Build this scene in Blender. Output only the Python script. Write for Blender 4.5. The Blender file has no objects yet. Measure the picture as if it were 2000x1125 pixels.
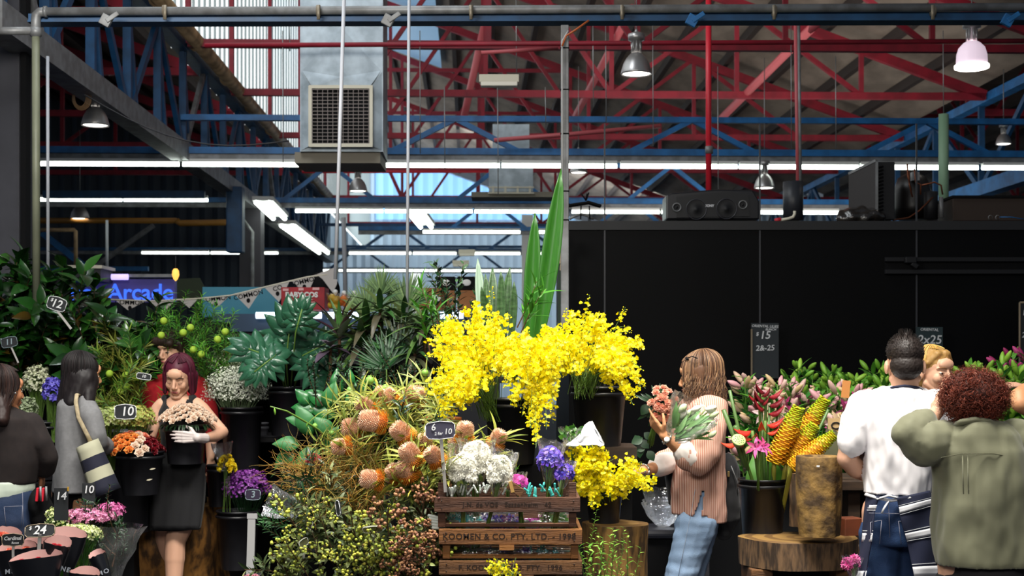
import bpy, math, random
import numpy as np
from mathutils import Vector, Matrix, Euler, noise
random.seed(7); np.random.seed(7)
PI = math.pi
SC = bpy.context.scene
COL = SC.collection
H = 1.6; F = 2700.0          # camera height, focal length in pixels of a 2000 px wide frame
def at(px, py, Y):
    return Vector(((px-1000)*Y/F, Y, H+(700-py)*Y/F))
def V(*a): return Vector(a)
R = random.uniform
# ---------------------------------------------------------------- materials
def lin(c):
    if isinstance(c, str):
        c = [int(c[i:i+2], 16)/255 for i in (0, 2, 4)]
    return tuple((x/12.92 if x <= .04045 else ((x+.055)/1.055)**2.4) for x in c[:3])+(1,)
class NT:
    def __init__(s, name):
        s.m = bpy.data.materials.new(name); s.m.use_nodes = True
        s.t = s.m.node_tree; s.t.nodes.clear()
        s.out = s.n('ShaderNodeOutputMaterial')
    def n(s, ty, **kw):
        nd = s.t.nodes.new(ty)
        for k, v in kw.items():
            if k[0] == '_': setattr(nd, k[1:], v)
            else: nd.inputs[k.replace('_', ' ')].default_value = v
        return nd
    def l(s, a, b): s.t.links.new(a, b)
MATS = {}
def mat(name, col, rough=.6, metal=0, var=0.0, noise_s=0, noise_col=None, noise_amt=.5, bump=0, bump_s=40,
        trans=0, emit=0, coat=0, alpha=1, spec=.5, stretch=(1, 1, 1), isl=None, wave=None, sheen=0):
    """Principled material; var = per-island brightness variation; isl = list of colours picked per island."""
    if name in MATS: return MATS[name]
    N = NT(name); b = N.n('ShaderNodeBsdfPrincipled', Roughness=rough, Metallic=metal)
    b.inputs['Specular IOR Level'].default_value = spec
    b.inputs['Coat Weight'].default_value = coat
    if sheen: b.inputs['Sheen Weight'].default_value = sheen
    c = N.n('ShaderNodeRGB'); c.outputs[0].default_value = lin(col); out = c.outputs[0]
    tc = N.n('ShaderNodeTexCoord'); mp = N.n('ShaderNodeMapping'); mp.inputs['Scale'].default_value = stretch
    N.l(tc.outputs['Object'], mp.inputs[0])
    geo = N.n('ShaderNodeNewGeometry')
    if isl:
        cr = N.n('ShaderNodeValToRGB'); cr.color_ramp.interpolation = 'CONSTANT' if len(isl) > 5 else 'LINEAR'
        el = cr.color_ramp.elements
        while len(el) < len(isl): el.new(.5)
        for i, q in enumerate(isl):
            el[i].position = i/(len(isl)-(0 if len(isl) > 5 else 1)) if len(isl) > 1 else 0; el[i].color = lin(q)
        N.l(geo.outputs['Random Per Island'], cr.inputs[0]); out = cr.outputs[0]
    if noise_s:
        nz = N.n('ShaderNodeTexNoise', Scale=noise_s, Detail=4.0); N.l(mp.outputs[0], nz.inputs['Vector'])
        r2 = N.n('ShaderNodeValToRGB'); r2.color_ramp.elements[0].position = .38; r2.color_ramp.elements[1].position = .62
        N.l(nz.outputs['Fac'], r2.inputs[0])
        mm = N.n('ShaderNodeMath', _operation='MULTIPLY'); mm.inputs[1].default_value = noise_amt; N.l(r2.outputs[0], mm.inputs[0])
        mx = N.n('ShaderNodeMix', _data_type='RGBA'); N.l(mm.outputs[0], mx.inputs[0]); N.l(out, mx.inputs[6])
        mx.inputs[7].default_value = lin(noise_col or '000000'); out = mx.outputs[2]
    if wave:   # (axis, scale, colour, hardness)
        wv = N.n('ShaderNodeTexWave', Scale=wave[1], Distortion=wave[4] if len(wave) > 4 else 0, _wave_type='RINGS' if wave[0] == 'RINGS' else 'BANDS'); N.l(mp.outputs[0], wv.inputs['Vector'])
        if wave[0] == 'RINGS': wv.rings_direction = 'Z'
        else: wv.bands_direction = wave[0]
        r3 = N.n('ShaderNodeValToRGB'); r3.color_ramp.elements[0].position = wave[3]; r3.color_ramp.elements[1].position = min(1, wave[3]+.12)
        N.l(wv.outputs['Fac'], r3.inputs[0])
        mx = N.n('ShaderNodeMix', _data_type='RGBA'); N.l(r3.outputs[0], mx.inputs[0]); N.l(out, mx.inputs[6]); mx.inputs[7].default_value = lin(wave[2]); out = mx.outputs[2]
    if var:
        mr = N.n('ShaderNodeMapRange'); mr.inputs[3].default_value = 1-var; mr.inputs[4].default_value = 1+var
        N.l(geo.outputs['Random Per Island'], mr.inputs[0])
        hs = N.n('ShaderNodeHueSaturation'); N.l(mr.outputs[0], hs.inputs['Value']); N.l(out, hs.inputs['Color']); out = hs.outputs[0]
    N.l(out, b.inputs['Base Color'])
    if bump:
        nb = N.n('ShaderNodeTexNoise', Scale=bump_s, Detail=3.0); N.l(mp.outputs[0], nb.inputs['Vector'])
        bp = N.n('ShaderNodeBump', Strength=bump, Distance=.01); N.l(nb.outputs['Fac'], bp.inputs['Height']); N.l(bp.outputs[0], b.inputs['Normal'])
    if emit:
        N.l(out, b.inputs['Emission Color']); b.inputs['Emission Strength'].default_value = emit
    sh = b.outputs[0]
    if trans:
        tr = N.n('ShaderNodeBsdfTranslucent'); N.l(out, tr.inputs[0])
        ms = N.n('ShaderNodeMixShader'); ms.inputs[0].default_value = trans; N.l(sh, ms.inputs[1]); N.l(tr.outputs[0], ms.inputs[2]); sh = ms.outputs[0]
    if alpha < 1:
        tp = N.n('ShaderNodeBsdfTransparent'); ms = N.n('ShaderNodeMixShader'); ms.inputs[0].default_value = alpha
        N.l(tp.outputs[0], ms.inputs[1]); N.l(sh, ms.inputs[2]); sh = ms.outputs[0]
    N.l(sh, N.out.inputs[0]); MATS[name] = N.m
    return N.m
def film(name, tint='ffffff', haze=.1):
    """clear crinkled wrapping film: mostly see-through with glossy glints"""
    if name in MATS: return MATS[name]
    N = NT(name); g = N.n('ShaderNodeBsdfGlossy', Roughness=.14); g.inputs[0].default_value = (1, 1, 1, 1)
    t = N.n('ShaderNodeBsdfTransparent'); t.inputs[0].default_value = lin(tint)
    d = N.n('ShaderNodeBsdfTranslucent'); d.inputs[0].default_value = (.9, .9, .9, 1)
    lw = N.n('ShaderNodeLayerWeight', Blend=.25)
    nb = N.n('ShaderNodeTexNoise', Scale=30.0, Detail=3.0); tc = N.n('ShaderNodeTexCoord'); N.l(tc.outputs['Object'], nb.inputs['Vector'])
    bp = N.n('ShaderNodeBump', Strength=.8, Distance=.02); N.l(nb.outputs['Fac'], bp.inputs['Height']); N.l(bp.outputs[0], g.inputs['Normal']); N.l(bp.outputs[0], lw.inputs['Normal'])
    a = N.n('ShaderNodeMixShader'); a.inputs[0].default_value = haze; N.l(t.outputs[0], a.inputs[1]); N.l(d.outputs[0], a.inputs[2])
    mr = N.n('ShaderNodeMath', _operation='MULTIPLY_ADD'); mr.inputs[1].default_value = .7; mr.inputs[2].default_value = .06; N.l(lw.outputs['Fresnel'], mr.inputs[0])
    m = N.n('ShaderNodeMixShader'); N.l(mr.outputs[0], m.inputs[0]); N.l(a.outputs[0], m.inputs[1]); N.l(g.outputs[0], m.inputs[2])
    N.l(m.outputs[0], N.out.inputs[0]); MATS[name] = N.m
    return N.m
# ---------------------------------------------------------------- mesh builder
def frame(d, up=(0, 0, 1)):
    d = Vector(d).normalized(); u = Vector(up)
    if abs(d.dot(u.normalized())) > .98: u = Vector((1, 0, .02))
    x = u.cross(d).normalized(); y = d.cross(x)
    return x, y, d                       # x side, y 'up', d along
def xf(loc, d=(0, 0, 1), up=(0, 1, 0), s=1.0, roll=0.0):
    """4x4 placing template +Z along d, template +Y along up"""
    x, y, z = frame(d, up); m = Matrix((x, y, z)).transposed().to_4x4()
    if roll: m = m @ Matrix.Rotation(roll, 4, 'Z')
    sx = s if isinstance(s, (tuple, list)) else (s, s, s)
    m = m @ Matrix.Diagonal((sx[0], sx[1], sx[2], 1)); m.translation = Vector(loc)
    return m
class MB:
    def __init__(s): s.v = []; s.f = []; s.mi = []; s.n = 0; s.cur = 0
    def add(s, vs, fs, M=None):
        a = np.asarray([tuple(q) for q in vs] if not isinstance(vs, np.ndarray) else vs, float)
        if M is not None:
            m = np.array(M); a = a @ m[:3, :3].T + m[:3, 3]
        n0 = s.n; s.v.append(a); s.n += len(a)
        for f in fs: s.f.append(tuple(i+n0 for i in f))
        s.mi += [s.cur]*len(fs)
        return s
    def inst(s, T, M): return s.add(T[0], T[1], M)
    def merge(s, o, M=None):
        return s.add(o.arr(), o.f, M)
    def arr(s): return np.concatenate(s.v) if s.v else np.zeros((0, 3))
    def T(s): return (s.arr(), list(s.f))
    def box(s, c, d, rot=None, ax=None):
        x, y, z = d[0]/2, d[1]/2, d[2]/2
        vs = [(-x, -y, -z), (x, -y, -z), (x, y, -z), (-x, y, -z), (-x, -y, z), (x, -y, z), (x, y, z), (-x, y, z)]
        M = Matrix.Translation(Vector(c))
        if rot: M = M @ Euler(rot).to_matrix().to_4x4()
        if ax: M = M @ Matrix(ax).transposed().to_4x4()
        return s.add(vs, [(0, 3, 2, 1), (4, 5, 6, 7), (0, 1, 5, 4), (1, 2, 6, 5), (2, 3, 7, 6), (3, 0, 4, 7)], M)
    def beam(s, a, b, w, h, up=(0, 0, 1)):
        a = Vector(a); b = Vector(b); x, y, z = frame(b-a, up); L = (b-a).length
        M = Matrix((x, y, z)).transposed().to_4x4(); M.translation = (a+b)/2
        w /= 2; h /= 2; l = L/2
        vs = [(-w, -h, -l), (w, -h, -l), (w, h, -l), (-w, h, -l), (-w, -h, l), (w, -h, l), (w, h, l), (-w, h, l)]
        return s.add(vs, [(0, 3, 2, 1), (4, 5, 6, 7), (0, 1, 5, 4), (1, 2, 6, 5), (2, 3, 7, 6), (3, 0, 4, 7)], M)
    def tube(s, pts, r, n=8, cap=True, flat=1.0, up=(0, 0, 1)):
        pts = [Vector(p) for p in pts]; k = len(pts)
        rs = r if isinstance(r, (list, tuple)) else [r]*k
        vs = []; px = None
        for i, p in enumerate(pts):
            d = (pts[min(i+1, k-1)]-pts[max(i-1, 0)])
            if d.length < 1e-9: d = Vector((0, 0, 1))
            d.normalize()
            if px is None: x, y, _ = frame(d, up)
            else:
                x = px - d*px.dot(d)
                if x.length < 1e-6: x, y, _ = frame(d, up)
                x.normalize(); y = d.cross(x)
            px = x
            for j in range(n):
                t = 2*PI*j/n; vs.append(p+x*(math.cos(t)*rs[i])+y*(math.sin(t)*rs[i]*flat))
        fs = [(i*n+j, i*n+(j+1) % n, (i+1)*n+(j+1) % n, (i+1)*n+j) for i in range(k-1) for j in range(n)]
        if cap and n > 2: fs += [tuple(range(n))[::-1], tuple(range((k-1)*n, k*n))]
        return s.add(vs, fs)
    def lathe(s, prof, M=None, n=20, wob=0, seed=0, cap=True):
        vs = []; k = len(prof)
        for i, (r, z) in enumerate(prof):
            for j in range(n):
                t = 2*PI*j/n; rr = r
                if wob: rr = r*(1+wob*noise.noise(Vector((math.cos(t)*1.6+seed, math.sin(t)*1.6, z*2.5))))
                vs.append((math.cos(t)*rr, math.sin(t)*rr, z))
        fs = [(i*n+j, i*n+(j+1) % n, (i+1)*n+(j+1) % n, (i+1)*n+j) for i in range(k-1) for j in range(n)]
        if cap: fs += [tuple(range(n))[::-1], tuple(range((k-1)*n, k*n))]
        return s.add(vs, fs, M)
    def loft(s, rings, n=28, p=2.0, cap=True):
        """rings: (cx, cy, cz, rx, ry[, yaw]) stacked superellipses"""
        vs = []
        for r in rings:
            yaw = r[5] if len(r) > 5 else 0
            for j in range(n):
                t = 2*PI*j/n; c = math.cos(t); q = math.sin(t)
                x = math.copysign(abs(c)**(2/p), c)*r[3]; y = math.copysign(abs(q)**(2/p), q)*r[4]
                vs.append((r[0]+x*math.cos(yaw)-y*math.sin(yaw), r[1]+x*math.sin(yaw)+y*math.cos(yaw), r[2]))
        k = len(rings)
        fs = [(i*n+j, i*n+(j+1) % n, (i+1)*n+(j+1) % n, (i+1)*n+j) for i in range(k-1) for j in range(n)]
        if cap: fs += [tuple(range(n))[::-1], tuple(range((k-1)*n, k*n))]
        return s.add(vs, fs)
    def ell(s, c, r, M=None, n=14, m=9):
        if not isinstance(r, (tuple, list, Vector)): r = (r, r, r)
        vs = [(0, 0, -1)]
        for i in range(1, m):
            a = -PI/2+PI*i/m
            for j in range(n): vs.append((math.cos(a)*math.cos(2*PI*j/n), math.cos(a)*math.sin(2*PI*j/n), math.sin(a)))
        vs.append((0, 0, 1)); e = len(vs)-1
        fs = [(0, 1+(j+1) % n, 1+j) for j in range(n)]
        fs += [(1+i*n+j, 1+i*n+(j+1) % n, 1+(i+1)*n+(j+1) % n, 1+(i+1)*n+j) for i in range(m-2) for j in range(n)]
        fs += [(e, 1+(m-2)*n+j, 1+(m-2)*n+(j+1) % n) for j in range(n)]
        MM = Matrix.Translation(Vector(c))
        if M is not None: MM = MM @ M.to_4x4()
        return s.add(vs, fs, MM @ Matrix.Diagonal((r[0], r[1], r[2], 1)))
    def cap(s, a, b, ra, rb, n=12):
        """tapered capsule"""
        a = Vector(a); b = Vector(b); d = b-a; L = d.length
        if L < 1e-6: return s.ell(a, ra)
        d /= L; pts = []; rs = []
        for i in range(4):
            t = PI/2*(1-i/4.0) ; pts.append(a-d*(ra*math.sin(t))); rs.append(max(ra*math.cos(t), .0004))
        pts.append(a); rs.append(ra); pts.append(b); rs.append(rb)
        for i in range(1, 5):
            t = PI/2*(i/4.0); pts.append(b+d*(rb*math.sin(t))); rs.append(max(rb*math.cos(t), .0004))
        return s.tube(pts, rs, n)
    def sheet(s, grid, thick=0):
        """grid[i][j] points -> quads (optionally with thickness along y)"""
        a = len(grid); b = len(grid[0]); vs = [p for r in grid for p in r]
        fs = [(i*b+j, i*b+j+1, (i+1)*b+j+1, (i+1)*b+j) for i in range(a-1) for j in range(b-1)]
        return s.add(vs, fs)
    def build(s, name, m, parent=None, smooth=True, ang=None, bevel=0, solid=0, sub=0):
        me = bpy.data.meshes.new(name); a = s.arr(); off = Vector((0, 0, 0)); p = parent
        while p is not None: off += p.location; p = p.parent
        a = a-np.array(off)
        me.from_pydata(a.tolist(), [], s.f)
        ms = m if isinstance(m, (list, tuple)) else [m]
        for q in ms: me.materials.append(q)
        if len(ms) > 1: me.polygons.foreach_set('material_index', s.mi)
        if smooth: me.polygons.foreach_set('use_smooth', [True]*len(me.polygons))
        me.update(); o = bpy.data.objects.new(name, me); COL.objects.link(o)
        if parent is not None: o.parent = parent
        if solid: q = o.modifiers.new('s', 'SOLIDIFY'); q.thickness = solid; q.offset = 0
        if bevel: q = o.modifiers.new('b', 'BEVEL'); q.width = bevel; q.segments = 2; q.limit_method = 'ANGLE'
        if sub: q = o.modifiers.new('u', 'SUBSURF'); q.levels = sub; q.render_levels = sub
        if smooth and ang:
            q = me.attributes  # sharp by angle
            try: me.set_sharp_from_angle(angle=math.radians(ang))
            except Exception: pass
        return o
def tag(o, label=None, cat=None, group=None, kind=None):
    if label: o['label'] = label
    if cat: o['category'] = cat
    if group: o['group'] = group
    if kind: o['kind'] = kind
    return o
def empty(name, loc, label=None, cat=None, group=None, kind=None):
    o = bpy.data.objects.new(name, None); o.empty_display_size = .1; o.location = loc; COL.objects.link(o)
    return tag(o, label, cat, group, kind)
def struct(o): o['kind'] = 'structure'; return o
def copy_tree(o, loc=None, rz=None, s=None, label=None, parent=None, group=None, rot=None):
    c = o.copy(); COL.objects.link(c); c.parent = parent
    if loc is not None: c.location = loc
    if rz is not None: c.rotation_euler = (0, 0, rz)
    if rot is not None: c.rotation_euler = rot
    if s is not None: c.scale = (s, s, s) if not isinstance(s, tuple) else s
    if label: c['label'] = label
    if group: c['group'] = group
    for ch in list(KIDS.get(o.name, [])) or [q for q in o.children]:
        copy_tree(ch, parent=c)
    return c
KIDS = {}
def text_mb(txt, M, size, depth=.002, bold=0, align='CENTER', space=1.0, shear=0):
    """outline lettering as mesh, lying in the local XY plane of M"""
    cu = bpy.data.curves.new('t', 'FONT'); cu.body = txt; cu.size = size; cu.align_x = align; cu.align_y = 'CENTER'
    cu.extrude = depth; cu.offset = bold; cu.space_character = space; cu.shear = shear; cu.resolution_u = 3
    ob = bpy.data.objects.new('t', cu); COL.objects.link(ob); bpy.context.view_layer.update()
    me = bpy.data.meshes.new_from_object(ob.evaluated_get(bpy.context.evaluated_depsgraph_get()))
    mb = MB(); mb.add([v.co[:] for v in me.vertices], [tuple(p.vertices) for p in me.polygons], M)
    bpy.data.objects.remove(ob); bpy.data.curves.remove(cu); bpy.data.meshes.remove(me)
    return mb
def facing(loc, n=(0, -1, 0), roll=0):
    """matrix whose XY plane faces n, +Y up"""
    n = Vector(n).normalized(); x = Vector((0, 0, 1)).cross(n).normalized(); y = n.cross(x)
    m = Matrix((x, y, n)).transposed().to_4x4()
    if roll: m = m @ Matrix.Rotation(roll, 4, 'Z')
    m.translation = Vector(loc); return m
def remesh(mb, voxel=.008, smooth=4, fn=None, cut=None, fac=.5):
    """fuse overlapping closed shapes into one continuous surface; returns MB"""
    me = bpy.data.meshes.new('r'); me.from_pydata(mb.arr().tolist(), [], mb.f); me.update()
    ob = bpy.data.objects.new('r', me); COL.objects.link(ob)
    q = ob.modifiers.new('r', 'REMESH'); q.mode = 'VOXEL'; q.voxel_size = voxel
    q = ob.modifiers.new('s', 'SMOOTH'); q.iterations = smooth; q.factor = fac
    bpy.context.view_layer.update()
    m2 = bpy.data.meshes.new_from_object(ob.evaluated_get(bpy.context.evaluated_depsgraph_get()))
    n = len(m2.vertices); co = np.empty(n*3); m2.vertices.foreach_get('co', co); co = co.reshape(-1, 3)
    no = np.empty(n*3); m2.vertices.foreach_get('normal', no); no = no.reshape(-1, 3)
    fs = [tuple(p.vertices) for p in m2.polygons]
    bpy.data.objects.remove(ob); bpy.data.meshes.remove(me); bpy.data.meshes.remove(m2)
    if fn is not None: co = co+no*fn(co)[:, None]
    if cut is not None:
        keep = ~cut(co); fs = [f for f in fs if all(keep[i] for i in f)]
        idx = -np.ones(n, int); used = sorted({i for f in fs for i in f}); idx[used] = range(len(used)); co = co[used]
        fs = [tuple(int(idx[i]) for i in f) for f in fs]
    return MB().add(co, fs)
# ================================================================ market hall
YA = .0315
def B(u, v, z): return Vector((u-YA*v, v+YA*u, z))
def ub(px, v):
    k = (px-1000)/F; return v*(k+YA)/(1-YA*k)
def Bp(px, py, v):
    u = ub(px, v); Y = v+YA*u; return B(u, v, H+(700-py)*Y/F)
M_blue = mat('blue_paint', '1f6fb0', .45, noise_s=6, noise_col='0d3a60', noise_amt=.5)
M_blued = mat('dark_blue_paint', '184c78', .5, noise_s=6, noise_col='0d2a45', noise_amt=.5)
M_red = mat('red_paint', '92142a', .6, noise_s=5, noise_col='5a0c1a', noise_amt=.5)
M_redb = mat('bright_red_paint', 'd8283a', .4)
M_pinkst = mat('faded_red_paint', 'c05a60', .5)
M_grey = mat('grey_steel', '8a8c8e', .5, .3, noise_s=9, noise_col='4e4a46', noise_amt=.5)
M_dgrey = mat('dark_grey_paint', '2b2b30', .6)
M_column = mat('charcoal_column_paint', '45454c', .75, noise_s=4, noise_col='35353b', noise_amt=.5)
M_tan = mat('tan_gutter_steel', 'c0a078', .5, .2, noise_s=5, noise_col='54442f', noise_amt=.6)
M_black = mat('black_paint', '17171a', .55, spec=.35)
M_matblack = mat('matt_black', '0b0b0d', .8, spec=.2)
M_ceil = mat('roof_lining', '8a7e72', .9, noise_s=3, noise_col='5a5048', noise_amt=.6, stretch=(1, .4, 1))
M_galv = mat('galvanised_sheet', 'c6d4de', .5, .1, noise_s=5, noise_col='7d8a94', noise_amt=.6)
M_tube = mat('lit_tube', 'f4fff6', .5, emit=6)
M_wirem = mat('steel_wire', '9a9a9a', .4, .6)
M_asph = mat('asphalt', '35333a', .9, noise_s=14, noise_col='1c1b1f', noise_amt=.6, bump=.3, bump_s=60)
M_white = mat('white_paint', 'e6e6e2', .5)
M_off = mat('cream_plastic', 'e0d9c4', .5)
# corrugated far wall and glowing roof glazing
def corr(name, u0, u1, v, z0, z1f, m, pitch=.2, amp=.03):
    mb = MB(); n = int((u1-u0)/pitch*4); g = [[], []]
    for i in range(n+1):
        u = u0+(u1-u0)*i/n; w = amp*math.sin(2*PI*i/4)
        g[0].append(B(u, v+w, z0)); g[1].append(B(u, v+w, z1f(u)))
    mb.sheet(g); return struct(mb.build(name, m, smooth=False))
UL, UR, ZL, ZT, ZP, VE = -3.3, 7.2, 3.97, 5.2, 9.0, 48.0
W = UR-UL
def zroof(u, k=0): return ZP-(ZP-ZT)*(u-UL-k*W)/W
M_farwall = mat('pale_blue_cladding', 'a8bccc', .6, emit=.0)
M_darkwall = mat('dark_slate_cladding', '39424e', .7)
# daylight glowing through translucent sheets
def glaz(name, c, st):
    return mat(name, c, .4, emit=st)
M_gl = glaz('daylit_translucent_sheet', 'eef4f4', 1.5)
M_gl2 = glaz('daylit_blue_sheet', '86b8e4', .85)
mb = MB(); mb.sheet([[B(-22, 3, 0), B(22, 3, 0)], [B(-22, 60, 0), B(22, 60, 0)]]); mb.sheet([[V(-14, -3, 0), V(14, -3, 0)], [V(-14, 4, 0), V(14, 4, 0)]])
fl = MB(); fl.box((0, 28, -.05), (50, 64, .1)); struct(fl.build('floor', M_asph, smooth=False))
corr('wall_back', UL-8, UR+12, VE, 0, lambda u: zroof(u, 0 if u < UR else 1) if u < UR+10.4 else ZT, M_gl2 if False else M_farwall, .3, .05)
# upper gable of translucent blue sheets, lower wall painted: window strip is its own pane
mb = MB(); n = 120; g = [[], []]
for i in range(n+1):
    u = UL+.1+(UR-UL-.2)*i/n; w = .05*math.sin(2*PI*i/4)
    g[0].append(B(u, VE-.12+w, 6.4)); g[1].append(B(u, VE-.12+w, max(6.4, zroof(u)-.05)))
mb.sheet(g); struct(mb.build('window_1', M_gl2, smooth=False))
corr('wall_left', UL-W-2, UL-.15, 33, 0, lambda u: zroof(u, -1)+.3 if u > UL-W else ZT, M_darkwall, .3, .05)
# roofs
def roof(k, name, v0, v1):
    mb = MB(); g = []
    for i in range(2):
        v = (v0, v1)[i]; g.append([B(UL+k*W+j*W/14, v, zroof(UL+k*W+j*W/14, k)+.25) for j in range(15)])
    mb.sheet(g)
    # purlins and lap strips running the length of the hall
    o = struct(mb.build(name, M_ceil, smooth=False, solid=.04))
    pm = MB()
    for j in range(1, 14):
        u = UL+k*W+j*W/14; z = zroof(u, k)+.17
        pm.beam(B(u, v0, z), B(u, v1, z), .09, .14)
    struct(pm.build('trim_%d' % (k+3), mat('dark_purlin_timber', '2e2420', .8), smooth=False))
    # cross battens of the lining
    return o
roof(0, 'ceiling', 9.5, VE); roof(-1, 'ceiling', 9.5, 34); roof(1, 'ceiling', 13, VE)
# vertical glazing of each sawtooth
def glazing(k, name, v0, v1, zt=ZP+.2):
    mb = MB(); u = UL+k*W; n = int((v1-v0)/.12); g = [[], []]
    for i in range(n+1):
        v = v0+(v1-v0)*i/n; w = .025*math.sin(i*PI/2)
        g[0].append(B(u-.12+w, v, ZT)); g[1].append(B(u-.12+w, v, zt))
    mb.sheet(g); struct(mb.build(name, M_gl, smooth=False))
    rb = MB()
    for i in range(0, int((v1-v0)/.36)):
        v = v0+i*.36; rb.box(B(u-.07, v, (ZT+zt)/2), (.03, .02, zt-ZT))
    struct(rb.build('trim_%d' % (k+7), mat('translucent_sheet_lap', '9aa6a8', .6), smooth=False))
glazing(0, 'window_2', 9.5, VE)
# a translucent roof sheet patch
mb = MB(); mb.sheet([[B(-2.9, 24, zroof(-2.9)+.08), B(-.6, 24, zroof(-.6)+.08)], [B(-2.9, 31, zroof(-2.9)+.08), B(-.6, 31, zroof(-.6)+.08)]])
struct(mb.build('window_4', glaz('roof_light_sheet', '7fa9cc', .28), smooth=False))
# red cross trusses
def truss(k, v, g, lab):
    u0 = UL+k*W+.1; u1 = UL+(k+1)*W-.1; t = empty('roof_truss', B(u0, v, ZT), lab, 'roof truss', g)
    mb = MB(); mb.beam(B(u0, v, ZT), B(u1, v, ZT), .09, .09); mb.build('bottom_chord', M_red, t, False)
    mb = MB(); mb.beam(B(u0, v, zroof(u0, k)-.02), B(u1, v, zroof(u1, k)-.02), .09, .13); mb.build('top_chord', M_red, t, False)
    n = 6
    for i in range(n):
        ua = u0+(u1-u0)*i/n; uc = u0+(u1-u0)*(i+1)/n
        mb = MB(); mb.beam(B(ua, v, ZT), B(ua, v, zroof(ua, k)), .06, .06); mb.build('web_post', M_red, t, False)
        mb = MB(); a, b = (B(ua, v, zroof(ua, k)), B(uc, v, ZT)) if i % 2 == 0 else (B(ua, v, ZT), B(uc, v, zroof(uc, k)))
        mb.beam(a, b, .06, .06); mb.build('web_brace', M_red, t, False)
    mb = MB()
    mid = .5; ua, uc = u0, u1
    mb.beam(B(u0, v, ZT+1.9), B(u0+(u1-u0)*.5, v, ZT+1.9), .05, .07); mb.build('tie', M_red, t, False)
for v in (15.9, 18.8, 22.4, 26.4, 31, 37): truss(0, v, 'red trusses under the centre roof', 'red steel roof truss spanning the hall under the centre sawtooth roof')
for v in (14.5, 17.5, 20.5, 23.5, 27): truss(-1, v, 'red trusses in the dark left bay', 'dark red roof truss beyond the left lattice girder')
for v in (16, 20, 25, 31): truss(1, v, 'red trusses beyond the right girder', 'red roof truss beyond the blue girder at the right edge')
# long red braces that run from truss to truss along the hall
for i, (x0, y0, x1, y1, v0, z0, lab) in enumerate([
    (1125, 225, 1235, 15, 22, 0, 'faded red pipe brace rising steeply right of the grey post'),
    (1410, 230, 1600, 40, 20, 0, 'faded red pipe brace rising behind the bright red pole'),
    (905, 235, 948, 40, 21, 0, 'faded red pipe hanging above the cream emergency light')]):
    p = Bp(x0, y0, v0); q = Bp(x1, y1, v0-4.0 if i < 2 else v0-.4)
    mb = MB(); mb.tube([p, q], .055, 8); tag(mb.build('roof_brace', M_pinkst), lab, 'brace')
# cross red rods
for (py, x0, x1, v, m, lab) in [(88, 400, 2000, 12.2, M_red, 'thin red conduit crossing the whole hall above the duct'),
                             (335, 590, 960, 22.0, M_redb, 'thin red pipe crossing below the duct in front of the blue gable')]:
    mb = MB(); mb.tube([Bp(x0, py+1, v), Bp(x1, py-8 if x1 > 1500 else py, v)], .022, 8); tag(mb.build('roof_conduit', m), lab, 'conduit')
mb = MB(); mb.tube([Bp(965, 274, 15.2), Bp(1115, 262, 15.2), Bp(1290, 246, 15.2)], .025, 8); tag(mb.build('roof_conduit', M_pinkst), 'pale red conduit sloping up to the right under the high bay lamp', 'conduit')
mb = MB(); mb.tube([Bp(940, 103, 12.4), Bp(1090, 94, 12.4)], .018, 8); tag(mb.build('roof_conduit', M_pinkst), 'short pale red conduit left of the grey post near the top', 'conduit')
# lattice girders along the hall
def girder(u, v0, v1, lab, cl, ct, bay=1.25, double=True):
    t = empty('lattice_girder', B(u, v0, ZL), lab, 'girder')
    mb = MB(); mb.beam(B(u, v0, ZL), B(u, v1, ZL), .2, .2); mb.build('bottom_chord', cl, t, False)
    mb = MB(); mb.beam(B(u, v0, ZT), B(u, v1, ZT), .16, .12); mb.build('top_chord', ct, t, False)
    i = 0; v = v0
    while v < v1-.1:
        w = min(v+bay, v1)
        a, b = (B(u, v, ZT), B(u, w, ZL)) if i % 2 == 0 else (B(u, v, ZL), B(u, w, ZT))
        mb = MB(); mb.beam(a, b, .05, .08); mb.build('web_brace', M_blued if i % 5 else M_grey, t, False)
        mb = MB(); mb.beam(B(u, v, ZT), B(u, v, ZL), .06, .08); mb.build('web_post', M_blued, t, False)
        if double:
            mb = MB(); mb.beam(B(u, v+.35, ZL), B(u, v-.05, ZT), .05, .07); mb.build('web_brace', M_blued, t, False)
        v = w; i += 1
girder(UL, 9.6, 33, 'long lattice girder with grey bottom chord running into the hall at left', M_grey, M_blued, 1.3)
mb = MB(); mb.tube([B(UL+.2, 9.6, ZT+.02), B(UL+.2, 33, ZT+.02)], .085, 10)
for i in range(12): mb.tube([B(UL+.16, 10+i*2, ZT+.02), B(UL+.16, 10.08+i*2, ZT+.02)], .082, 10)
tag(mb.build('gutter_pipe', M_tan), 'tan jointed drain pipe running along the left girder top', 'pipe')
girder(UR, 13.5, 46, 'blue lattice girder running into the hall at the right edge', M_blue, M_blue, 1.9, False)
# blue cross trusses with the light battens
def btruss(v, u0, u1, lab, dy=.37, wd=2.45, off=.9, m=M_blue):
    z0 = 3.99; t = empty('blue_truss', B(u0, v, z0), lab, 'truss', 'blue trusses carrying the tube lights')
    mb = MB(); mb.beam(B(u0, v, z0), B(u1, v, z0), .1, .075); mb.build('bottom_chord', m, t, False)
    mb = MB(); mb.beam(B(u0, v, z0-.075), B(u1, v, z0-.075), .05, .07); mb.build('light_track', M_grey, t, False)
    if dy:
        mb = MB(); mb.beam(B(max(u0, UL), v, z0+dy), B(min(u1, UR), v, z0+dy), .08, .065); mb.build('top_chord', m, t, False)
        u = max(u0, UL)+off; s = 1
        while u < min(u1, UR)-wd/2:
            for q in (-1, 1):
                mb = MB(); mb.beam(B(u, v, z0+dy), B(u+q*wd*.27, v, z0), .06, .06); mb.build('web_brace', m, t, False)
            u += wd
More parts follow.
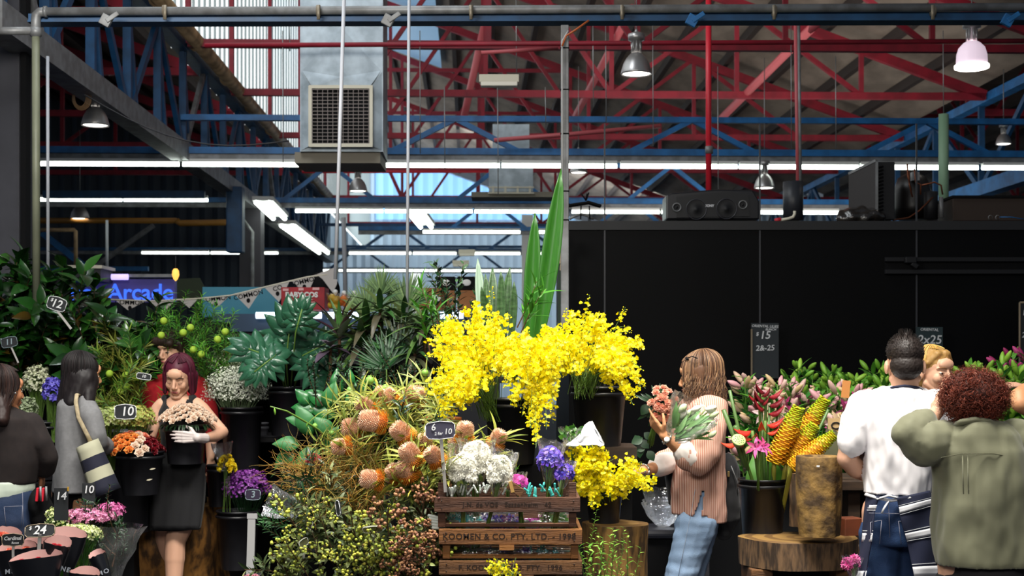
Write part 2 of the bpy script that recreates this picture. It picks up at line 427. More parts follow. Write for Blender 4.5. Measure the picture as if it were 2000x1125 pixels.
btruss(16, ub(-20, 16), ub(2100, 16), 'nearest blue truss crossing the whole hall under the duct', .38, 2.75, 2.7+.45)
btruss(21, ub(60, 21), ub(1700, 21), 'second blue truss behind the speaker top', .55, 2.6, 1.2)
btruss(25.5, ub(700, 25.5), ub(1400, 25.5), 'short blue truss third in line above the tall leaves', .55, 2.6, 2.4)
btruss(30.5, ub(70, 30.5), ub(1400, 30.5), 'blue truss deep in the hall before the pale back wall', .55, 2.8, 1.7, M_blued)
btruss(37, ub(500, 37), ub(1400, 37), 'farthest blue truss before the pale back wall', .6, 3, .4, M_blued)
# far left cross brace
mb = MB(); mb.beam(Bp(82, 455, 24), Bp(165, 520, 24), .1, .1); tag(mb.build('roof_brace', M_blue, None, False), 'bright blue diagonal strut low in the left bay', 'brace')
mb = MB(); mb.beam(Bp(75, 525, 25), Bp(290, 525, 25), .08, .08); tag(mb.build('roof_brace', M_blue, None, False), 'bright blue horizontal bar above the lit arcade sign', 'brace')
mb = MB(); mb.beam(Bp(190, 518, 26), Bp(300, 440, 26), .08, .08); tag(mb.build('roof_brace', M_grey, None, False), 'grey diagonal strut above the lit arcade sign', 'brace')
mb = MB(); mb.beam(Bp(85, 380, 19), Bp(400, 380, 19), .09, .1); tag(mb.build('roof_brace', M_blued, None, False), 'blue bar just above the second tube row at left', 'brace')
mb = MB(); mb.tube([Bp(70, 431, 22), Bp(345, 431, 22)], .045, 8); mb.tube([Bp(345, 431, 22), Bp(352, 436, 22), Bp(475, 434, 22)], .05, 8)
tag(mb.build('gas_pipe', mat('ochre_pipe_paint', 'a8742c', .5)), 'ochre pipe crossing the left bay below the tube rows', 'pipe')
mb = MB(); mb.tube([Bp(80, 449, 21), Bp(145, 449, 21), Bp(148, 452, 21), Bp(148, 520, 21)], .03, 8)
tag(mb.build('gas_pipe', M_tan), 'thin tan pipe bent down above the left foliage', 'pipe')
# tubes
def batten(a, b, lab, g, w=.05, twin=False):
    a = Vector(a); b = Vector(b)
    t = empty('tube_light', a, lab, 'fluorescent light', g)
    mb = MB()
    if not twin:
        mb.beam(a+V(0, 0, .045), b+V(0, 0, .045), .07, .035); mb.build('batten', M_white, t, False)
        mb = MB(); mb.tube([a, b], w*.48, 10); mb.build('tube', M_tube, t)
    else:
        d = (b-a).normalized(); s = d.cross(V(0, 0, 1))*.09
        mb.beam(a+V(0, 0, .06), b+V(0, 0, .06), .3, .06); mb.build('batten', M_white, t, False)
        for q in (-1, 1):
            mb = MB(); mb.tube([a+s*q, b+s*q], .035, 10); mb.build('tube', M_tube, t)
zt1 = 3.83
def row(v, xs, lab, g, z=zt1):
    for x0, x1 in xs: batten(B(ub(x0+2, v), v, z), B(ub(x1-2, v), v, z), lab, g)
row(16, [(62, 74), (78, 352), (355, 585), (748, 978), (978, 1207), (1210, 1442), (1442, 1678), (1678, 1912), (1916, 2120)], 'bright fluorescent tube in the long nearest row below the first blue truss', 'tubes of the nearest row')
row(19.6, [(62, 240), (240, 408)], 'fluorescent tube in the second row of the dark left bay', 'tubes of the left second row')
row(21, [(575, 750), (750, 925), (925, 1100), (1115, 1290), (1290, 1460), (1465, 1640)], 'fluorescent tube in the second row behind the speaker', 'tubes of the second row')
row(24.4, [(824, 1018), (1045, 1100)], 'short fluorescent tube below the small roof duct', 'tubes of the third row')
row(29.4, [(275, 410), (410, 475), (515, 545), (680, 805), (805, 893), (925, 1018), (1045, 1100)], 'distant fluorescent tube in the fourth row', 'tubes of the fourth row')
row(35.2, [(516, 648), (660, 860), (860, 1050)], 'farthest fluorescent tube just above the plants', 'tubes of the farthest row')
for (x0, y0, x1, y1, lab) in [(513, 397, 545, 428, 'slanting twin tube light left of centre, the upper one'), (560, 442, 632, 495, 'long slanting twin tube light below the upper one'),
                         (810, 416, 832, 444, 'twin tube light seen end on between the hanging rods'), (444, 531, 470, 545, 'small twin tube light beside the grey column')]:
    v0 = (3.82-H)*F/(700-y0); v1 = (3.82-H)*F/(700-y1)
    batten(B(ub(x0, v0), v0, 3.82), B(ub(x1, v1), v1, 3.82), lab, None, twin=True)
# front beam, conduit, posts
mb = MB(); mb.beam(Bp(60, 37, 9), Bp(2200, 33, 9), .1, .045); mb.beam(Bp(60, 46, 9), Bp(2200, 42, 9), .14, .012)
tag(mb.build('steel_beam', M_blued, None, False), 'blue steel beam across the top of the stall under a grey pipe', 'beam')
t = empty('conduit_pipe', Bp(70, 22, 8.95), 'long grey pipe with an elbow running across the top of the picture', 'pipe')
mb = MB(); mb.tube([Bp(85, 23, 8.92), Bp(2200, 13, 8.92)], .028, 12); mb.build('pipe_run', M_grey, t)
mb = MB(); mb.tube([Bp(90, 23, 8.92), Bp(78, 24, 8.92), Bp(71, 30, 8.92), Bp(70, 42, 8.92), Bp(70, 72, 8.92)], .031, 12); mb.tube([Bp(86, 23, 8.92), Bp(92, 23, 8.92)], .037, 12); mb.tube([Bp(70, 55, 8.92), Bp(70, 70, 8.92)], .037, 12); mb.build('elbow', M_grey, t)
mb = MB(); mb.tube([Bp(70, 60, 8.92), Bp(-40, 61, 8.92)], .026, 12); mb.build('side_branch', M_grey, t)
mb = MB(); mb.tube([Bp(70, 60, 8.92), Bp(71, 600, 8.92)], .025, 12); mb.build('down_pipe', mat('olive_grey_pipe', '767a66', .5, noise_s=5, noise_col='55584a', noise_amt=.4), t)
for x in (322, 622, 920, 1215, 1512, 1822):
    mb = MB(); mb.beam(Bp(x, 10, 8.87), Bp(x, 38, 8.87), .02, .012, up=(0, 1, 0)); mb.tube([Bp(x-4, 21, 8.92), Bp(x+4, 21, 8.92)], .036, 12); mb.build('pipe_clamp', mat('tarnished_brass', '8f8574', .5, .4), t)
for x, lab in ((1352, 'small blue bracket under the top beam near the red pole'), (1968, 'blue bracket under the top beam at right'), (758, 'rusty grey bracket under the top beam right of the duct'), (207, 'grey bracket under the top beam at the left')):
    mb = MB(); mb.box(Bp(x, 40, 8.82), (.07, .03, .07), rot=(0, .5, 0)); mb.box(Bp(x+12, 33, 8.8), (.09, .012, .03), rot=(0, -.6, 0))
    tag(mb.build('beam_bracket', M_blue if x > 1000 else M_grey, None, False, bevel=.004), lab, 'bracket')
def post(x, y0, y1, v, r, m, name, lab, cat='post', sq=False, x2=None, extra=None):
    mb = MB(); a = Bp(x, y0, v); b = Bp(x2 or x, y1, v)
    if sq: mb.beam(a, b, r*2, r*2)
    else: mb.tube([a, b], r, 14)
    return tag(mb.build(name, m, None, not sq), lab, cat)
t = empty('support_post', Bp(1103, 520, 8.9), 'square grey post with a strapped cable at the left corner of the black kiosk', 'post')
mb = MB(); mb.beam(Bp(1103, 50, 8.9), Bp(1103, 640, 8.9), .05, .05); mb.build('post_tube', M_grey, t, False, bevel=.004)
mb = MB(); mb.tube([Bp(1110, 60, 8.85), Bp(1098, 80, 8.85), Bp(1098, 200, 8.85), Bp(1099, 430, 8.85)], .006, 6); mb.build('cable', mat('white_cable', 'b8b8b8', .5), t)
for y in (95, 176, 262, 374, 430):
    mb = MB(); mb.box(Bp(1103, y, 8.9), (.056, .056, .008)); mb.build('strap', M_matblack, t, False)
mb = MB(); mb.tube([Bp(1150, 40, 8.8), Bp(1125, 58, 8.8), Bp(1106, 70, 8.8), Bp(1098, 90, 8.8)], .007, 6); mb.build('orange_cable', mat('orange_cable', 'b45a28', .5), t)
post(1384, -10, 372, 11.3, .024, M_redb, 'red_pole', 'bright red vertical pipe rising behind the speaker', 'pipe')
mb = MB(); mb.tube([Bp(1385, 286, 11.29), Bp(1385, 300, 11.29)], .032, 12); tag(mb.build('pipe_joint', M_grey), 'grey coupling ring on the bright red pipe', 'pipe joint')
t = empty('steel_pole', Bp(1558, 360, 11.6), 'steel pole with red reflection standing in the dark cylinder', 'pole')
mb = MB(); mb.tube([Bp(1554, 48, 11.6), Bp(1559, 400, 11.6)], .016, 10); mb.build('pole_tube', M_pinkst, t)
mb = MB(); mb.tube([Bp(1560, 48, 11.58), Bp(1564, 400, 11.58)], .013, 10); mb.build('conduit', M_grey, t)
post(1843, 223, 440, 12.4, .045, mat('pale_green_pipe', '7fa083', .5), 'green_pipe', 'pale green vertical pipe behind the air conditioning unit', 'pipe')
for (x, y0, x2, y1, v, r, lab) in [(672, -5, 655, 545, 8.2, .011, 'white tilted hanging rod in front of the duct'), (799, -5, 795, 610, 8.6, .01, 'white hanging rod right of the duct'),
     (93, 110, 94, 600, 9.6, .011, 'thin grey rod near the left down pipe'), (671, 425, 675, 600, 14, .022, 'pale grey vertical pipe behind the bunting end'), (209, 430, 209, 560, 20, .02, 'thin drop rod above the arcade sign')]:
    post(x, y0, y1, v, r, mat('dull_white_rod', 'b9bcc4', .45), 'hanging_rod', lab, 'rod', x2=x2)
for (x, y0, y1) in [(1183, 50, 240), (1275, 48, 285), (1402, 130, 420), (1545, 50, 290), (1632, 110, 290), (1842, 60, 223), (1008, -5, 140), (868, 170, 330), (972, 170, 380), (1158, 30, 210), (820, 60, 300), (712, 60, 150), (552, 60, 330), (565, 0, 100), (1065, 170, 250), (158, 170, 190)]:
    v = 13.0; mb = MB(); mb.tube([Bp(x, y0, v), Bp(x+1, y1, v)], .0045, 5); tag(mb.build('suspension_wire', M_wirem), 'thin steel suspension wire hanging below the trusses', 'wire', 'suspension wires')
# left dark column and other columns
mb = MB(); mb.box(Bp(15, 350, 10.6)+V(-.15, 0, 0), (.62, .4, 4.2)); tag(mb.build('wall_pillar', M_column, None, False, bevel=.01), 'wide charcoal pillar at the left edge', 'pillar')
mb = MB(); mb.box(Bp(50, 420, 10.4), (.04, .1, 3.4)); tag(mb.build('wall_pillar', M_matblack, None, False), 'narrow black corner strip beside the charcoal pillar', 'pillar')
mb = MB(); mb.box(B(UL, 21.2, ZL/2), (.32, .32, ZL)); tag(mb.build('hall_column', mat('plum_grey_column', '3f3c42', .7), None, False), 'dark square column under the left girder', 'column')
mb = MB(); mb.tube([B(UL+.05, 20.9, .5), B(UL+.05, 20.9, 3.5), B(UL-.1, 20.9, 3.7)], .03, 8); tag(mb.build('column_conduit', M_grey), 'grey conduit running up the dark hall column', 'conduit')
for (x, v, w, lab) in ((1030, 27, .22, 'white square column deep in the hall'), (812, 44, .3, 'white column against the pale back wall')):
    mb = MB(); mb.box(B(ub(x, v), v, 2.2), (w, w, 4.4)); tag(mb.build('hall_column', M_white, None, False), lab, 'column')
mb = MB(); mb.box(Bp(460, 430, 19), (.22, .22, .9)); tag(mb.build('hanging_speaker', M_blued, None, False, bevel=.02), 'dark blue box hanging under the left girder', 'box')
# ducts
def duct():
    v = 12.6; t = empty('ventilation_duct', Bp(667, 300, v), 'big galvanised air duct hanging above the centre with a square grille', 'air duct')
    x0, x1 = ub(586, v), ub(748, v); zt = Bp(667, -60, v).z; z1 = Bp(667, 110, v).z; z2 = Bp(667, 296, v).z; d = .7
    mb = MB(); w = (x1-x0)
    A = lambda u, dv, z: B(u, v+dv, z)
    cx = (x0+x1)/2; ring = []
    def ringp(hw, z, hd): return [A(cx-hw, -hd+d/2, z), A(cx+hw, -hd+d/2, z), A(cx+hw, hd+d/2, z), A(cx-hw, hd+d/2, z)]
    rs = [ringp(w/2, zt, d/2), ringp(w/2, Bp(667, 48, v).z, d/2), ringp(w/2, z1-.1, d/2), ringp(w/2, z2, d/2)]
    vs = [p for r in rs for p in r]; fs = [(i*4+j, i*4+(j+1) % 4, (i+1)*4+(j+1) % 4, (i+1)*4+j) for i in range(3) for j in range(4)]+[(12, 13, 14, 15)]
    mb.add(vs, fs); mb.build('duct_body', M_galv, t, False)
    # cross-broken stiffening faces
    mb = MB(); P = lambda x, y, o=0: Bp(x, y, v-o)
    for q in ([(588, 50), (667, 54), (590, 135)], [(746, 50), (667, 54), (744, 135)], [(590, 138), (667, 56), (744, 138), (742, 136), (667, 62), (594, 136)]):
        pass
    mb.add([P(590, 138, .0), P(667, 55, .06), P(744, 138, .0), P(667, 150, .05)], [(0, 1, 3), (1, 2, 3)])
    mb.add([P(590, 138, .0), P(667, 150, .05), P(744, 138, .0), P(722, 170, .05), P(610, 170, .05)], [(0, 1, 4), (1, 2, 3), (1, 3, 4)])
    mb.add([P(588, 140, .0), P(606, 168, .05), P(606, 284, .05), P(588, 294, .0)], [(0, 1, 2, 3)])
    mb.add([P(746, 140, .0), P(726, 168, .05), P(726, 284, .05), P(746, 294, .0)], [(0, 3, 2, 1)])
    mb.build('folded_panel', M_galv, t, False)
    mb = MB()
    for a, b in (((604, 170), (728, 170)), ((604, 284), (728, 284)), ((606, 168), (606, 286)), ((725, 168), (725, 286))): mb.beam(P(*a, .08), P(*b, .08), .03, .03)
    mb.build('grille_frame', M_off, t, False)
    mb = MB(); mb.box(P(666, 227, .045), (.55, .01, .52)); mb.build('grille_back', M_matblack, t, False)
    mb = MB()
    for i in range(12): mb.beam(P(610+i*10, 172, .09), P(610+i*10, 282, .09), .0035, .004)
    for i in range(16): mb.beam(P(608, 175+i*7, .09), P(724, 175+i*7, .09), .004, .005)
    mb.build('grille_bars', mat('grille_metal', '8a807c', .5, .3), t, False)
    mb = MB(); mb.box(P(667, 317, -.35), (.78, .6, .1)); mb.build('duct_base', mat('duct_base_paint', '8a8272', .6), t, False)
duct()
t = empty('ventilation_duct', Bp(1000, 380, 19), 'small galvanised duct hanging behind the first tube row', 'air duct')
mb = MB(); mb.box(Bp(998, 350, 19), (.6, .5, .5)); mb.box(Bp(998, 290, 19), (.5, .4, .6)); mb.build('duct_body', M_galv, t, False)
mb = MB()
for i in range(4): mb.box(Bp(963+i*24, 371, 18.6), (.03, .03, .1))
mb.box(Bp(998, 366, 18.6), (.62, .03, .02)); mb.box(Bp(998, 377, 18.6), (.62, .03, .02)); mb.build('grille', M_off, t, False)
mb = MB(); mb.box(Bp(1000, 384, 18.9), (1.1, .5, .07)); mb.build('duct_tray', mat('duct_base_paint', '8a8272', .6), t, False)
# lamps
M_alu = mat('brushed_aluminium', 'a8a6a6', .35, .7)
M_lampin = mat('lit_lamp_disc', 'fffaf0', .5, emit=6)
M_lampin2 = mat('lit_lamp_lens', 'f3dcec', .4, emit=.55, alpha=1)
def highbay(px, py, v, w, lab, lens=False, ydrop=0):
    """py = rim line in pixels, w = rim width in pixels"""
    c = Bp(px, py, v); r = w/2*v/F; t = empty('high_bay_lamp', c, lab, 'pendant lamp')
    mb = MB(); prof = [(r, 0), (r*1.0, r*.12), (r*.96, r*.3), (r*.85, r*.7), (r*.66, r*1.05), (r*.42, r*1.32), (r*.3, r*1.4)]
    if lens: prof = [(r, 0), (r*.93, r*.25), (r*.9, r*.8), (r*.78, r*1.2), (r*.5, r*1.5), (r*.3, r*1.6)]
    pr = prof; mb.lathe([(a, b+c.z) for a, b in pr], Matrix.Translation((c.x, c.y, 0)), 24, cap=False)
    mb.build('reflector', M_lampin2 if lens else M_alu, t, solid=.004)
    k = pr[-1][1]; mb = MB(); mb.lathe([(r*.28, c.z+k), (r*.28, c.z+k+r*.8), (r*.55, c.z+k+r*.85), (r*.55, c.z+k+r*1.25), (r*.3, c.z+k+r*1.35)], Matrix.Translation((c.x, c.y, 0)), 16)
    for i in range(8):
        a = i*PI/4; mb.box((c.x+math.cos(a)*r*.3, c.y+math.sin(a)*r*.3, c.z+k+r*.4), (r*.05, r*.12, r*.75), rot=(0, 0, a+PI/2))
    mb.build('ballast', M_alu, t)
    mb = MB(); mb.ell((c.x, c.y, c.z+r*.1), (r*.9, r*.9, r*.1)); mb.build('bulb_disc', M_lampin, t)
    if lens:
        mb = MB(); mb.lathe([(r*.92, c.z-.01), (r*1.04, c.z-.005), (r*1.04, c.z+.02), (r*.92, c.z+.02)], Matrix.Translation((c.x, c.y, 0)), 24, cap=False); mb.build('rim', M_lampin, t)
    mb = MB(); mb.tube([(c.x, c.y, c.z+k+r*1.3), (c.x, c.y, min(c.z+k+r*1.3+1.2, ZT))], .005, 6); mb.ell((c.x, c.y, c.z+k+r*1.4), (r*.12, r*.12, r*.2)); mb.build('hanger', M_wirem, t)
highbay(1243, 146, 11.5, 60, 'aluminium high bay lamp hanging above the kiosk left part')
highbay(1898, 132, 11.5, 64, 'glowing pinkish high bay lamp near the top right corner', lens=True)
highbay(186, 246, 12.5, 52, 'high bay lamp glowing in the dark upper left bay')
highbay(1493, 368, 16, 40, 'small high bay lamp right of the speaker')
highbay(699, 374, 17.5, 36, 'small white high bay lamp below the duct')
highbay(1130, 338, 17, 34, 'small lamp glowing just right of the grey post')
highbay(156, 428, 22, 36, 'small distant lamp in the left bay under the second tube row')
highbay(1960, 282, 17, 30, 'small lamp glowing behind the right girder')
for (x, y, v, w, h, lab) in [(975, 155, 12.5, 78, 26, 'cream box light hanging above the first blue truss'), (912, 492, 24, 32, 14, 'small cream box light above the farthest tube rows'), (900, 513, 24, 32, 14, 'small cream box light just above the farthest tube row')]:
    t = empty('box_light', Bp(x, y, v), lab, 'box light'); p = Bp(x, y, v); k = v/F
    mb = MB(); mb.box(p, (w*k, .12, h*k*.6)); mb.build('housing', M_off, t, False, bevel=.008)
    mb = MB(); mb.box(p+V(0, -.01, -h*k*.4), (w*k*.92, .1, h*k*.35)); mb.build('diffuser', mat('cream_diffuser', 'f2ecdc', .4), t, False, bevel=.008)
# coil of cable in the left bay
mb = MB()
for i in range(5):
    p = Bp(157, 190, 12); mb.tube([(p.x+math.cos(a*PI/8)*(.05+.008*i), p.y+.01*i, p.z+math.sin(a*PI/8)*(.08+.006*i)) for a in range(17)], .004, 5)
tag(mb.build('cable_coil', mat('tan_cable', '8a6a48', .6)), 'loose coil of tan cable hanging in the upper left bay', 'cable')
mb = MB(); pts = [Bp(165+i*40, 185+math.sin(i/10*PI)*45+i*9, 11.5) for i in range(11)]; mb.tube(pts, .006, 5); tag(mb.build('slack_cable', M_dgrey), 'slack dark cable sagging across the left girder', 'cable')
# ================================================================ plant kit
def leafT(w=.3, n=5, fold=.25, curl=.3, sh=.8, side=1):
    """leaf of length 1 along +Z, face towards +Y"""
    vs = []; fs = []; n = max(2, n)
    for i in range(n+1):
        t = i/n; hw = w*math.sin(PI*min(1, max(0, t))**sh)*.5+(.012 if i < n else 0)
        y = -curl*t*t; vs += [(-hw, y+fold*hw, t), (0, y, t), (hw, y+fold*hw, t)]
    for i in range(n):
        a = i*3; fs += [(a, a+1, a+4, a+3), (a+1, a+2, a+5, a+4)]
    return (np.array(vs), fs)
def joinT(*parts):
    mb = MB()
    for T, M in parts: mb.inst(T, M)
    return mb.T()
def petalsT(n, w, tilt, curl=.2, seg=3, ln=1, fold=.1, off=0, z=0, sh=1.6):
    """ring of n petals opening around +Z; tilt 0 = upright, 90 = flat"""
    mb = MB(); L = leafT(w, seg, fold, curl, sh)
    for i in range(n):
        a = 2*PI*(i+off)/n; t = math.radians(tilt); d = V(math.cos(a)*math.sin(t), math.sin(a)*math.sin(t), math.cos(t))
        up = V(-math.cos(a)*math.cos(t), -math.sin(a)*math.cos(t), math.sin(t))
        mb.inst(L, xf((0, 0, z), d, up, ln))
    return mb.T()
def ballT(n=6, m=4):
    mb = MB(); mb.ell((0, 0, 0), 1, None, n, m); return mb.T()
BALL = ballT(); BALL2 = ballT(10, 7)
# oncidium blossom about 1 unit across facing +Z
_v = [(0, 0, 0), (-.5, -.05, .05), (-.55, -.4, 0), (-.25, -.62, -.05), (0, -.5, .03), (.25, -.62, -.05), (.55, -.4, 0), (.5, -.05, .05)]
ONC = MB().add(_v, [(0, 1, 2, 3, 4), (0, 4, 5, 6, 7)]).inst(petalsT(5, .5, 75, .1, 2, .42, .1, .25), None).T()
_m = MB()
for k, (n, tl, ln, w) in enumerate([(3, 2, .72, .9), (4, 12, .8, 1.1), (5, 24, .85, 1.1), (6, 40, .85, 1.05)]):
    _m.inst(petalsT(n, w, tl, -.4 if k < 2 else .25, 4, ln, .45, k*.4, 0, 2.0), None)
ROSE = _m.T()
_m = MB()
for k, (n, tl, ln) in enumerate([(5, 15, .6), (7, 35, .8), (8, 60, .95), (8, 80, 1)]): _m.inst(petalsT(n, .6, tl, .3, 2, ln, .3, k*.37), None)
CARN = _m.T()
_m = MB(); _m.inst(petalsT(6, .34, 58, .5, 4, 1, .25, 0, 0, 1.0), None)
for i in range(5): _m.tube([(0, 0, .1), (math.cos(i*1.256)*.15, math.sin(i*1.256)*.15, .55)], .02, 3)
LILY = _m.T()
BUD = MB().lathe([(.03, 0), (.1, .12), (.16, .4), (.15, .65), (.08, .9), (.01, 1)], None, 6).T()
L_mag = leafT(.42, 5, .3, .25); L_thin = leafT(.12, 4, .2, .35); L_mid = leafT(.26, 4, .25, .3); L_round = leafT(.75, 5, .15, .2, .9); L_needle = leafT(.05, 2, .2, .12)
L_strap = leafT(.09, 8, .6, .12, .45); L_dr = leafT(.17, 6, .35, .7, .7)
# materials
G_mag = mat('magnolia_leaf', '1f4418', .25, isl=['12300f', '1f4a1a', '2c5a1e', '173a12', '4a3a12', '70401a'], coat=.2)
G_dark = mat('deep_green_leaf', '16361a', .4, var=.4, trans=.15)
G_mid = mat('fresh_green_leaf', '3c7a22', .45, isl=['2a5e1a', '4a8a28', '6aa234'], trans=.2)
G_lime = mat('lime_leaf', '8aac38', .5, isl=['6a942c', '9abc40', 'b6cc58'], trans=.25)
G_olive = mat('olive_leaf', '55602c', .5, isl=['3a4620', '5e6c30', '8a9448'], trans=.1)
G_yel = mat('fine_yellow_green_leaf', '8a8c34', .5, isl=['5a6a24', '8a9238', 'b0a84a'], trans=.15)
G_euc = mat('eucalyptus_leaf', '4c5a34', .5, isl=['2c3c1e', '4c5e32', '7a8654', '9aa06c'], trans=.1)
G_mon = mat('monstera_leaf', '2c5c42', .3, noise_s=12, noise_col='16382a', noise_amt=.5, coat=.3)
G_stem = mat('green_stem', '5a7a30', .5)
G_wood = mat('twig_bark', '4a3018', .8)
G_purp = mat('burgundy_leaf', '4a1828', .35, isl=['2e0e1c', '5a2030', '7a3a40', '28301a'])
G_snake = mat('snake_plant_leaf', '46663c', .4, noise_s=25, noise_col='22381e', noise_amt=.7, stretch=(1, 1, 3))
C_yel = mat('orchid_yellow', 'fbe60a', .5, isl=['f2d800', 'fdf000', 'fff51e'], trans=.35)
C_white = mat('white_petal', 'f4f2e6', .5, var=.08, trans=.3)
C_cream = mat('cream_rose_petal', 'f4e2d0', .5, isl=['eed2be', 'f8ead8', 'f4dcc8'], trans=.2)
C_peach = mat('peach_rose_petal', 'f0ae98', .5, isl=['e89a86', 'f4bca4', 'f8cbb4'], trans=.25)
C_orange = mat('orange_rose_petal', 'f0904a', .5, isl=['f07a3a', 'f4a850', 'f2c070'], trans=.2)
C_coral = mat('coral_rose_petal', 'ef8468', .5, isl=['e8705c', 'f49a80', 'f2b49a'], trans=.2)
C_dred = mat('dark_red_rose_petal', '7a0a1c', .5, isl=['520612', '8a1020', '6a0818'], trans=.1)
C_pink = mat('pink_small_flower', 'd87aa8', .5, isl=['c05a90', 'e090b8', 'eeb4cc'], trans=.2)
C_lpink = mat('lily_pink_bud', 'e0a8b0', .5, isl=['d88aa0', 'e8c0b8', 'c8b070', 'eccad0'], trans=.15)
C_magenta = mat('lily_magenta_petal', 'b0286c', .45, isl=['8a184c', 'c03a80', 'd060a0'], trans=.15)
C_purple = mat('violet_flower', '6a1a86', .5, isl=['4a1068', '7a2a9a', '9a4ab8'], trans=.15)
C_blue = mat('delphinium_blue', '5a50c0', .5, isl=['4438a8', '6a60d0', '8078d8'], trans=.15)
C_lbud = mat('lily_green_bud', '8ab83a', .45, isl=['5c9a2c', '8cba3c', 'b4cc58'], trans=.1)
def arc(a, b, bend=V(0, 0, .1), n=8):
    a = Vector(a); b = Vector(b); c = (a+b)/2+bend
    return [a*(1-t)**2+c*2*t*(1-t)+b*t*t for t in [i/n for i in range(n+1)]]
def rdir(): 
    v = Vector(np.random.normal(size=3)); return v.normalized()
def along(pts, t):
    k = t*(len(pts)-1); i = min(int(k), len(pts)-2); return pts[i].lerp(pts[i+1], k-i), (pts[i+1]-pts[i]).normalized()
def dress(lm, pts, T, size, n, t0=.3, ang=55, jit=.3, t1=1, gold=2.4, up=True, droop=0):
    """leaves T round a stem"""
    a = R(0, 6)
    for i in range(n):
        t = t0+(t1-t0)*(i+R(0, .6))/n; p, d = along(pts, min(t, 1)); a += gold+R(-.3, .3)
        x, y, _ = frame(d); o = x*math.cos(a)+y*math.sin(a); an = math.radians(ang+R(-18, 18))
        ld = (d*math.cos(an)+o*math.sin(an)+rdir()*jit*.4-V(0, 0, droop)).normalized(); nrm = (d*math.sin(an)-o*math.cos(an)+rdir()*jit*.3+V(0, 0, .3))
        lm.inst(T, xf(p, ld, nrm, size*R(.7, 1.15)))
def stalk_flowers(fm, pts, T, size, n, t0=.5, off=.03, face=None, t1=1.0, taper=.5):
    for i in range(n):
        t = t0+(t1-t0)*(i+R(0, .9))/n; p, d = along(pts, min(t, 1)); o = rdir(); q = p+o*off*(1-taper*t)
        f = (face+rdir()*.8) if face is not None else o+V(0, -.4, .2)
        fm.inst(T, xf(q, f, rdir()*.5+V(0, 0, 1), size*R(.7, 1.15)*(1-.35*(t-t0))))
def proto(name, parts, label, cat, group):
    """parts: (part name, MB, material)"""
    t = empty(name, (0, 0, 0), label, cat, group)
    for n, mb, m in parts:
        if mb.n: mb.build(n, m, t)
    KIDS[t.name] = list(t.children) or [o for o in COL.objects if o.parent is t]
    return t
def place(protos, spots):
    """spots: (location, direction, scale, roll[, label, group]); the first use moves the prototype itself"""
    used = set(); out = []
    for i, s in enumerate(spots):
        p = protos[i % len(protos)]; q = Vector(s[1]).normalized().to_track_quat('Z', 'Y') @ Euler((0, 0, s[3])).to_quaternion()
        if p.name in used: o = copy_tree(p)
        else: o = p; used.add(p.name)
        o.location = s[0]; o.rotation_euler = q.to_euler(); o.scale = (s[2],)*3
        if len(s) > 4: o['label'] = s[4]
        out.append(o)
    for p in protos:
        if p.name not in used:
            for c in list(KIDS[p.name]): bpy.data.objects.remove(c)
            bpy.data.objects.remove(p)
    return out
def inpoly(p, poly):
    c = False; j = len(poly)-1
    for i in range(len(poly)):
        if (poly[i][1] > p[1]) != (poly[j][1] > p[1]) and p[0] < (poly[j][0]-poly[i][0])*(p[1]-poly[i][1])/(poly[j][1]-poly[i][1])+poly[i][0]: c = not c
        j = i
    return c
def sample(poly, n):
    xs = [q[0] for q in poly]; ys = [q[1] for q in poly]; out = []
    while len(out) < n:
        p = (R(min(xs), max(xs)), R(min(ys), max(ys)))
        if inpoly(p, poly): out.append(p)
    return out
M_bucket = mat('black_plastic_bucket', '131316', .38, noise_s=8, noise_col='1f1f24', noise_amt=.5)
M_wetwood = mat('dark_timber', '3a2818', .7, noise_s=7, noise_col='1a110a', noise_amt=.7, stretch=(1, 1, 6))
def bucket(base, r, h, lab, name='flower_bucket', m=None, flare=1.25, cat='bucket', n=28):
    b = Vector(base); t = empty(name, b, lab, cat)
    mb = MB(); mb.lathe([(r/flare, 0), (r, h), (r*1.04, h), (r*1.05, h+.012), (r*.97, h+.012), (r*.95, h-.02), (r*.9/flare, .01), (.001, .01)], Matrix.Translation(b), n, cap=False)
    mb.build('body', m or M_bucket, t); mb = MB(); mb.lathe([(r*1.0, h-.035), (r*1.07, h-.03), (r*1.07, h-.018), (r*1.01, h-.015)], Matrix.Translation(b), n, cap=False)
    mb.build('rim', m or M_bucket, t); return t
def barkmat(name, a, b, s=5): return mat(name, a, .85, noise_s=s, noise_col=b, noise_amt=.85, stretch=(1, 1, .22), bump=1, bump_s=30)
M_bark = barkmat('weathered_stump_wood', '8a6632', '23160a', 40); M_bark2 = barkmat('rough_bark', '6a5036', '1c120a', 45)
M_cut = mat('cut_log_top', '80612e', .7, noise_s=3, noise_col='4a3214', noise_amt=.7, wave=('RINGS', 3.5, '5c4018', .6, 3))
def stump(cx, cy, r, z0, z1, lab, name='wood_stump', m=None, wob=.35, hollow=0, seed=1, cat='stump', sq=1.0, flare=1.0):
    t = empty(name, (cx, cy, z0), lab, cat); M = Matrix.Translation((cx, cy, 0)) @ Matrix.Diagonal((1, sq, 1, 1)); h = z1-z0; k = 12
    prof = [(r*(1+(flare-1)*(1-i/k)**2), z0+h*i/k) for i in range(k+1)]
    mb = MB()
    if hollow: mb.lathe(prof+[(r*.98, z1+.004), (r*hollow, z1), (r*hollow*.95, z1-.1), (.002, z1-.12)], M, 40, wob, seed, False)
    else: mb.lathe(prof, M, 40, wob, seed, False)
    mb.build('bark', m or M_bark, t)
    if not hollow:
        mb = MB(); mb.lathe([(.001, z1+.002), (r*.5, z1+.003), (r*.985, z1+.002), (r, z1-.004)], M, 40, wob, seed, False); mb.build('cut_top', M_cut, t)
    return t
M_chalkb = mat('chalkboard', '1d2023', .7, noise_s=10, noise_col='2c3034', noise_amt=.5)
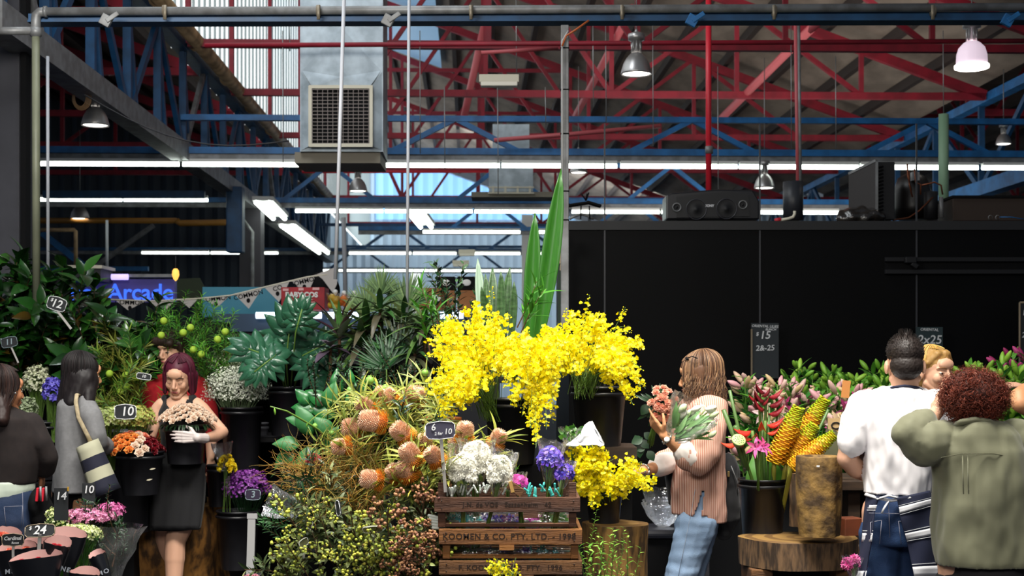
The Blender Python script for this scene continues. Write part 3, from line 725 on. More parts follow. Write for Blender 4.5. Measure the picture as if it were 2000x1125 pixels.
M_chalk = mat('chalk_writing', 'e4e6e8', .9)
M_chalk2 = mat('faint_chalk_writing', '8fa0a8', .9)
M_stake = mat('clear_grey_plastic', 'b8b4b0', .4)
def board(c, w, h, lines, lab, name='chalkboard_sign', shape='rect', roll=0, yaw=0, pitch=0, edge=None, stake=None, mb_=None, mt=None):
    """lines: (text, dx, dy, size) in metres from the centre"""
    c = Vector(c); t = empty(name, c, lab, 'price sign')
    Mx = facing(c, (math.sin(yaw), -math.cos(yaw), math.sin(pitch)), roll)
    if shape == 'rect': o = [(-w/2, -h/2), (w/2, -h/2), (w/2, h/2), (-w/2, h/2)]
    else:
        o = [(-w*.42, -h/2), (0, -h*.56), (w*.42, -h/2), (w/2, -h*.3), (w*.5, h*.3), (w*.42, h*.44), (0, h*.54), (-w*.42, h*.44), (-w*.5, h*.3), (-w/2, -h*.3)]
    k = len(o)
    def slab(sc, z0, z1):
        vs = [(x*sc, y*sc, z0) for x, y in o]+[(x*sc, y*sc, z1) for x, y in o]
        return vs, [tuple(range(k))[::-1], tuple(range(k, 2*k))]+[(i, (i+1) % k, (i+1) % k+k, i+k) for i in range(k)]
    mb = MB(); mb.add(*slab(1, -.006, .0), Mx); mb.build('board', mb_ or M_chalkb, t, False)
    if edge:
        mb = MB()
        for i in range(k):
            a = Mx @ V(o[i][0], o[i][1], .001); b = Mx @ V(o[(i+1) % k][0], o[(i+1) % k][1], .001); mb.tube([a, b], edge[0], 5)
        mb.build('border', edge[1], t)
    tm = MB()
    for l in lines:
        q = text_mb(l[0], Mx @ Matrix.Translation((l[1], l[2], .003)) @ Matrix.Rotation(l[4] if len(l) > 4 else R(-.05, .05), 4, 'Z'), l[3], .0006, l[3]*.012, shear=.15); tm.merge(q)
    if tm.n: tm.build('chalk_writing', mt or M_chalk, t, False)
    if stake:
        mb = MB(); a = Mx @ V(0, -h*.5, -.004); mb.beam(a+V(0, 0, .01), a+Vector(stake[0]), stake[1], .004, up=(0, 1, 0)); mb.build('stake', M_stake, t, False)
    return t
# ================================================================ centre display
# --- yellow oncidium sprays
def orchid(base, tip, bend, nb, lab, grp, size=.021, thick=.0016, side=3):
    t = empty('orchid_spray', base, lab, 'orchid spray', grp)
    pts = arc(base, tip, bend, 12); sm = MB(); fm = MB()
    sm.tube(pts, [thick*(1-.6*i/12) for i in range(13)], 4, False)
    L = (Vector(tip)-Vector(base)).length
    for j in range(side*3):
        tt = R(.42, .95); p, d = along(pts, tt); q = p+(d*.5+rdir()+V(0, -.25, -.15)).normalized()*R(.03, .085)*(1.25-tt)*1.3
        br = arc(p, q, V(0, 0, .01), 3); sm.tube(br, thick*.45, 3, False)
        k = max(2, int(nb/(side*3)*.75))
        for i in range(k):
            c, _ = along(br, R(.2, 1)); fm.inst(ONC, xf(c+rdir()*.011, V(0, -.9, .1)+rdir()*.9, V(0, 0, 1)+rdir()*.5, size*R(.6, 1.15)))
    for i in range(int(nb*.4)):
        tt = .5+.5*i/(nb*.4); p, d = along(pts, tt); fm.inst(ONC, xf(p+rdir()*.012, V(0, -.9, .1)+rdir()*.9, V(0, 0, 1)+rdir()*.5, size*R(.6, 1.1)*(1.25-.5*tt)))
    for i in range(6):
        p, d = along(pts, .9+.1*i/6); q = p+rdir()*.012; sm.tube([p, q], .0008, 3, False); fm.inst(BALL, xf(q, d, (0, 1, 0), .003))
    sm.build('stem', G_stem, t); fm.build('blossoms', C_yel, t); return t
LO = 'yellow orchid spray in the big fan above the crates'
def fan(base, poly, n, bz, yr, g, lab, nb=42, up=.16, Yb=6.5):
    for (px, py) in sample(poly, n):
        tip = at(px, py, R(*yr)); b = at(base[0]+R(-18, 18), base[1]+R(-8, 12), Yb+R(-.05, .05))
        h = max(.05, up+R(-.03, .06)); orchid(b, tip, V(0, R(-.08, .02), h), nb, lab, g, R(.019, .023))
random.seed(11)
fan((962, 812), [(838, 640), (880, 605), (960, 582), (1010, 620), (1010, 700), (960, 740), (900, 760), (850, 750), (828, 690)], 58, 0, (6.1, 6.8), 'yellow orchid sprays, left fan', 'yellow orchid spray in the left fan above the crates', 46)
fan((955, 815), [(828, 740), (905, 720), (915, 790), (868, 830), (822, 800)], 26, 0, (5.9, 6.2), 'yellow orchid sprays, left fan', 'yellow orchid spray in the left fan above the crates', 46, .22)
fan((1140, 770), [(1060, 640), (1110, 600), (1200, 622), (1262, 660), (1262, 700), (1200, 720), (1120, 735), (1050, 720)], 62, 0, (6.2, 6.9), 'yellow orchid sprays, right fan', 'yellow orchid spray in the right fan before the black wall', 46)
fan((1150, 765), [(1170, 720), (1255, 690), (1262, 770), (1235, 800), (1190, 770)], 22, 0, (6.0, 6.3), 'yellow orchid sprays, right fan', 'yellow orchid spray in the right fan before the black wall', 44, .2)
fan((1050, 760), [(960, 700), (1080, 660), (1110, 720), (1105, 800), (1060, 850), (1000, 800), (970, 790)], 44, 0, (5.8, 6.1), 'yellow orchid sprays, drooping middle', 'yellow orchid spray drooping in front between the two fans', 50, .2)
fan((1040, 770), [(1010, 820), (1050, 830), (1050, 880), (1015, 868)], 3, 0, (5.75, 5.9), 'yellow orchid sprays, drooping middle', 'yellow orchid spray drooping in front between the two fans', 40, .3)
fan((1010, 790), [(985, 640), (1075, 640), (1075, 730), (975, 720)], 16, 0, (6.2, 6.6), 'yellow orchid sprays, drooping middle', 'yellow orchid spray drooping in front between the two fans', 44, .12)
for (x, y) in ((958, 560), (1152, 575), (1222, 600), (1105, 602), (925, 590)):
    orchid(at(x*.4+1080*.6 if x > 1050 else x*.4+965*.6, 770, 6.5), at(x, y, 6.5), V(.02, 0, .05), 16, 'thin yellow orchid spray rising above the rest', 'yellow orchid sprays rising highest', .018)
# lower right bunch of small yellow blooms on the stump
fan((1180, 985), [(1090, 880), (1150, 865), (1240, 872), (1262, 920), (1282, 945), (1240, 985), (1180, 1003), (1110, 960)], 52, 0, (5.9, 6.35), 'yellow sprays of the lower bunch', 'yellow spray in the low bunch on the stump', 44, .1, 6.25)
# buckets that hold the fans and the boxes they stand on
zb = at(0, 900, 6.5).z
bucket((at(1170, 0, 6.62).x, 6.62, at(0, 870, 6.62).z), .13, .27, 'tall black bucket holding the right orchid fan')
bucket((at(1000, 0, 6.6).x, 6.6, at(0, 905, 6.6).z), .13, .3, 'black bucket behind the crates holding the left orchid fan')
t = empty('plinth', (at(1080, 0, 6.75).x, 6.75, 0), 'dark timber plinth under the tall orchid buckets', 'plinth')
mb = MB(); mb.box((at(1085, 0, 6.75).x, 6.78, at(0, 905, 6.6).z/2), (.72, .42, at(0, 905, 6.6).z)); mb.build('body', M_matblack, t, False, bevel=.01)
mb = MB(); mb.box((at(1170, 0, 6.62).x, 6.66, (at(0, 905, 6.6).z+at(0, 870, 6.62).z)/2), (.34, .34, at(0, 870, 6.62).z-at(0, 905, 6.6).z-.002)); mb.build('riser', M_wetwood, t, False)
t = empty('terracotta_pot', at(862, 845, 6.4), 'orange clay pot half hidden below the left orchid fan', 'pot')
mb = MB(); mb.lathe([(.05, -.12), (.085, .03), (.095, .03), (.095, .06), (.08, .06), (.07, .0)], Matrix.Translation(at(862, 840, 6.45)), 20, cap=False); mb.build('body', mat('terracotta', 'b0602a', .8), t)
# strap leaves behind
def straps(name, base, tips, w, m, lab, cat, n=10, grp=None, curl=0):
    for i, (tip, bw) in enumerate(tips):
        t = empty(name, base[i] if isinstance(base, list) else base, lab[i] if isinstance(lab, list) else lab, cat, grp)
        a = Vector(base[i] if isinstance(base, list) else base); pts = arc(a, tip, V(0, 0, 0)+V(R(-.02, .02), 0, 0), n); mb = MB(); vs = []; fs = []
        for k, p in enumerate(pts):
            s = k/n; hw = bw*(.35+.65*math.sin(PI*min(.5, s*.9)))*(1 if s < .55 else math.cos((s-.55)/.45*PI/2)**.8)*.5+.0008; yy = curl
            for q, dy in ((-1, -.25), (-.5, -.06), (0, 0), (.5, -.06), (1, -.25)): vs.append(p+V(q*hw, -dy*hw*-1.0, 0)+V(0, -abs(q)*hw*.35, 0))
        for k in range(n):
            for j in range(4): a_ = k*5+j; fs.append((a_, a_+1, a_+6, a_+5))
        mb.add(vs, fs); mb.build('blade', m, t, solid=.003)
G_strap = mat('tall_green_blade', '2f7a24', .35, isl=['1c5418', '3c7c20'], trans=.25, noise_s=40, noise_col='1c4a18', noise_amt=.35, stretch=(6, 6, .3))
straps('strap_leaf', [at(1045, 700, 7.4), at(1030, 700, 7.4)], [(at(1096, 330, 7.4), .1), (at(1045, 415, 7.4), .085)], 0, G_strap,
       ['tallest broad green blade rising to the grey post', 'second tall green blade just left of the tallest'], 'leaf')
for i, (x, y, bx, w) in enumerate([(933, 505, 945, .05), (962, 522, 962, .06), (978, 530, 975, .05), (996, 522, 985, .055), (1004, 550, 1000, .04), (948, 535, 950, .045), (940, 560, 958, .05), (1010, 575, 995, .03)]):
    straps('snake_plant_leaf', at(bx, 660, 7.7), [(at(x, y, 7.7+R(-.1, .1)), w)], 0, G_snake if i not in (0,) else mat('pale_snake_leaf', '8aa08c', .4), 'stiff pointed snake plant blade behind the orchids', 'leaf', grp='snake plant blades')
t = empty('plant_pot', (at(975, 0, 7.7).x, 7.7, at(0, 660, 7.7).z-.25), 'dark pot of the snake plant behind the orchids', 'pot')
MB().lathe([(.1, 0), (.13, .25), (.12, .25), (.1, .2)], Matrix.Translation((at(975, 0, 7.7).x, 7.7, at(0, 660, 7.7).z-.25)), 20, cap=False).build('body', M_bucket, t)
# --- crates
M_crate = mat('orange_brown_crate_wood', '8e5c28', .75, noise_s=5, noise_col='55331a', noise_amt=.8, stretch=(.5, 1, 6), bump=.4, bump_s=50, var=.15)
M_crate2 = mat('dark_crate_wood', '5c3a26', .8, noise_s=6, noise_col='2e1a12', noise_amt=.8, stretch=(.5, 1, 6), bump=.5, bump_s=50, var=.15)
M_crate3 = mat('brown_crate_wood', '6e4822', .8, noise_s=6, noise_col='3c2413', noise_amt=.8, stretch=(.5, 1, 6), bump=.5, bump_s=50, var=.15)
M_ink = mat('stamped_ink', '24150c', .9)
YC = 5.6; k = YC/F
def crate(x0, x1, yt, yb, zfloor, m, stamp, lab, dep=.4, posttop=0, tilt=0):
    """front rail between pixel rows yt and yb; box below it down to zfloor row"""
    a = at(x0, yt, YC); b = at(x1, yb, YC); z1 = a.z; z0 = b.z; zf = at(0, zfloor, YC).z; w = b.x-a.x; cx = (a.x+b.x)/2
    t = empty('wooden_crate', (cx, YC, zf), lab, 'crate')
    for nm, yy in (('front_rail', YC), ('back_rail', YC+dep)):
        mb = MB(); mb.box((cx, yy, (z0+z1)/2), (w, .014, z1-z0)); mb.build(nm, m, t, False, bevel=.002)
    for s in (-1, 1):
        mb = MB(); mb.box((cx+s*(w/2-.007), YC+dep/2, (z0+z1)/2), (.014, dep-.02, z1-z0)); mb.build('side_rail', m, t, False, bevel=.002)
        for yy in (.022, dep-.022):
            mb = MB(); mb.box((cx+s*(w/2-.03), YC+yy, (zf+z1+posttop)/2), (.03, .028, z1+posttop-zf)); mb.build('corner_post', m, t, False, bevel=.002)
    mb = MB()
    for i in range(6): mb.box((cx, YC+.04+i*(dep-.08)/5, zf+.006), (w-.04, .05, .01))
    mb.build('base_slats', m, t, False)
    mb = MB(); mb.box((cx+R(-.1, .1), YC-.002, z0-.012), (.06, .02, .022)); mb.build('cleat', m, t, False)
    mb = MB()
    for s in (-1, 1):
        for dz in (-.25, .25): mb.ell((cx+s*(w/2-.03)+R(-.004, .004), YC-.008, (z0+z1)/2+dz*(z1-z0)), (.003, .002, .003))
    mb.build('nail_heads', mat('rusty_nail', '2a1a14', .6), t)
    if stamp: text_mb(stamp[0], facing((cx+stamp[2], YC-.0078, (z0+z1)/2)), stamp[1], .0003, .0006 if stamp[1] > .02 else 0, space=1.08).build('stamped_text', M_ink, t, False)
    return t
crate(848, 1133, 971, 1000, 1030, M_crate2, ('J.N. de VOS   Sassenheim   42', .027, -.0), 'top dark weathered crate of the stack, full of wrapped white and blue blooms', posttop=.058)
crate(857, 1137, 1033, 1063, 1092, M_crate, ('KOOMEN & CO. PTY. LTD. - 1998', .034, -.005), 'middle orange-brown crate stamped in dark capital letters')
crate(857, 1137, 1095, 1122, 1152, M_crate3, ('F. KOOMEN & CO. PTY.  1996', .03, 0), 'lowest crate of the stack with a faded stamp')
t = empty('crate_stand', (at(995, 0, 5.8).x, 5.8, 0), 'dark stand below the crate stack', 'stand')
zs = at(0, 1152, YC).z; mb = MB(); mb.box((at(997, 0, 5.8).x, 5.8, zs/2-.002), (.56, .38, zs-.004)); mb.build('body', M_wetwood, t, False)
# wrapped contents
F1 = film('clear_wrap'); F2 = film('crinkled_wrap', 'f4f8ff', .16)
def wrap(c, r, h, d=(0, 0, 1), lab=None, name='film', parent=None, open_=1.5, seed=0, m=None, n=26, k=9, prof=None):
    """crumpled film cone around an axis"""
    mb = MB(); vs = []; d = Vector(d); x, y, z = frame(d)
    for i in range(k+1):
        s = i/k; rr = r*(prof(s) if prof else (.25+.75*s**.6)*(1+.12*(open_-1)*s))
        for j in range(n):
            a = 2*PI*j/n; q = noise.noise(V(math.cos(a)*2.2+seed, math.sin(a)*2.2, s*3)); q2 = noise.noise(V(math.cos(a)*6+seed, math.sin(a)*6, s*9+4))
            rad = rr*(1+.22*q+.12*q2+(.06 if j % 2 else -.06)*s); vs.append(Vector(c)+x*math.cos(a)*rad+y*math.sin(a)*rad+z*(h*s+h*.07*q2+(.06*h*q if i == k else 0)))
    fs = [(i*n+j, i*n+(j+1) % n, (i+1)*n+(j+1) % n, (i+1)*n+j) for i in range(k) for j in range(n)]
    mb.add(vs, fs); return mb.build(name, m or F1, parent)
def cluster(fm, c, r, T, s, n, face=V(0, -1, .5), low=-.3):
    for i in range(n):
        d = rdir()
        while d.z < low: d = rdir()
        fm.inst(T, xf(Vector(c)+Vector((d.x*r[0], d.y*r[1], d.z*r[2])), d+face*.5, rdir(), s*R(.7, 1.15)))
def bouquet(c, r, h, T, ts, n, m, lab, d=(0, 0, 1), film_=True, leaf=None, g=None, name='wrapped_bouquet', stem=.18, seed=0, fm_=None, cat='bouquet'):
    c = Vector(c); t = empty(name, c, lab, cat, g); fm = MB(); d = Vector(d).normalized(); cluster(fm, c+d*h*.55, r, T, ts, n); fm.build('blooms', m, t)
    sm = MB()
    for i in range(9): sm.tube([c-d*stem+rdir()*.012, c+d*h*.3+rdir()*r[0]*.3, c+d*h*.5+rdir()*r[0]*.5], .0025, 4)
    sm.build('stems', G_stem, t)
    if leaf:
        lm = MB()
        for i in range(leaf[1]): lm.inst(leaf[0], xf(c+d*h*R(.1, .5)+rdir()*r[0]*.6, d+rdir()*.8, V(0, -1, .3)+rdir()*.5, leaf[2]*R(.7, 1.2)))
        lm.build('leaves', leaf[3], t)
    if film_: wrap(c-d*.02, max(r[0], r[1])*1.25, h*1.5, d, parent=t, name='film_wrap', seed=seed, m=fm_ or F1)
    return t
FRILL = CARN
bouquet(at(905, 965, 5.66), (.05, .04, .08), .15, FRILL, .023, 80, C_white, 'white frilly bouquet in film in the top crate behind the small price sign', seed=1, leaf=(L_mid, 10, .05, G_lime))
bouquet(at(930, 940, 5.72), (.06, .045, .085), .13, FRILL, .024, 100, C_white, 'tallest white bouquet in film at the back of the top crate', seed=2, leaf=(L_mid, 10, .05, G_lime))
bouquet(at(968, 960, 5.64), (.042, .035, .07), .13, FRILL, .022, 70, C_white, 'right-hand white bouquet in film, leaning right in the top crate', d=(.25, 0, 1), seed=3)
bouquet(at(884, 955, 5.75), (.03, .035, .05), .12, FRILL, .019, 45, C_white, 'leftmost white bouquet in film beside the crate corner post', d=(-.25, 0, 1), seed=4)
C_bluo = mat('dyed_blue_orchid', '2a2a98', .4, isl=['1c1c80', '3a2aa8', '6a3ab8', '9a88e0'], trans=.15)
C_mag = mat('dyed_magenta_orchid', 'b8288c', .4, isl=['8a1868', 'c83aa0', 'e070c0'], trans=.15)
C_teal = mat('teal_stem_wrap', '2ab0b0', .35, isl=['18989c', '40c4bc', '90e0d8'], trans=.1)
MOTH = joinT((petalsT(5, .6, 78, .15, 3, 1, .1), None), (petalsT(3, .4, 30, .2, 2, .4, .2), None))
bouquet(at(1072, 935, 5.7), (.045, .04, .06), .12, MOTH, .026, 55, C_bluo, 'blue and violet orchids in pointed film at the right of the top crate', seed=5, d=(.08, 0, 1))
bouquet(at(1098, 945, 5.66), (.03, .03, .035), .08, MOTH, .022, 30, C_bluo, 'darker blue orchids low at the right end of the top crate', seed=6, d=(.2, 0, 1))
bouquet(at(1013, 958, 5.66), (.032, .03, .025), .06, MOTH, .022, 30, C_mag, 'magenta orchids in film in the middle of the top crate', seed=7, d=(-.1, 0, 1))
bouquet(at(992, 950, 5.8), (.035, .03, .05), .1, L_mid, .03, 30, G_mid, 'dark leafy bundle in film behind the magenta orchids', seed=8)
def tubes_(x0, x1, y, Y, n, m, lab, g, cap=None):
    for i in range(n):
        x = R(x0, x1); p = at(x, y+R(-6, 6), Y+R(-.04, .04)); d = V(R(-.5, .5), R(-.5, .1), R(.3, 1)).normalized(); t = empty('flower_vial', p, lab, 'flower vial', g)
        MB().cap(p, p+d*.028, .0038, .0044, 8).build('vial', m, t); MB().cap(p-d*.006, p-d*.003, .005, .005, 8).build('cap', cap or m, t)
tubes_(1030, 1105, 962, 5.65, 16, C_teal, 'teal stem vial poking over the top crate rail', 'teal stem vials')
tubes_(872, 990, 962, 5.65, 24, mat('clear_white_vial', 'd8e0d8', .3), 'pale stem vial over the top crate rail below the white blooms', 'pale stem vials')
for i in range(5):
    p = at(862+i*2, 1012+i*5, 5.64); t = empty('flower_vial', p, 'pale stem vial sticking out left between the upper crates', 'flower vial', 'vials at the crate side')
    MB().cap(p, p+V(-.05, -.01, .012-.002*i), .006, .0065, 8).build('vial', mat('clear_white_vial', 'd8e0d8', .3), t)
def lying(c, L, r, mats, lab, seed, n=70):
    c = Vector(c); t = empty('wrapped_bundle', c, lab, 'bouquet'); q = 0
    for m, (a, b) in mats:
        fm = MB()
        for i in range(int(n*(b-a)*2)): fm.inst(MOTH, xf(c+V((R(a, b)-.5)*L, R(-.6, .9)*r, R(-.7, .5)*r), V(R(-1, 1), -1, R(-.2, 1)), rdir(), .018*R(.6, 1.2)))
        fm.build('blooms', m, t)
    sm = MB()
    for i in range(12): z = R(-.6, .5)*r; y = R(-.5, .5)*r; sm.tube([c+V(-L*.5, y, z), c+V(0, y*.5, z), c+V(L*.5, y, z*.6)], .003, 4)
    sm.build('stems', mat('pale_stem', '8aa088', .5), t)
    wrap(c-V(L*.5, 0, 0), r*1.1, L, (1, 0, 0), parent=t, name='film_wrap', seed=seed, m=F2, prof=lambda s: .75+.4*math.sin(PI*s))
lying(at(995, 1020, 5.72), .5, .045, [(C_teal, (0, .25)), (C_bluo, (.25, .6)), (C_mag, (.45, .8)), (G_mid, (.75, 1))], 'film wrapped dyed orchids lying inside the middle crate', 11)
lying(at(995, 1083, 5.72), .5, .045, [(G_mid, (0, .3)), (C_bluo, (.3, .65)), (C_teal, (.65, .9))], 'film wrapped blue orchids lying inside the lowest crate', 12)
lying(at(995, 1150, 5.72), .45, .04, [(C_yel, (0, 1))], 'wrapped yellow blooms lying below the lowest rail', 13, 30)
# small block label in top crate
t = empty('wooden_block', at(1005, 955, 5.62), 'small dark wooden block leaning in the top crate by the magenta orchids', 'block')
MB().box(at(1007, 955, 5.62), (.07, .025, .035), rot=(0, .6, 0)).build('block_body', M_crate3, t, False, bevel=.002)
MB().box(at(999, 951, 5.6), (.014, .012, .045), rot=(0, -.25, 0)).build('label_face', mat('pale_label', 'b08a4a', .6), t, False)
board(at(860, 840, 5.58), .118, .066, [('6', -.028, .012, .038), ('2 for', -.008, -.014, .017), ('10', .03, -.008, .032)], 'dark scalloped price sign reading 6 and 2 for 10 above the crates', shape='s', edge=(.0014, mat('sign_white_edge', 'd8d8dc', .5)), roll=.06, mb_=mat('slate_price_card', '3c3a4c', .6), stake=(V(.018, .02, -.22), .013))
# yellow tangle at the bottom of the crates
for i in range(7):
    orchid(at(965+i*12, 1150, 5.5), at(R(950, 1010), R(1100, 1118), 5.5), V(R(-.02, .02), 0, .03), 8, 'small yellow sprig poking up below the lowest crate', 'yellow sprigs at the bottom edge', .012)
# --- stump at right of crates + green trailing sprigs + paper
stump(at(1200, 0, 6.25).x, 6.25, .142, 0, at(0, 1022, 6.25).z, 'tree stump right of the crates with a bunch of yellow blooms on top', wob=.22, seed=4, flare=1.02)
bucket((at(1180, 0, 6.27).x, 6.27, at(0, 1022, 6.27).z+.002), .085, .16, 'low black bucket of yellow blooms on the stump')
G_lf = mat('sprig_leaf', '6aa030', .5, isl=['4c8a28', '7ab43a', 'a0cc58'], trans=.2)
def mk_sprig(n=16, L=.3, T=L_mid, s=.035, m=None, sm_=None, nm='green_sprig', lab='', cat='sprig', g='', ang=60, bend=.05, t0=.15, flower=None, r=.0025, droop=0, names=('stem', 'leaves')):
    pts = arc((0, 0, 0), (R(-.3, .3)*bend*4, R(-.3, .3)*bend*4, L), V(R(-1, 1)*bend, R(-1, 1)*bend, 0), 8); sm = MB(); lm = MB(); sm.tube(pts, [r*(1-.08*i) for i in range(9)], 5, False)
    dress(lm, pts, T, s, n, t0, ang, droop=droop); parts = [(names[0], sm, sm_ or G_stem), (names[1], lm, m or G_mid)]
    if flower:
        fm = MB(); stalk_flowers(fm, pts, flower[0], flower[1], flower[2], flower[3], flower[4]); parts.append((flower[6] if len(flower) > 6 else 'flowers', fm, flower[5]))
    return proto(nm, parts, lab, cat, g)
sp = [mk_sprig(18, .32, L_mid, .035, G_lf, nm='trailing_sprig', lab='light green leafy sprig growing at the foot of the stump', g='green sprigs at the stump foot') for i in range(4)]
place(sp, [(at(x, y, 5.95+R(-.1, .1)), V(R(-.3, .3), R(-.3, 0), 1), R(.6, 1.0), R(0, 6)) for x, y in [(1145, 1150), (1150, 1120), (1160, 1160), (1170, 1150), (1185, 1160), (1195, 1150), (1210, 1160), (1142, 1100), (1225, 1150), (1150, 1080), (1205, 1120), (1180, 1180), (1160, 1190), (1232, 1180), (1215, 1190), (1146, 1180)]])
t = empty('paper_wrap', at(1140, 850, 6.1), 'crumpled white paper sheet above the low yellow bunch', 'paper')
mb = MB(); g = []
for i in range(9):
    r_ = []
    for j in range(11):
        x = 1104+j*7.6; s = j/10; top = 815 if s > .5 else 850; pk = 870-(max(0, 36-95*abs(s-.66))+18*math.sin(PI*s)+5*noise.noise(V(j*.9, i*.5, 2)))*(i/8)**.7
        r_.append(at(x, pk+4*noise.noise(V(i*.6, j*.6, 0)), 6.02+.1*(i/8)+.03*noise.noise(V(i*.5, j*.7, 5))))
    g.append(r_)
mb.sheet(g); mb.build('sheet', mat('white_paper', 'e4e6ea', .7, trans=.2), t, solid=.002)
bouquet(at(1120, 866, 6.15), (.05, .04, .03), .06, L_round, .03, 40, G_mid, 'round green leafy bunch in film beside the white paper', seed=21)
# --- banksias
M_bk = mat('banksia_cone', 'd29a70', .8, isl=['b07c5c', 'f0cdb0', 'd09c7c', 'e4b898'])
M_bko = mat('banksia_orange_styles', 'e89020', .7, isl=['d87a18', 'f0a428', 'c86a14'])
def banksia(c, d, L, r, lab, fol=26, open_=.35):
    c = Vector(c); d = Vector(d).normalized(); t = empty('banksia', c, lab, 'banksia flower', None)
    x, y, z = frame(d); hm = MB(); om = MB(); M = Matrix((x, y, z)).transposed().to_4x4(); M.translation = c
    prof = [(r*.55, -L*.5), (r*.92, -L*.3), (r, 0), (r*.95, L*.25), (r*.7, L*.42), (r*.3, L*.5), (.0005, L*.52)]
    hm.lathe(prof, M, 14, cap=False)
    spike = MB().tube([(0, 0, 0), (0, 0, .6), (.12, 0, 1)], [.35, .22, .05], 3, False).T()
    n = int(420*L/.09)
    for i in range(n):
        s = (i+.5)/n; zz = -L*.46+L*.95*s; rr = np.interp(zz, [p[1] for p in prof], [p[0] for p in prof]); a = i*2.39996
        o = (x*math.cos(a)+y*math.sin(a)); pos = c+o*rr*.95+z*zz; dd = o+z*(.5 if s > open_ else -.1)
        (om if s < open_ else hm).inst(spike, xf(pos, dd, z, (.008, .008, .016 if s > open_ else .024*(1.2-s))))
    hm.build('flower_cone', M_bk, t); om.build('open_styles', M_bko, t)
    base = c-d*L*.5; sp = arc(base-d*.32+V(0, .12, -.1), base, d*.05, 6); sm = MB(); sm.tube(sp, .005, 6); sm.build('stem', G_wood, t)
    lm = MB(); NL = leafT(.1, 4, .3, .35, .6)
    for i in range(fol):
        a = i*2.4; o = x*math.cos(a)+y*math.sin(a); s = R(-.25, .1); q = base+d*s*.4
        lm.inst(NL, xf(q+o*r*.4, d*R(.5, 1.2)+o*R(.5, 1.1), d-o, R(.08, .15)))
    lm.build('leaves', G_yel, t); return t
bks = [(798, 776, 6.2, 40, .9, 1, 'upright banksia beside the left edge of the orchids'), (762, 780, 6.25, 40, .5, 1.2, 'banksia second from the top, left of the upright one'), (742, 774, 6.3, 34, .5, .9, 'small banksia high at the left of the heap'),
       (716, 796, 6.1, 38, -.8, .7, 'banksia at the upper left edge pointing left'), (729, 822, 5.9, 52, -1, .15, 'large orange banksia lying almost flat at the left'), (692, 835, 6.1, 44, -1, .05, 'slim pale banksia left of the large orange one'),
       (786, 846, 5.85, 44, -.7, .7, 'round-topped golden banksia in the middle of the heap'), (668, 872, 6.0, 36, -1, -.1, 'pale banksia at the far left of the heap'),
       (803, 890, 5.7, 46, -.55, .9, 'large pinkish banksia low in the heap right of the dark gap'), (849, 893, 5.65, 38, -.5, .7, 'round pink banksia just left of the small sign stake'),
       (772, 925, 5.75, 34, -.6, .8, 'slim banksia leaning left below the large pinkish one'), (795, 920, 5.7, 42, -.5, .8, 'banksia leaning left beside the slim one'), (727, 936, 5.7, 42, -1, .15, 'lowest banksia pointing left over the twigs'),
       (908, 845, 5.85, 38, .1, 1, 'banksia peeping above the white bouquets'), (972, 858, 5.85, 34, .5, 1, 'banksia right of the white bouquets'), (890, 872, 5.9, 30, -.2, 1, 'small banksia behind the price sign stake'),
       (830, 865, 5.9, 32, .0, 1, 'banksia bud behind the large pinkish one'), (815, 775, 6.3, 36, .3, 1, 'banksia half hidden by the orchids with orange base')]
random.seed(5)
for (x, y, Y, w, dx, dz, lab) in bks:
    kk = Y/F; banksia(at(x, y, Y), V(dx, -.35, dz), w*1.05*kk, w*.33*kk, 'pinkish tan '+lab, 30)
# long thin leaves around them: bundles of fine foliage
ft = [mk_sprig(46, .36, leafT(.07, 4, .3, .5, .5), .13, G_yel, G_wood, 'banksia_foliage', 'narrow-leaved yellow-green branch in the banksia heap', 'foliage branch', 'narrow-leaved branches of the banksia heap', 45, .06, .1) for i in range(5)]
ps = sample([(660, 850), (700, 790), (780, 770), (840, 800), (860, 880), (850, 950), (760, 950), (680, 900)], 44)
place(ft, [(at(x+40, y+60, 6.35+(950-y)*-.0008+R(0, .3)), V(-.7+(x-660)/250, -.7, R(.3, 1)), R(.7, 1.0), R(0, 6)) for x, y in ps])
# twisted willow twigs
def mk_twig():
    sm = MB(); 
    for j in range(16):
        p = V(R(-.02, .02), R(-.02, .02), 0); d = V(R(-.8, .8), R(-.8, .8), 1).normalized(); pts = [p]; c = rdir()
        for i in range(14):
            c = (c+rdir()*.55).normalized(); d = (d+c*.42).normalized(); p = p+d*.022; pts.append(p.copy())
        sm.tube(pts, [.0022*(1-i/18) for i in range(15)], 4, False)
    return proto('curly_twig_bunch', [('twigs', sm, mat('golden_brown_twig', '8a5c20', .6, isl=['6a3c16', 'a06c22', '8a7a28', '55401a']))], 'golden brown curly twig bunch in the middle of the heap', 'twigs', 'curly twig bunches')
tw = [mk_twig() for i in range(5)]
place(tw, [(at(x, y, 5.95+R(-.1, .2)), V(R(-1, .3), -.6, R(.2, 1)), R(.6, .95), R(0, 6)) for x, y in sample([(580, 930), (620, 900), (700, 880), (760, 930), (740, 985), (640, 1010), (600, 980)], 34)])
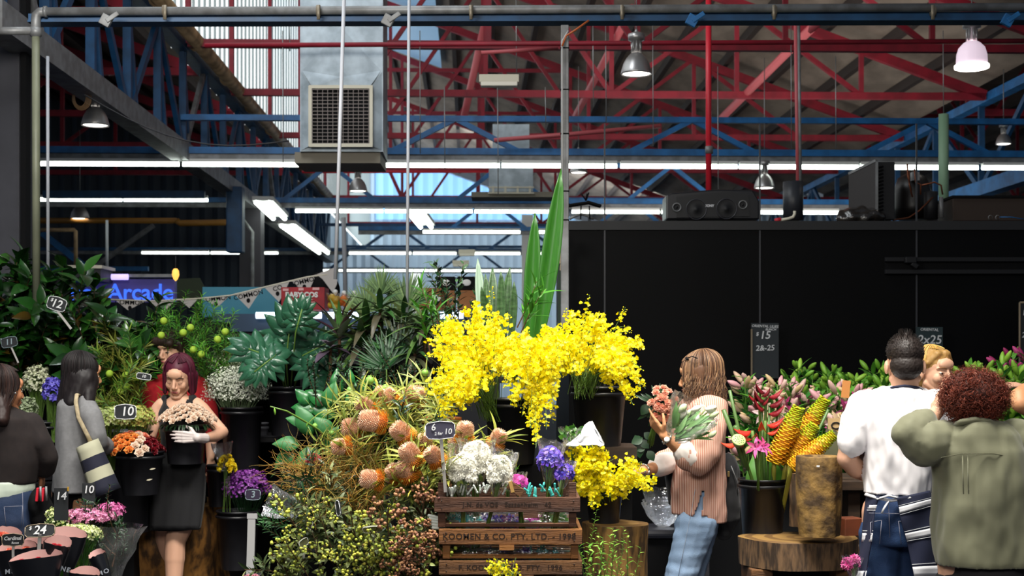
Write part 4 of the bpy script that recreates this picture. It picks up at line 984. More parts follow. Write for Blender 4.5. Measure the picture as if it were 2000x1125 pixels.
# leafy and berry branches of the lower heap
BER = lambda m: m
C_ber = mat('green_gum_berry', 'a0aa3c', .45, isl=['7a8a2c', 'a8b23c', 'c4b848'])
C_nut = mat('brown_gum_nut', '8a5a3c', .6, isl=['6a3c28', '9a6a48', 'a87a50', '7a4a48'])
def mk_branch(T, s, n, m, ber, lab, g, L=.34, nb=26, nm='leafy_branch'):
    pts = arc((0, 0, 0), (R(-.08, .08), R(-.08, .08), L), V(R(-.05, .05), R(-.05, .05), 0), 8); sm = MB(); lm = MB(); fm = MB(); sm.tube(pts, .003, 5, False)
    for j in range(6):
        p, d = along(pts, R(.25, .9)); q = p+(d+rdir()).normalized()*R(.06, .12); br = arc(p, q, V(0, 0, .01), 4); sm.tube(br, .0016, 4, False); dress(lm, br, T, s*.85, int(n/6), .1, 50)
        if ber:
            for i in range(int(nb/6)):
                c = q+rdir()*.022; sm.tube([q, c], .0007, 3, False); fm.inst(BALL2, xf(c, rdir(), rdir(), (R(.0055, .009),)*2+(.0085,)))
    dress(lm, pts, T, s, int(n/2), .2, 50); return proto(nm, [('stem', sm, G_wood), ('leaves', lm, m)]+([('berries', fm, ber)] if ber else []), lab, 'branch', g)
L_eu = leafT(.22, 5, .2, .25, .8); L_oval = leafT(.5, 4, .2, .2)
heap = [(560, 1140), (545, 1040), (590, 985), (680, 975), (760, 985), (850, 1000), (852, 1140)]
A = [mk_branch(L_eu, .075, 30, G_euc, None, 'grey-green eucalyptus branch in the lower heap', 'eucalyptus branches of the lower heap') for i in range(4)]
pp = sample(heap, 52); place(A, [(at(x, y, 5.85+R(-.1, .25))+V(.02, .1, -.08), V(R(-.6, .4), -.55, R(-.1, .9)), R(.6, .95), R(0, 6)) for x, y in pp])
Bq = [mk_branch(L_oval, .04, 26, G_olive, C_ber, 'branch of round yellow-green gum berries in the lower heap', 'berry branches of the lower heap', .3, 40, 'berry_branch') for i in range(4)]
pp = sample([(560, 1125), (600, 1030), (700, 1040), (790, 1040), (820, 1130)], 22); place(Bq, [(at(x, y, 5.66+R(-.1, .1))+V(0, .08, -.08), V(R(-.5, .5), -.5, R(.2, 1)), R(.6, .9), R(0, 6)) for x, y in pp])
Cq = [mk_branch(L_mid, .04, 10, G_dark, C_nut, 'branch of brown gum nuts beside the crates', 'gum nut branches', .3, 70, 'gum_nut_branch') for i in range(4)]
pp = sample([(740, 1010), (850, 990), (852, 1125), (770, 1125)], 22); place(Cq, [(at(x, y, 5.6+R(-.08, .1))+V(0, .08, -.08), V(R(-.4, .3), -.5, R(.2, 1)), R(.6, .9), R(0, 6)) for x, y in pp])
Dq = [mk_branch(leafT(.16, 4, .2, .3), .06, 40, G_dark, None, 'dark green narrow branch filling the heap', 'dark filler branches of the heap') for i in range(4)]
pp = sample([(600, 1125), (600, 960), (760, 880), (850, 930), (850, 1125)], 50); place(Dq, [(at(x, y, 6.15+R(-.05, .35)), V(R(-.5, .3), -.5, R(0, 1)), R(.7, 1.0), R(0, 6)) for x, y in pp])
Eq = [mk_sprig(30, .16, leafT(.2, 3, .2, .2), .035, mat('conifer_green', '2c5c2a', .6, var=.3), G_wood, 'conifer_sprig', 'dark green conifer-like sprig at the lower left of the heap', 'sprig', 'conifer-like sprigs', 40) for i in range(2)]
place(Eq, [(at(x, y, 5.9), V(-.6, -.5, R(.2, .8)), 1, R(0, 6)) for x, y in [(575, 1045), (560, 1030), (585, 1030), (570, 1060), (600, 1050)]])
# big leaves at the left upper edge of the heap + pods, red flower, tall bud stem
def bigleaf(c, d, up, s, m, lab, T=None, g=None, nm='broad_leaf'):
    c = Vector(c); t = empty(nm, c, lab, 'leaf', g); mb = MB(); mb.inst(T or leafT(.6, 7, .25, .35, .8), xf(c, d, up, s)); mb.build('blade', m, t, solid=.0012)
    MB().tube([c-Vector(d).normalized()*s*.3+V(0, .03, -.05), c, c+Vector(d).normalized()*s*.3], .003, 5).build('stalk', G_stem, t)
for (x, y, dx, dz, s) in [(610, 850, -.4, .9, .15), (640, 800, .2, 1, .13), (585, 870, -1, .2, .12), (575, 880, -.8, -.6, .12), (625, 880, -.6, -.3, .14), (650, 850, -.5, .6, .12), (600, 830, -1, .5, .1), (640, 880, .3, .8, .12), (615, 905, -.9, .1, .11), (655, 900, -.3, .9, .11)]:
    bigleaf(at(x, y, 6.35), (dx, -.3, dz), (R(-.3, .3), -1, .5), s, mat('soft_green_leaf', '2a6a34', .5, trans=.15), 'soft broad green leaf at the left side of the heap', g='soft broad leaves of the heap')
t = empty('bud_stem', at(620, 850, 6.3), 'long arching green bud stem reaching left over the dark gap', 'stem')
mb = MB(); pts = [at(*p) for p in ((655, 870, 6.3), (620, 838, 6.2), (590, 820, 6.1), (560, 803, 6.05), (528, 794, 6.0))]; mb.tube(pts, [.006, .005, .0045, .004, .003], 6); mb.build('stem', G_stem, t)
mb = MB(); mb.inst(BUD, xf(at(536, 797, 6.0), (0.1, 0, -1), (0, 1, 0), .03)); mb.inst(BUD, xf(at(600, 826, 6.1), (-.2, 0, -1), (0, 1, 0), .02)); mb.build('bud', G_lf, t)
for i, (x, y, w, lab) in enumerate([(722, 743, 18, 'large green seed pod with a tiny crown on a thin stem'), (684, 762, 15, 'green pod left of the large crowned one'), (752, 758, 14, 'round green pod right of the large crowned one'), (585, 910, 14, 'green pod beside the red bloom'), (615, 832, 11, 'small green pod among the broad leaves'), (648, 846, 12, 'small green pod by the arching bud stem'), (830, 728, 14, 'green pod near the left edge of the orchids')]):
    p = at(x, y, 6.3); r_ = w/2*6.3/F; t = empty('seed_pod', p, lab, 'seed pod'); MB().lathe([(.0005, -r_), (r_*.7, -r_*.7), (r_, 0), (r_*.8, r_*.6), (r_*.4, r_*.95), (r_*.5, r_*1.1), (.0005, r_)], Matrix.Translation(p), 12, cap=False).build('pod', mat('pod_green', '7aa848', .5), t)
    MB().tube(arc(p-V(0, 0, r_), p+V(.03, .12, -.25), V(.02, 0, 0)), .0025, 5).build('stem', G_stem, t)
bouquet(at(612, 905, 6.1), (.028, .024, .026), .01, CARN, .022, 26, mat('deep_red_bloom', '7c1418', .7), 'fluffy dark red bloom at the left of the heap', film_=False, name='red_bloom', cat='flower')
wrap(at(590, 1000, 5.95), .07, .16, (-.9, -.2, .35), seed=31, m=F2, name='film_sheet')['label'] = 'crumpled clear film sticking out left of the twigs'
bpy.data.objects['film_sheet']['category'] = 'plastic film'
board(at(593, 1060, 5.62), .05, .03, [], 'small blank slate tag low in the heap at left', shape='s', yaw=.9, roll=.35, edge=(.001, M_chalk), mb_=mat('sage_tag', '6a6a4a', .6), stake=(V(.0, 0, -.05), .008))
board(at(728, 1034, 5.6), .08, .035, [], 'blank slate tag seen from below in the middle of the heap', shape='s', pitch=-1.1, roll=.1, edge=(.001, M_chalk), mb_=mat('sage_tag', '6a6a4a', .6), stake=(V(.0, .02, -.05), .01))
board(at(660, 992, 5.7), .03, .06, [], 'narrow dark tag standing edge-on among the twigs', shape='s', yaw=-.9, roll=.3, edge=(.001, M_chalk))
board(at(606, 1025, 5.75), .04, .025, [], 'thin slate tag edge by the clear film', shape='s', yaw=1.2, roll=.9, edge=(.001, M_chalk))
# dark stand filling behind the heap
t = empty('display_stand', (at(720, 0, 6.5).x, 6.5, 0), 'dark stepped stand carrying the banksia heap', 'stand')
MB().box((at(740, 0, 6.6).x, 6.62, .35), (.75, .4, .7)).build('lower_step', M_matblack, t, False); MB().box((at(760, 0, 6.7).x, 6.85, .5), (.6, .3, 1.0)).build('upper_step', M_matblack, t, False)
# ================================================================ black kiosk and things on top
YK = 10.9
M_kiosk = mat('black_kiosk_panel', '060607', .5, noise_s=2, noise_col='09090b', noise_amt=.4, spec=.12)
xk0 = at(1111, 0, YK).x; zk = at(0, 432, YK).z
t = MB(); t.box(((xk0+8.5)/2, YK+.1, zk/2), (8.5-xk0, .2, zk)); struct(t.build('wall_right', M_kiosk, None, False))
t = MB(); t.box((xk0+.1, YK+1.6, zk/2), (.2, 3.0, zk)); struct(t.build('wall_inner', M_kiosk, None, False))
t = MB(); t.box(((xk0+8.5)/2, YK+1.5, zk-.03), (8.5-xk0, 3.0, .06)); struct(t.build('ceiling', M_kiosk, None, False))
t = MB()
for x in (1181, 1484, 1790): t.box(at(x, 566, YK-.004)+V(0, 0, -.3), (.012, .01, 2.0*zk*.6))
struct(t.build('trim_1', mat('grey_panel_joint', '3a3a3e', .4), None, False))
t = MB(); t.box(((xk0+8.5)/2, YK-.01, zk-.035), (8.5-xk0, .03, .07)); struct(t.build('trim_2', mat('kiosk_top_edge', '1e1e20', .5), None, False))
t = MB(); t.box(((xk0+8.5)/2, YK-.01, .06), (8.5-xk0, .03, .12)); struct(t.build('baseboard_right', M_matblack, None, False))
t = empty('shutter_rail', at(1730, 520, YK), 'black metal rail with a latch fixed across the kiosk wall at right', 'rail')
for y in (507, 531):
    mb = MB(); mb.beam(at(1728, y, YK-.03), at(2300, y, YK-.03), .05, .035); mb.build('rail_bar', M_black, t, False, bevel=.004)
mb = MB(); mb.beam(at(1728, 519, YK-.01), at(2300, 519, YK-.01), .02, .08); mb.build('back_plate', M_matblack, t, False)
mb = MB(); mb.box(at(1778, 508, YK-.07), (.09, .05, .05)); mb.box(at(1786, 518, YK-.07), (.06, .04, .04), rot=(0, .6, 0)); mb.build('latch', M_black, t, False, bevel=.008)
# fittings at the kiosk corner
t = empty('wall_fan', at(1096, 457, 10.6), 'round grey fitting on the left edge of the kiosk near its top', 'fitting')
MB().tube([at(1090, 457, 10.6), at(1110, 457, 10.6)], .055, 16).build('housing', M_dgrey, t); MB().tube([at(1089, 457, 10.6), at(1092, 457, 10.6)], .045, 16).build('cap', M_grey, t)
mb = MB(); mb.box(at(1097, 560, 10.7), (.06, .03, .7)); tag(mb.build('corner_panel', mat('sage_panel', '35463a', .7), None, False), 'dark sage panel beside the left end of the kiosk', 'panel')
t = empty('paper_note', at(1094, 508, 10.62), 'torn cream notes pinned on the sage panel left of the kiosk', 'note')
for i, (x, y) in enumerate(((1089, 492), (1095, 500), (1092, 508), (1099, 513), (1098, 522))):
    MB().box(at(x, y, 10.64-.004*i), (.035, .003, .05), rot=(0, R(-.3, .3), 0)).build('note_sheet', mat('cream_note', 'cbb794', .7), t, False)
mb = MB(); mb.tube([at(1099, 556, 10.6), at(1099, 586, 10.6)], .012, 8); tag(mb.build('switch_tube', M_white), 'short white vertical tube fixed by the kiosk corner', 'fitting')
# router with aerials
t = empty('wifi_router', at(1148, 400, 10.95), 'black router with spider-like aerials on the kiosk top left', 'router')
mb = MB(); mb.box(at(1130, 399, 11.0), (.16, .1, .02), rot=(0, -.15, 0)); mb.box(at(1160, 399, 11.0), (.12, .1, .02), rot=(0, .3, 0)); mb.build('body', M_matblack, t, False, bevel=.006)
for a, b in (((1145, 392), (1135, 378)), ((1145, 392), (1150, 376)), ((1143, 392), (1147, 378)), ((1118, 402), (1110, 398)), ((1135, 402), (1134, 428)), ((1151, 402), (1152, 428))):
    MB().tube([at(*a, 11.0), at(*b, 11.0)], .006, 6).build('aerial', M_matblack, t)
mb = MB(); mb.tube([at(1112+i*6, 428-9*math.sin(i/8*PI), 11.05) for i in range(9)], .012, 6); tag(mb.build('white_hose', M_grey), 'pale curved hose lying below the router', 'hose')
# speaker
t = empty('party_speaker', at(1390, 430, 11.05), 'long black boom box speaker lying on the kiosk top', 'speaker')
a = at(1300, 430, 11.05); b = at(1481, 371, 11.05); w_ = b.x-a.x; h_ = b.z-a.z
o = [(0, 0), (w_, 0), (w_*1.0, h_*.62), (w_*.93, h_*.98), (w_*.55, h_*1.0), (w_*.06, h_*.88), (0, h_*.8)]
kq = len(o); vs = [(a.x+x, 11.0, a.z+y) for x, y in o]+[(a.x+x, 11.3, a.z+y) for x, y in o]
MB().add(vs, [tuple(range(kq)), tuple(range(kq, 2*kq))[::-1]]+[(i+kq, (i+1) % kq+kq, (i+1) % kq, i) for i in range(kq)]).build('cabinet', mat('speaker_plastic', '15151a', .35), t, False, bevel=.012)
o2 = [(.11, .06), (.89, .1), (.88, .8), (.7, .9), (.5, .86), (.28, .8), (.11, .74)]
mb = MB(); mb.add([(a.x+x*w_, 10.985, a.z+y*h_) for x, y in o2]+[(a.x+x*w_, 11.002, a.z+y*h_) for x, y in o2], [tuple(range(7))]+[(i+7, (i+1) % 7+7, (i+1) % 7, i) for i in range(7)]); mb.build('grille', mat('speaker_grille', '0f0f13', .5), t, False)
for x, y in ((1322, 405), (1451, 400)):
    p = at(x, y, 10.98); M = Matrix.Translation(p) @ Matrix.Rotation(PI/2, 4, 'X')
    rg = MB().lathe([(.026, 0), (.03, .01), (.034, .01), (.037, 0)], M, 24, cap=False).build('tweeter_ring', M_grey, t); MB().lathe([(.026, 0), (.014, -.008), (.009, .005), (.001, .008)], M, 20, cap=False).build('tweeter_cone', M_black, rg.parent)
for x, y in ((1360, 409), (1419, 408)):
    p = at(x, y, 10.98); M = Matrix.Translation(p) @ Matrix.Rotation(PI/2, 4, 'X'); MB().lathe([(.075, 0), (.078, .006), (.082, .006), (.084, 0)], M, 32, cap=False).build('woofer_ring', mat('woofer_rim', '303036', .4), t); MB().lathe([(.07, .0), (.03, -.004), (.015, .01), (.001, .012)], M, 24, cap=False).build('woofer_cone', M_black, t)
text_mb('SONY', facing(at(1386, 402, 10.975)), .026, .001, .0012).build('logo_lettering', mat('silver_lettering', 'd8d8dc', .3), t, False)
# cylinder, elbow
t = empty('dark_cylinder', at(1549, 430, 11.3), 'dark grey cylinder standing on the kiosk with a steel pole in it', 'cylinder')
MB().lathe([(.0, 0), (.082, 0), (.082, .315), (.075, .315), (.075, .05)], Matrix.Translation(at(1549, 430, 11.35)), 28, cap=False).build('shell', mat('graphite_plastic', '2e3036', .45), t)
t = empty('pipe_elbow', at(1545, 428, 10.98), 'cream plastic pipe elbow with a red end lying on the kiosk edge', 'pipe')
MB().tube([at(1524, 430, 10.98), at(1540, 427, 10.98), at(1549, 424, 10.98), at(1552, 418, 10.98), at(1552, 412, 10.98)], .012, 8).build('elbow', M_off, t); MB().tube([at(1513, 431, 10.98), at(1525, 428, 10.98)], .016, 8).build('red_end', M_redb, t)
# condenser unit
t = empty('condenser_unit', at(1700, 430, 11.6), 'old air conditioning condenser seen at an angle on the kiosk top', 'air conditioner')
A_ = at(1659, 342, 11.2); B_ = at(1712, 316, 11.0); zb0 = at(0, 430, 11.1).z
MB().add([A_, B_, (B_.x, B_.y, zb0), (A_.x, A_.y, zb0)], [(0, 3, 2, 1)]).build('coil_face', mat('fin_coil', '403c3c', .6, wave=('Z', 60, '1c1a1c', .5)), t, False, solid=.02)
x0, x1 = at(1712, 0, 11.05).x, at(1748, 0, 11.05).x; zt_ = at(0, 316, 11.05).z
mb = MB(); mb.box(((x0+x1)/2, 11.25, (zb0+zt_)/2), (x1-x0, .4, zt_-zb0)); mb.build('casing', M_black, t, False, bevel=.006)
mb = MB()
for i in range(14): z = zb0+.04+i*(zt_-zb0-.06)/14; mb.tube([(x0+.015, 11.04, z), (x0+.05, 11.035, z+.012)], .008, 6)
mb.build('coil_bends', M_matblack, t)
mb = MB(); mb.beam(A_+V(0, 0, .01), B_+V(0, 0, .01), .03, .02); mb.beam(B_, V(B_.x, B_.y, zb0), .02, .02); mb.build('edge_frame', M_grey, t, False)
t = empty('compressor', at(1795, 430, 11.5), 'rusty compressor with copper pipes beside the condenser', 'compressor')
MB().lathe([(.0, 0), (.14, 0), (.15, .1), (.15, .24), (.12, .34), (.05, .38), (0, .38)], Matrix.Translation(at(1782, 428, 11.5)), 24, cap=False).build('dome', mat('black_enamel', '141010', .4), t)
MB().lathe([(.0, 0), (.055, 0), (.055, .22), (.0, .23)], Matrix.Translation(at(1818, 428, 11.2)), 20, cap=False).build('canister', M_black, t)
M_cop = mat('old_copper', '7a4630', .4, .7)
for pts in ([(1775, 335), (1776, 360), (1782, 385)], [(1786, 330), (1788, 356), (1798, 360), (1798, 380)], [(1700, 405), (1720, 420), (1745, 430), (1775, 425), (1795, 412), (1822, 385)], [(1800, 362), (1825, 356), (1838, 362), (1841, 380)], [(1772, 320), (1773, 345), (1780, 372)]):
    MB().tube([at(x, y, 11.15) for x, y in pts], .007, 7).build('copper_pipe', M_cop, t)
MB().box(at(1787, 345, 11.35), (.06, .06, .07)).build('relay_box', M_grey, t, False); MB().tube([at(1838, 385, 11.1), at(1839, 425, 11.1)], .018, 8).build('valve', M_grey, t)
t = empty('plastic_bundle', at(1680, 425, 11.0), 'heap of shiny dark plastic in front of the condenser foot', 'plastic bag')
mb = MB(); mb.ell(at(1680, 424, 11.0), (.2, .1, .08), None, 18, 12); q = remesh(mb, .012, 2, lambda co: np.array([.03*noise.noise(Vector(p)*14) for p in co])); q.build('bag', mat('crinkled_black_plastic', '2c2826', .2, coat=.5, bump=.8, bump_s=30), t)
t = empty('flat_box', at(1930, 410, 11.2), 'low brown fronted box at the right end of the kiosk top', 'box')
MB().box((at(1945, 0, 11.3).x+.25, 11.35, (at(0, 387, 11.2).z+zb0)/2), (1.3, .4, at(0, 387, 11.2).z-zb0)).build('body', mat('brown_panel', '33261e', .7), t, False, bevel=.005)
MB().box((at(1945, 0, 11.3).x+.25, 11.34, at(0, 386, 11.2).z), (1.32, .42, .02)).build('lid', M_matblack, t, False)
t = empty('goggles', at(1942, 424, 10.95), 'pair of clear goggles lying on the kiosk edge at right', 'goggles')
for x in (1934, 1948): MB().lathe([(.018, 0), (.02, .006), (.016, .012)], Matrix.Translation(at(x, 425, 10.97)) @ Matrix.Rotation(PI/2, 4, 'X'), 16, cap=False).build('lens_ring', M_grey, t)
MB().tube([at(1952, 424, 10.97), at(1975, 424, 10.97), at(2000, 428, 10.97)], .004, 5).build('strap', M_blue, t)
# chalk boards against the wall
board(at(1494, 685, YK-.12), .215, .43, [('ORIENTAL LILIES', 0, .19, .028), ('BUNCH', .045, .165, .024), ('$', -.06, .13, .04), ('15', .0, .12, .085), ('2&-25', .0, .02, .06)], 'tall chalkboard reading 15 and 2 for 25 on the kiosk wall', mb_=mat('grey_chalkboard', '2e3438', .7), mt=M_chalk)
MB().beam(at(1468, 643, YK-.125), at(1468, 735, YK-.125), .012, .012).build('side_edge', mat('bare_wood_edge', '8a7a64', .7), bpy.data.objects['chalkboard_sign.004'] if 'chalkboard_sign.004' in bpy.data.objects else None, False)
board(at(1815, 664, YK-.12), .21, .2, [('ORIENTAL', 0, .08, .03), ('2x25', 0, -.0, .095)], 'square chalkboard reading 2x25 on the kiosk wall behind the blonde person', mb_=mat('teal_chalkboard', '26383c', .7))
board(at(2012, 680, YK-.3), .16, .7, [('1', -.05, .27, .06), ('2', -.05, .1, .06)], 'chalkboard with a wooden edge cut by the right edge of the picture', edge=(.008, mat('bare_wood_edge', '8a7a64', .7)))
# ================================================================ lilies
random.seed(21)
def lily(vm, n_b, bm, fm=None, lab='', g='', L=.5):
    pts = arc((0, 0, 0), (R(-.03, .03), R(-.03, .03), L), V(R(-.03, .03), 0, 0), 8); sm = MB(); lm = MB(); bb = MB(); ff = MB()
    sm.tube(pts, .004, 5); dress(lm, pts, leafT(.2, 5, .3, .35, .7), .12, 22, .25, 42)
    top = pts[-1]
    for i in range(n_b):
        a = i*2.4+R(0, 1); el = R(.2, .9); d = V(math.cos(a)*math.cos(el), math.sin(a)*math.cos(el)-.1, math.sin(el)); q = top-V(0, 0, R(0, .12)); p = q+d*R(.02, .045); sm.tube([q, p], .0022, 4); bb.inst(BUD, xf(p, d+V(0, 0, .4), rdir(), (.11, .11, R(.07, .11))))
    if fm:
        for i in range(fm[1]):
            d = V(R(-.8, .8), -1, R(-.1, .6)).normalized(); q = top-V(0, 0, R(.02, .1)); ff.inst(LILY, xf(q+d*.03, d, V(0, 0, 1), R(.07, .1)))
    return proto('lily_stem', [('stem', sm, G_stem), ('leaves', lm, vm), ('buds', bb, bm)]+([('open_flower', ff, fm[0])] if fm else []), lab, 'lily', g)
G_lil = mat('lily_leaf', '3c7a2a', .4, isl=['22561e', '3c8a2c', '6aa83a'], trans=.2, coat=.1)
def bank(poly, n, Yr, protos, base_z, sc=(.8, 1.1)):
    sp = []
    for (px, py) in sorted(sample(poly, n), key=lambda q: -q[1]):
        s = R(*sc); Y = R(*Yr); p = at(px, py, Y); sp.append((V(p.x+R(-.03, .03), p.y, p.z-.5*s), V(R(-.2, .2), R(-.25, .05), 1), s, R(0, 6)))
    place(protos, sp)
P1 = [lily(G_lil, 4, C_lpink, None, 'pale pink lily stem in bud at the left of the flower bank', 'pale pink lily stems') for _ in range(4)]
bank([(1440, 760), (1470, 730), (1560, 735), (1570, 800), (1480, 860), (1440, 800)], 30, (8.2, 8.9), P1, 0)
P1 = [lily(G_lil, 3, C_lpink, (C_magenta, 1), 'lily stem with open magenta bloom near the ginger flowers', 'open magenta lily stems') for _ in range(4)]
bank([(1540, 745), (1600, 740), (1720, 770), (1720, 800), (1560, 800)], 22, (8.0, 8.6), P1, 0)
P1 = [lily(G_lil, 5, C_lbud, None, 'green lily stem in bud along the back of the bank', 'green lily stems in bud') for _ in range(5)]
bank([(1555, 715), (1600, 712), (1740, 730), (1870, 720), (1870, 790), (1560, 760)], 46, (8.7, 9.4), P1, 0)
P1 = [lily(G_lil, 5, C_lbud, None, 'green lily stem at the far right behind the red curly hair', 'green lily stems at the far right') for _ in range(4)]
bank([(1850, 720), (2060, 700), (2060, 900), (1950, 880), (1950, 740)], 44, (7.6, 8.6), P1, 0)
P1 = [lily(G_lil, 3, C_magenta, None, 'magenta lily bud stem at the upper right edge', 'magenta bud stems at right') for _ in range(2)]
bank([(1930, 695), (1990, 700), (1990, 730), (1940, 725)], 5, (8.3, 8.6), P1, 0)
P1 = [lily(G_lil, 3, C_lpink, (C_lpink, 1), 'pale lily stem low in the bank behind the heliconia', 'pale lilies low in the bank') for _ in range(3)]
bank([(1450, 850), (1470, 790), (1560, 800), (1720, 810), (1720, 850)], 26, (7.8, 8.2), P1, 0)
t = empty('flower_bench', (at(1720, 0, 8.6).x, 8.6, 0), 'dark bench carrying the bank of lilies', 'bench'); zB = at(0, 870, 8.6).z-.12
MB().box((at(1760, 0, 8.6).x, 8.6, zB/2), (2.2, 1.3, zB)).build('body', M_matblack, t, False)
MB().box((at(1760, 0, 8.6).x, 8.6, zB+.01), (2.24, 1.34, .02)).build('top', M_wetwood, t, False)
# ---------------- ginger, heliconia, bucket
YB = 6.7
bucket((at(1489, 0, YB).x, YB, at(0, 1052, YB).z), .113, .28, 'black bucket with beehive ginger and heliconias', flare=1.2)
C_gin = mat('ginger_bract', 'e0a820', .5, isl=['d88a1c', 'e8b028', 'e0c428'], trans=.15); C_gin2 = mat('ginger_bract_green', 'a8c020', .5, isl=['90b020', 'c8cc28'], trans=.15)
def bractT():
    vs = []; fs = []
    for i in range(3):
        for j in range(7):
            a = -1.5+3*j/6; r_ = [.5, .85, 1.05][i]; vs.append((math.sin(a)*r_*.8, .25-(math.cos(a))*.3*i*.8-.05*i, [0, .45, .75-.2*abs(math.sin(a))][i]))
    for i in range(2):
        for j in range(6): q = i*7+j; fs.append((q, q+1, q+8, q+7))
    return (np.array(vs), fs)
BR = bractT()
def ginger(base, tip, w, stem_to, lab):
    a = Vector(base); b = Vector(tip); t = empty('beehive_ginger', a, lab, 'ginger flower'); d = (b-a).normalized(); L = (b-a).length; x, y, z = frame(d)
    core = MB(); core.tube([a, a+d*L*.3, a+d*L*.75, b], [w*.3, w*.42, w*.4, w*.2], 12); core.build('core', C_gin, t)
    for nm, m, r0, r1 in (('bracts', C_gin, 0, .68), ('tip_bracts', C_gin2, .68, 1)):
        mb = MB(); N_ = int(L/.0085*6)
        for i in range(int(N_*r0), int(N_*r1)):
            s = i/N_; ang = i*2.39996; o = x*math.cos(ang)+y*math.sin(ang); rr = w*.5*(.62+.38*math.sin(PI*min(1, s*1.05+.12))**.6)*(1 if s < .8 else 1-(s-.8)*2.0)
            mb.inst(BR, xf(a+d*L*s+o*rr*.84, o*.9+d*.45, d-o, w*.24))
        mb.build(nm, m, t)
    st = arc(stem_to, a, V(0, 0, 0), 5); MB().tube(st, .011, 8).build('stem', mat('ginger_stem', '9a9a3c', .5), t)
for (bx, by, tx, ty, w, Y, sx, lab) in [(1512, 905, 1560, 795, 32, 6.6, 1508, 'tallest upright yellow beehive ginger at the left of the four'), (1545, 890, 1612, 778, 31, 6.75, 1515, 'yellow beehive ginger reaching highest to the right'),
                                (1535, 905, 1592, 830, 30, 6.62, 1520, 'shorter orange beehive ginger in the middle of the four'), (1545, 915, 1630, 848, 28, 6.45, 1528, 'greenish beehive ginger leaning far right over the log')]:
    kk = Y/F; ginger(at(bx, by, Y), at(tx, ty, Y-.03), w*kk*1.12, at(sx, 1000, YB), lab)
C_hel = mat('heliconia_red', 'd03428', .35, isl=['b82420', 'd84030', 'e05a38'], coat=.2); C_held = mat('heliconia_dark_red', '7a1420', .4, isl=['5a0c18', '8a1c26'])
def boat(): return leafT(.38, 6, -1.2, -.25, .8)
BO = boat()
for (x, y, n, s, m, dx, lab) in [(1470, 858, 4, .1, C_hel, -.9, 'bright red heliconia with beaks pointing left over the bucket'), (1495, 838, 3, .085, C_hel, .6, 'red heliconia beak cluster in the middle of the bucket'), (1440, 865, 2, .08, C_hel, -.8, 'small red heliconia at the left edge of the bucket'),
                            (1497, 800, 6, .085, C_held, .4, 'dark red heliconia with stacked bracts behind the ginger'), (1484, 782, 3, .06, C_held, -.6, 'dark red heliconia tip standing highest at left')]:
    p = at(x, y, 6.6); t = empty('heliconia', p, lab, 'heliconia'); mb = MB()
    for i in range(n): sgn = (-1)**i; mb.inst(BO, xf(p+V(sgn*.008, 0, i*.02-.02), V(sgn*(.9 if m is C_held else .5)+dx*.6, -.4, .35 if m is C_held else R(-.3, .5)), V(0, -.3, 1), s*R(.8, 1.1)))
    mb.build('bracts', m, t, solid=.002); MB().tube(arc(at(1490, 1000, YB), p+V(0, .01, .04), V(0, 0, 0), 5), .008, 7).build('stem', G_stem, t)
for i, (x0, y0, x1, y1, r_, lab) in enumerate([(1425, 762, 1447, 860, .008, 'thin green cut stem standing at the far left of the bucket'), (1413, 800, 1440, 870, .011, 'thick green stem leaning left out of the bucket'), (1487, 780, 1492, 900, .006, 'slim dark stem in front of the dark red bracts'), (1503, 790, 1500, 900, .006, 'slim dark green stem right of the first slim one'), (1520, 785, 1510, 905, .006, 'slim dark green stem nearest the tall ginger'), (1618, 800, 1590, 860, .007, 'cut green stem pair between the ginger cones'), (1436, 832, 1442, 852, .012, 'brownish short stem stub left of the lotus pod')]):
    p, q = at(x0, y0, 6.6), at(x1, y1, 6.62); t = empty('cut_stem', q, lab, 'stem'); MB().tube([q+(q-p)*.6, q, p], r_, 7).build('stem', mat('dark_green_stem', '4c6a34', .5), t)
mb = MB(); p = at(1443, 859, 6.5); t = empty('lotus_pod', p, 'pale green lotus pod with a flat pitted face at the left of the bucket', 'lotus pod'); M = xf(p, V(.1, -.75, .6), V(0, 0, 1), 1)
MB().lathe([(.006, -.05), (.02, -.035), (.032, -.005), (.034, 0), (.031, .003), (.0005, .003)], M, 24, cap=False).build('pod', mat('lotus_green', 'a8c878', .6), t)
mb = MB()
for i in range(19): rr = .026*math.sqrt(i/19); mb.ell((rr*math.cos(i*2.4), rr*math.sin(i*2.4), .003), (.003, .003, .0015), None, 8, 4)
q = MB(); q.add(mb.arr(), mb.f, M); q.build('seeds', mat('lotus_seed', '5a7a3c', .6), t)
for (x, y, dx, lab) in [(1500, 905, -.1, 'broad dark green leaf standing in the bucket behind the stems'), ]:
    bigleaf(at(x, 1000, 6.7), (dx, -.1, 1), (0, -1, .1), .32, G_mid, lab)
bouquet(at(1483, 880, 6.5), (.02, .015, .025), .01, LILY, .05, 3, C_magenta, 'single magenta bloom hanging below the red heliconia', film_=False, name='magenta_bloom', cat='flower')
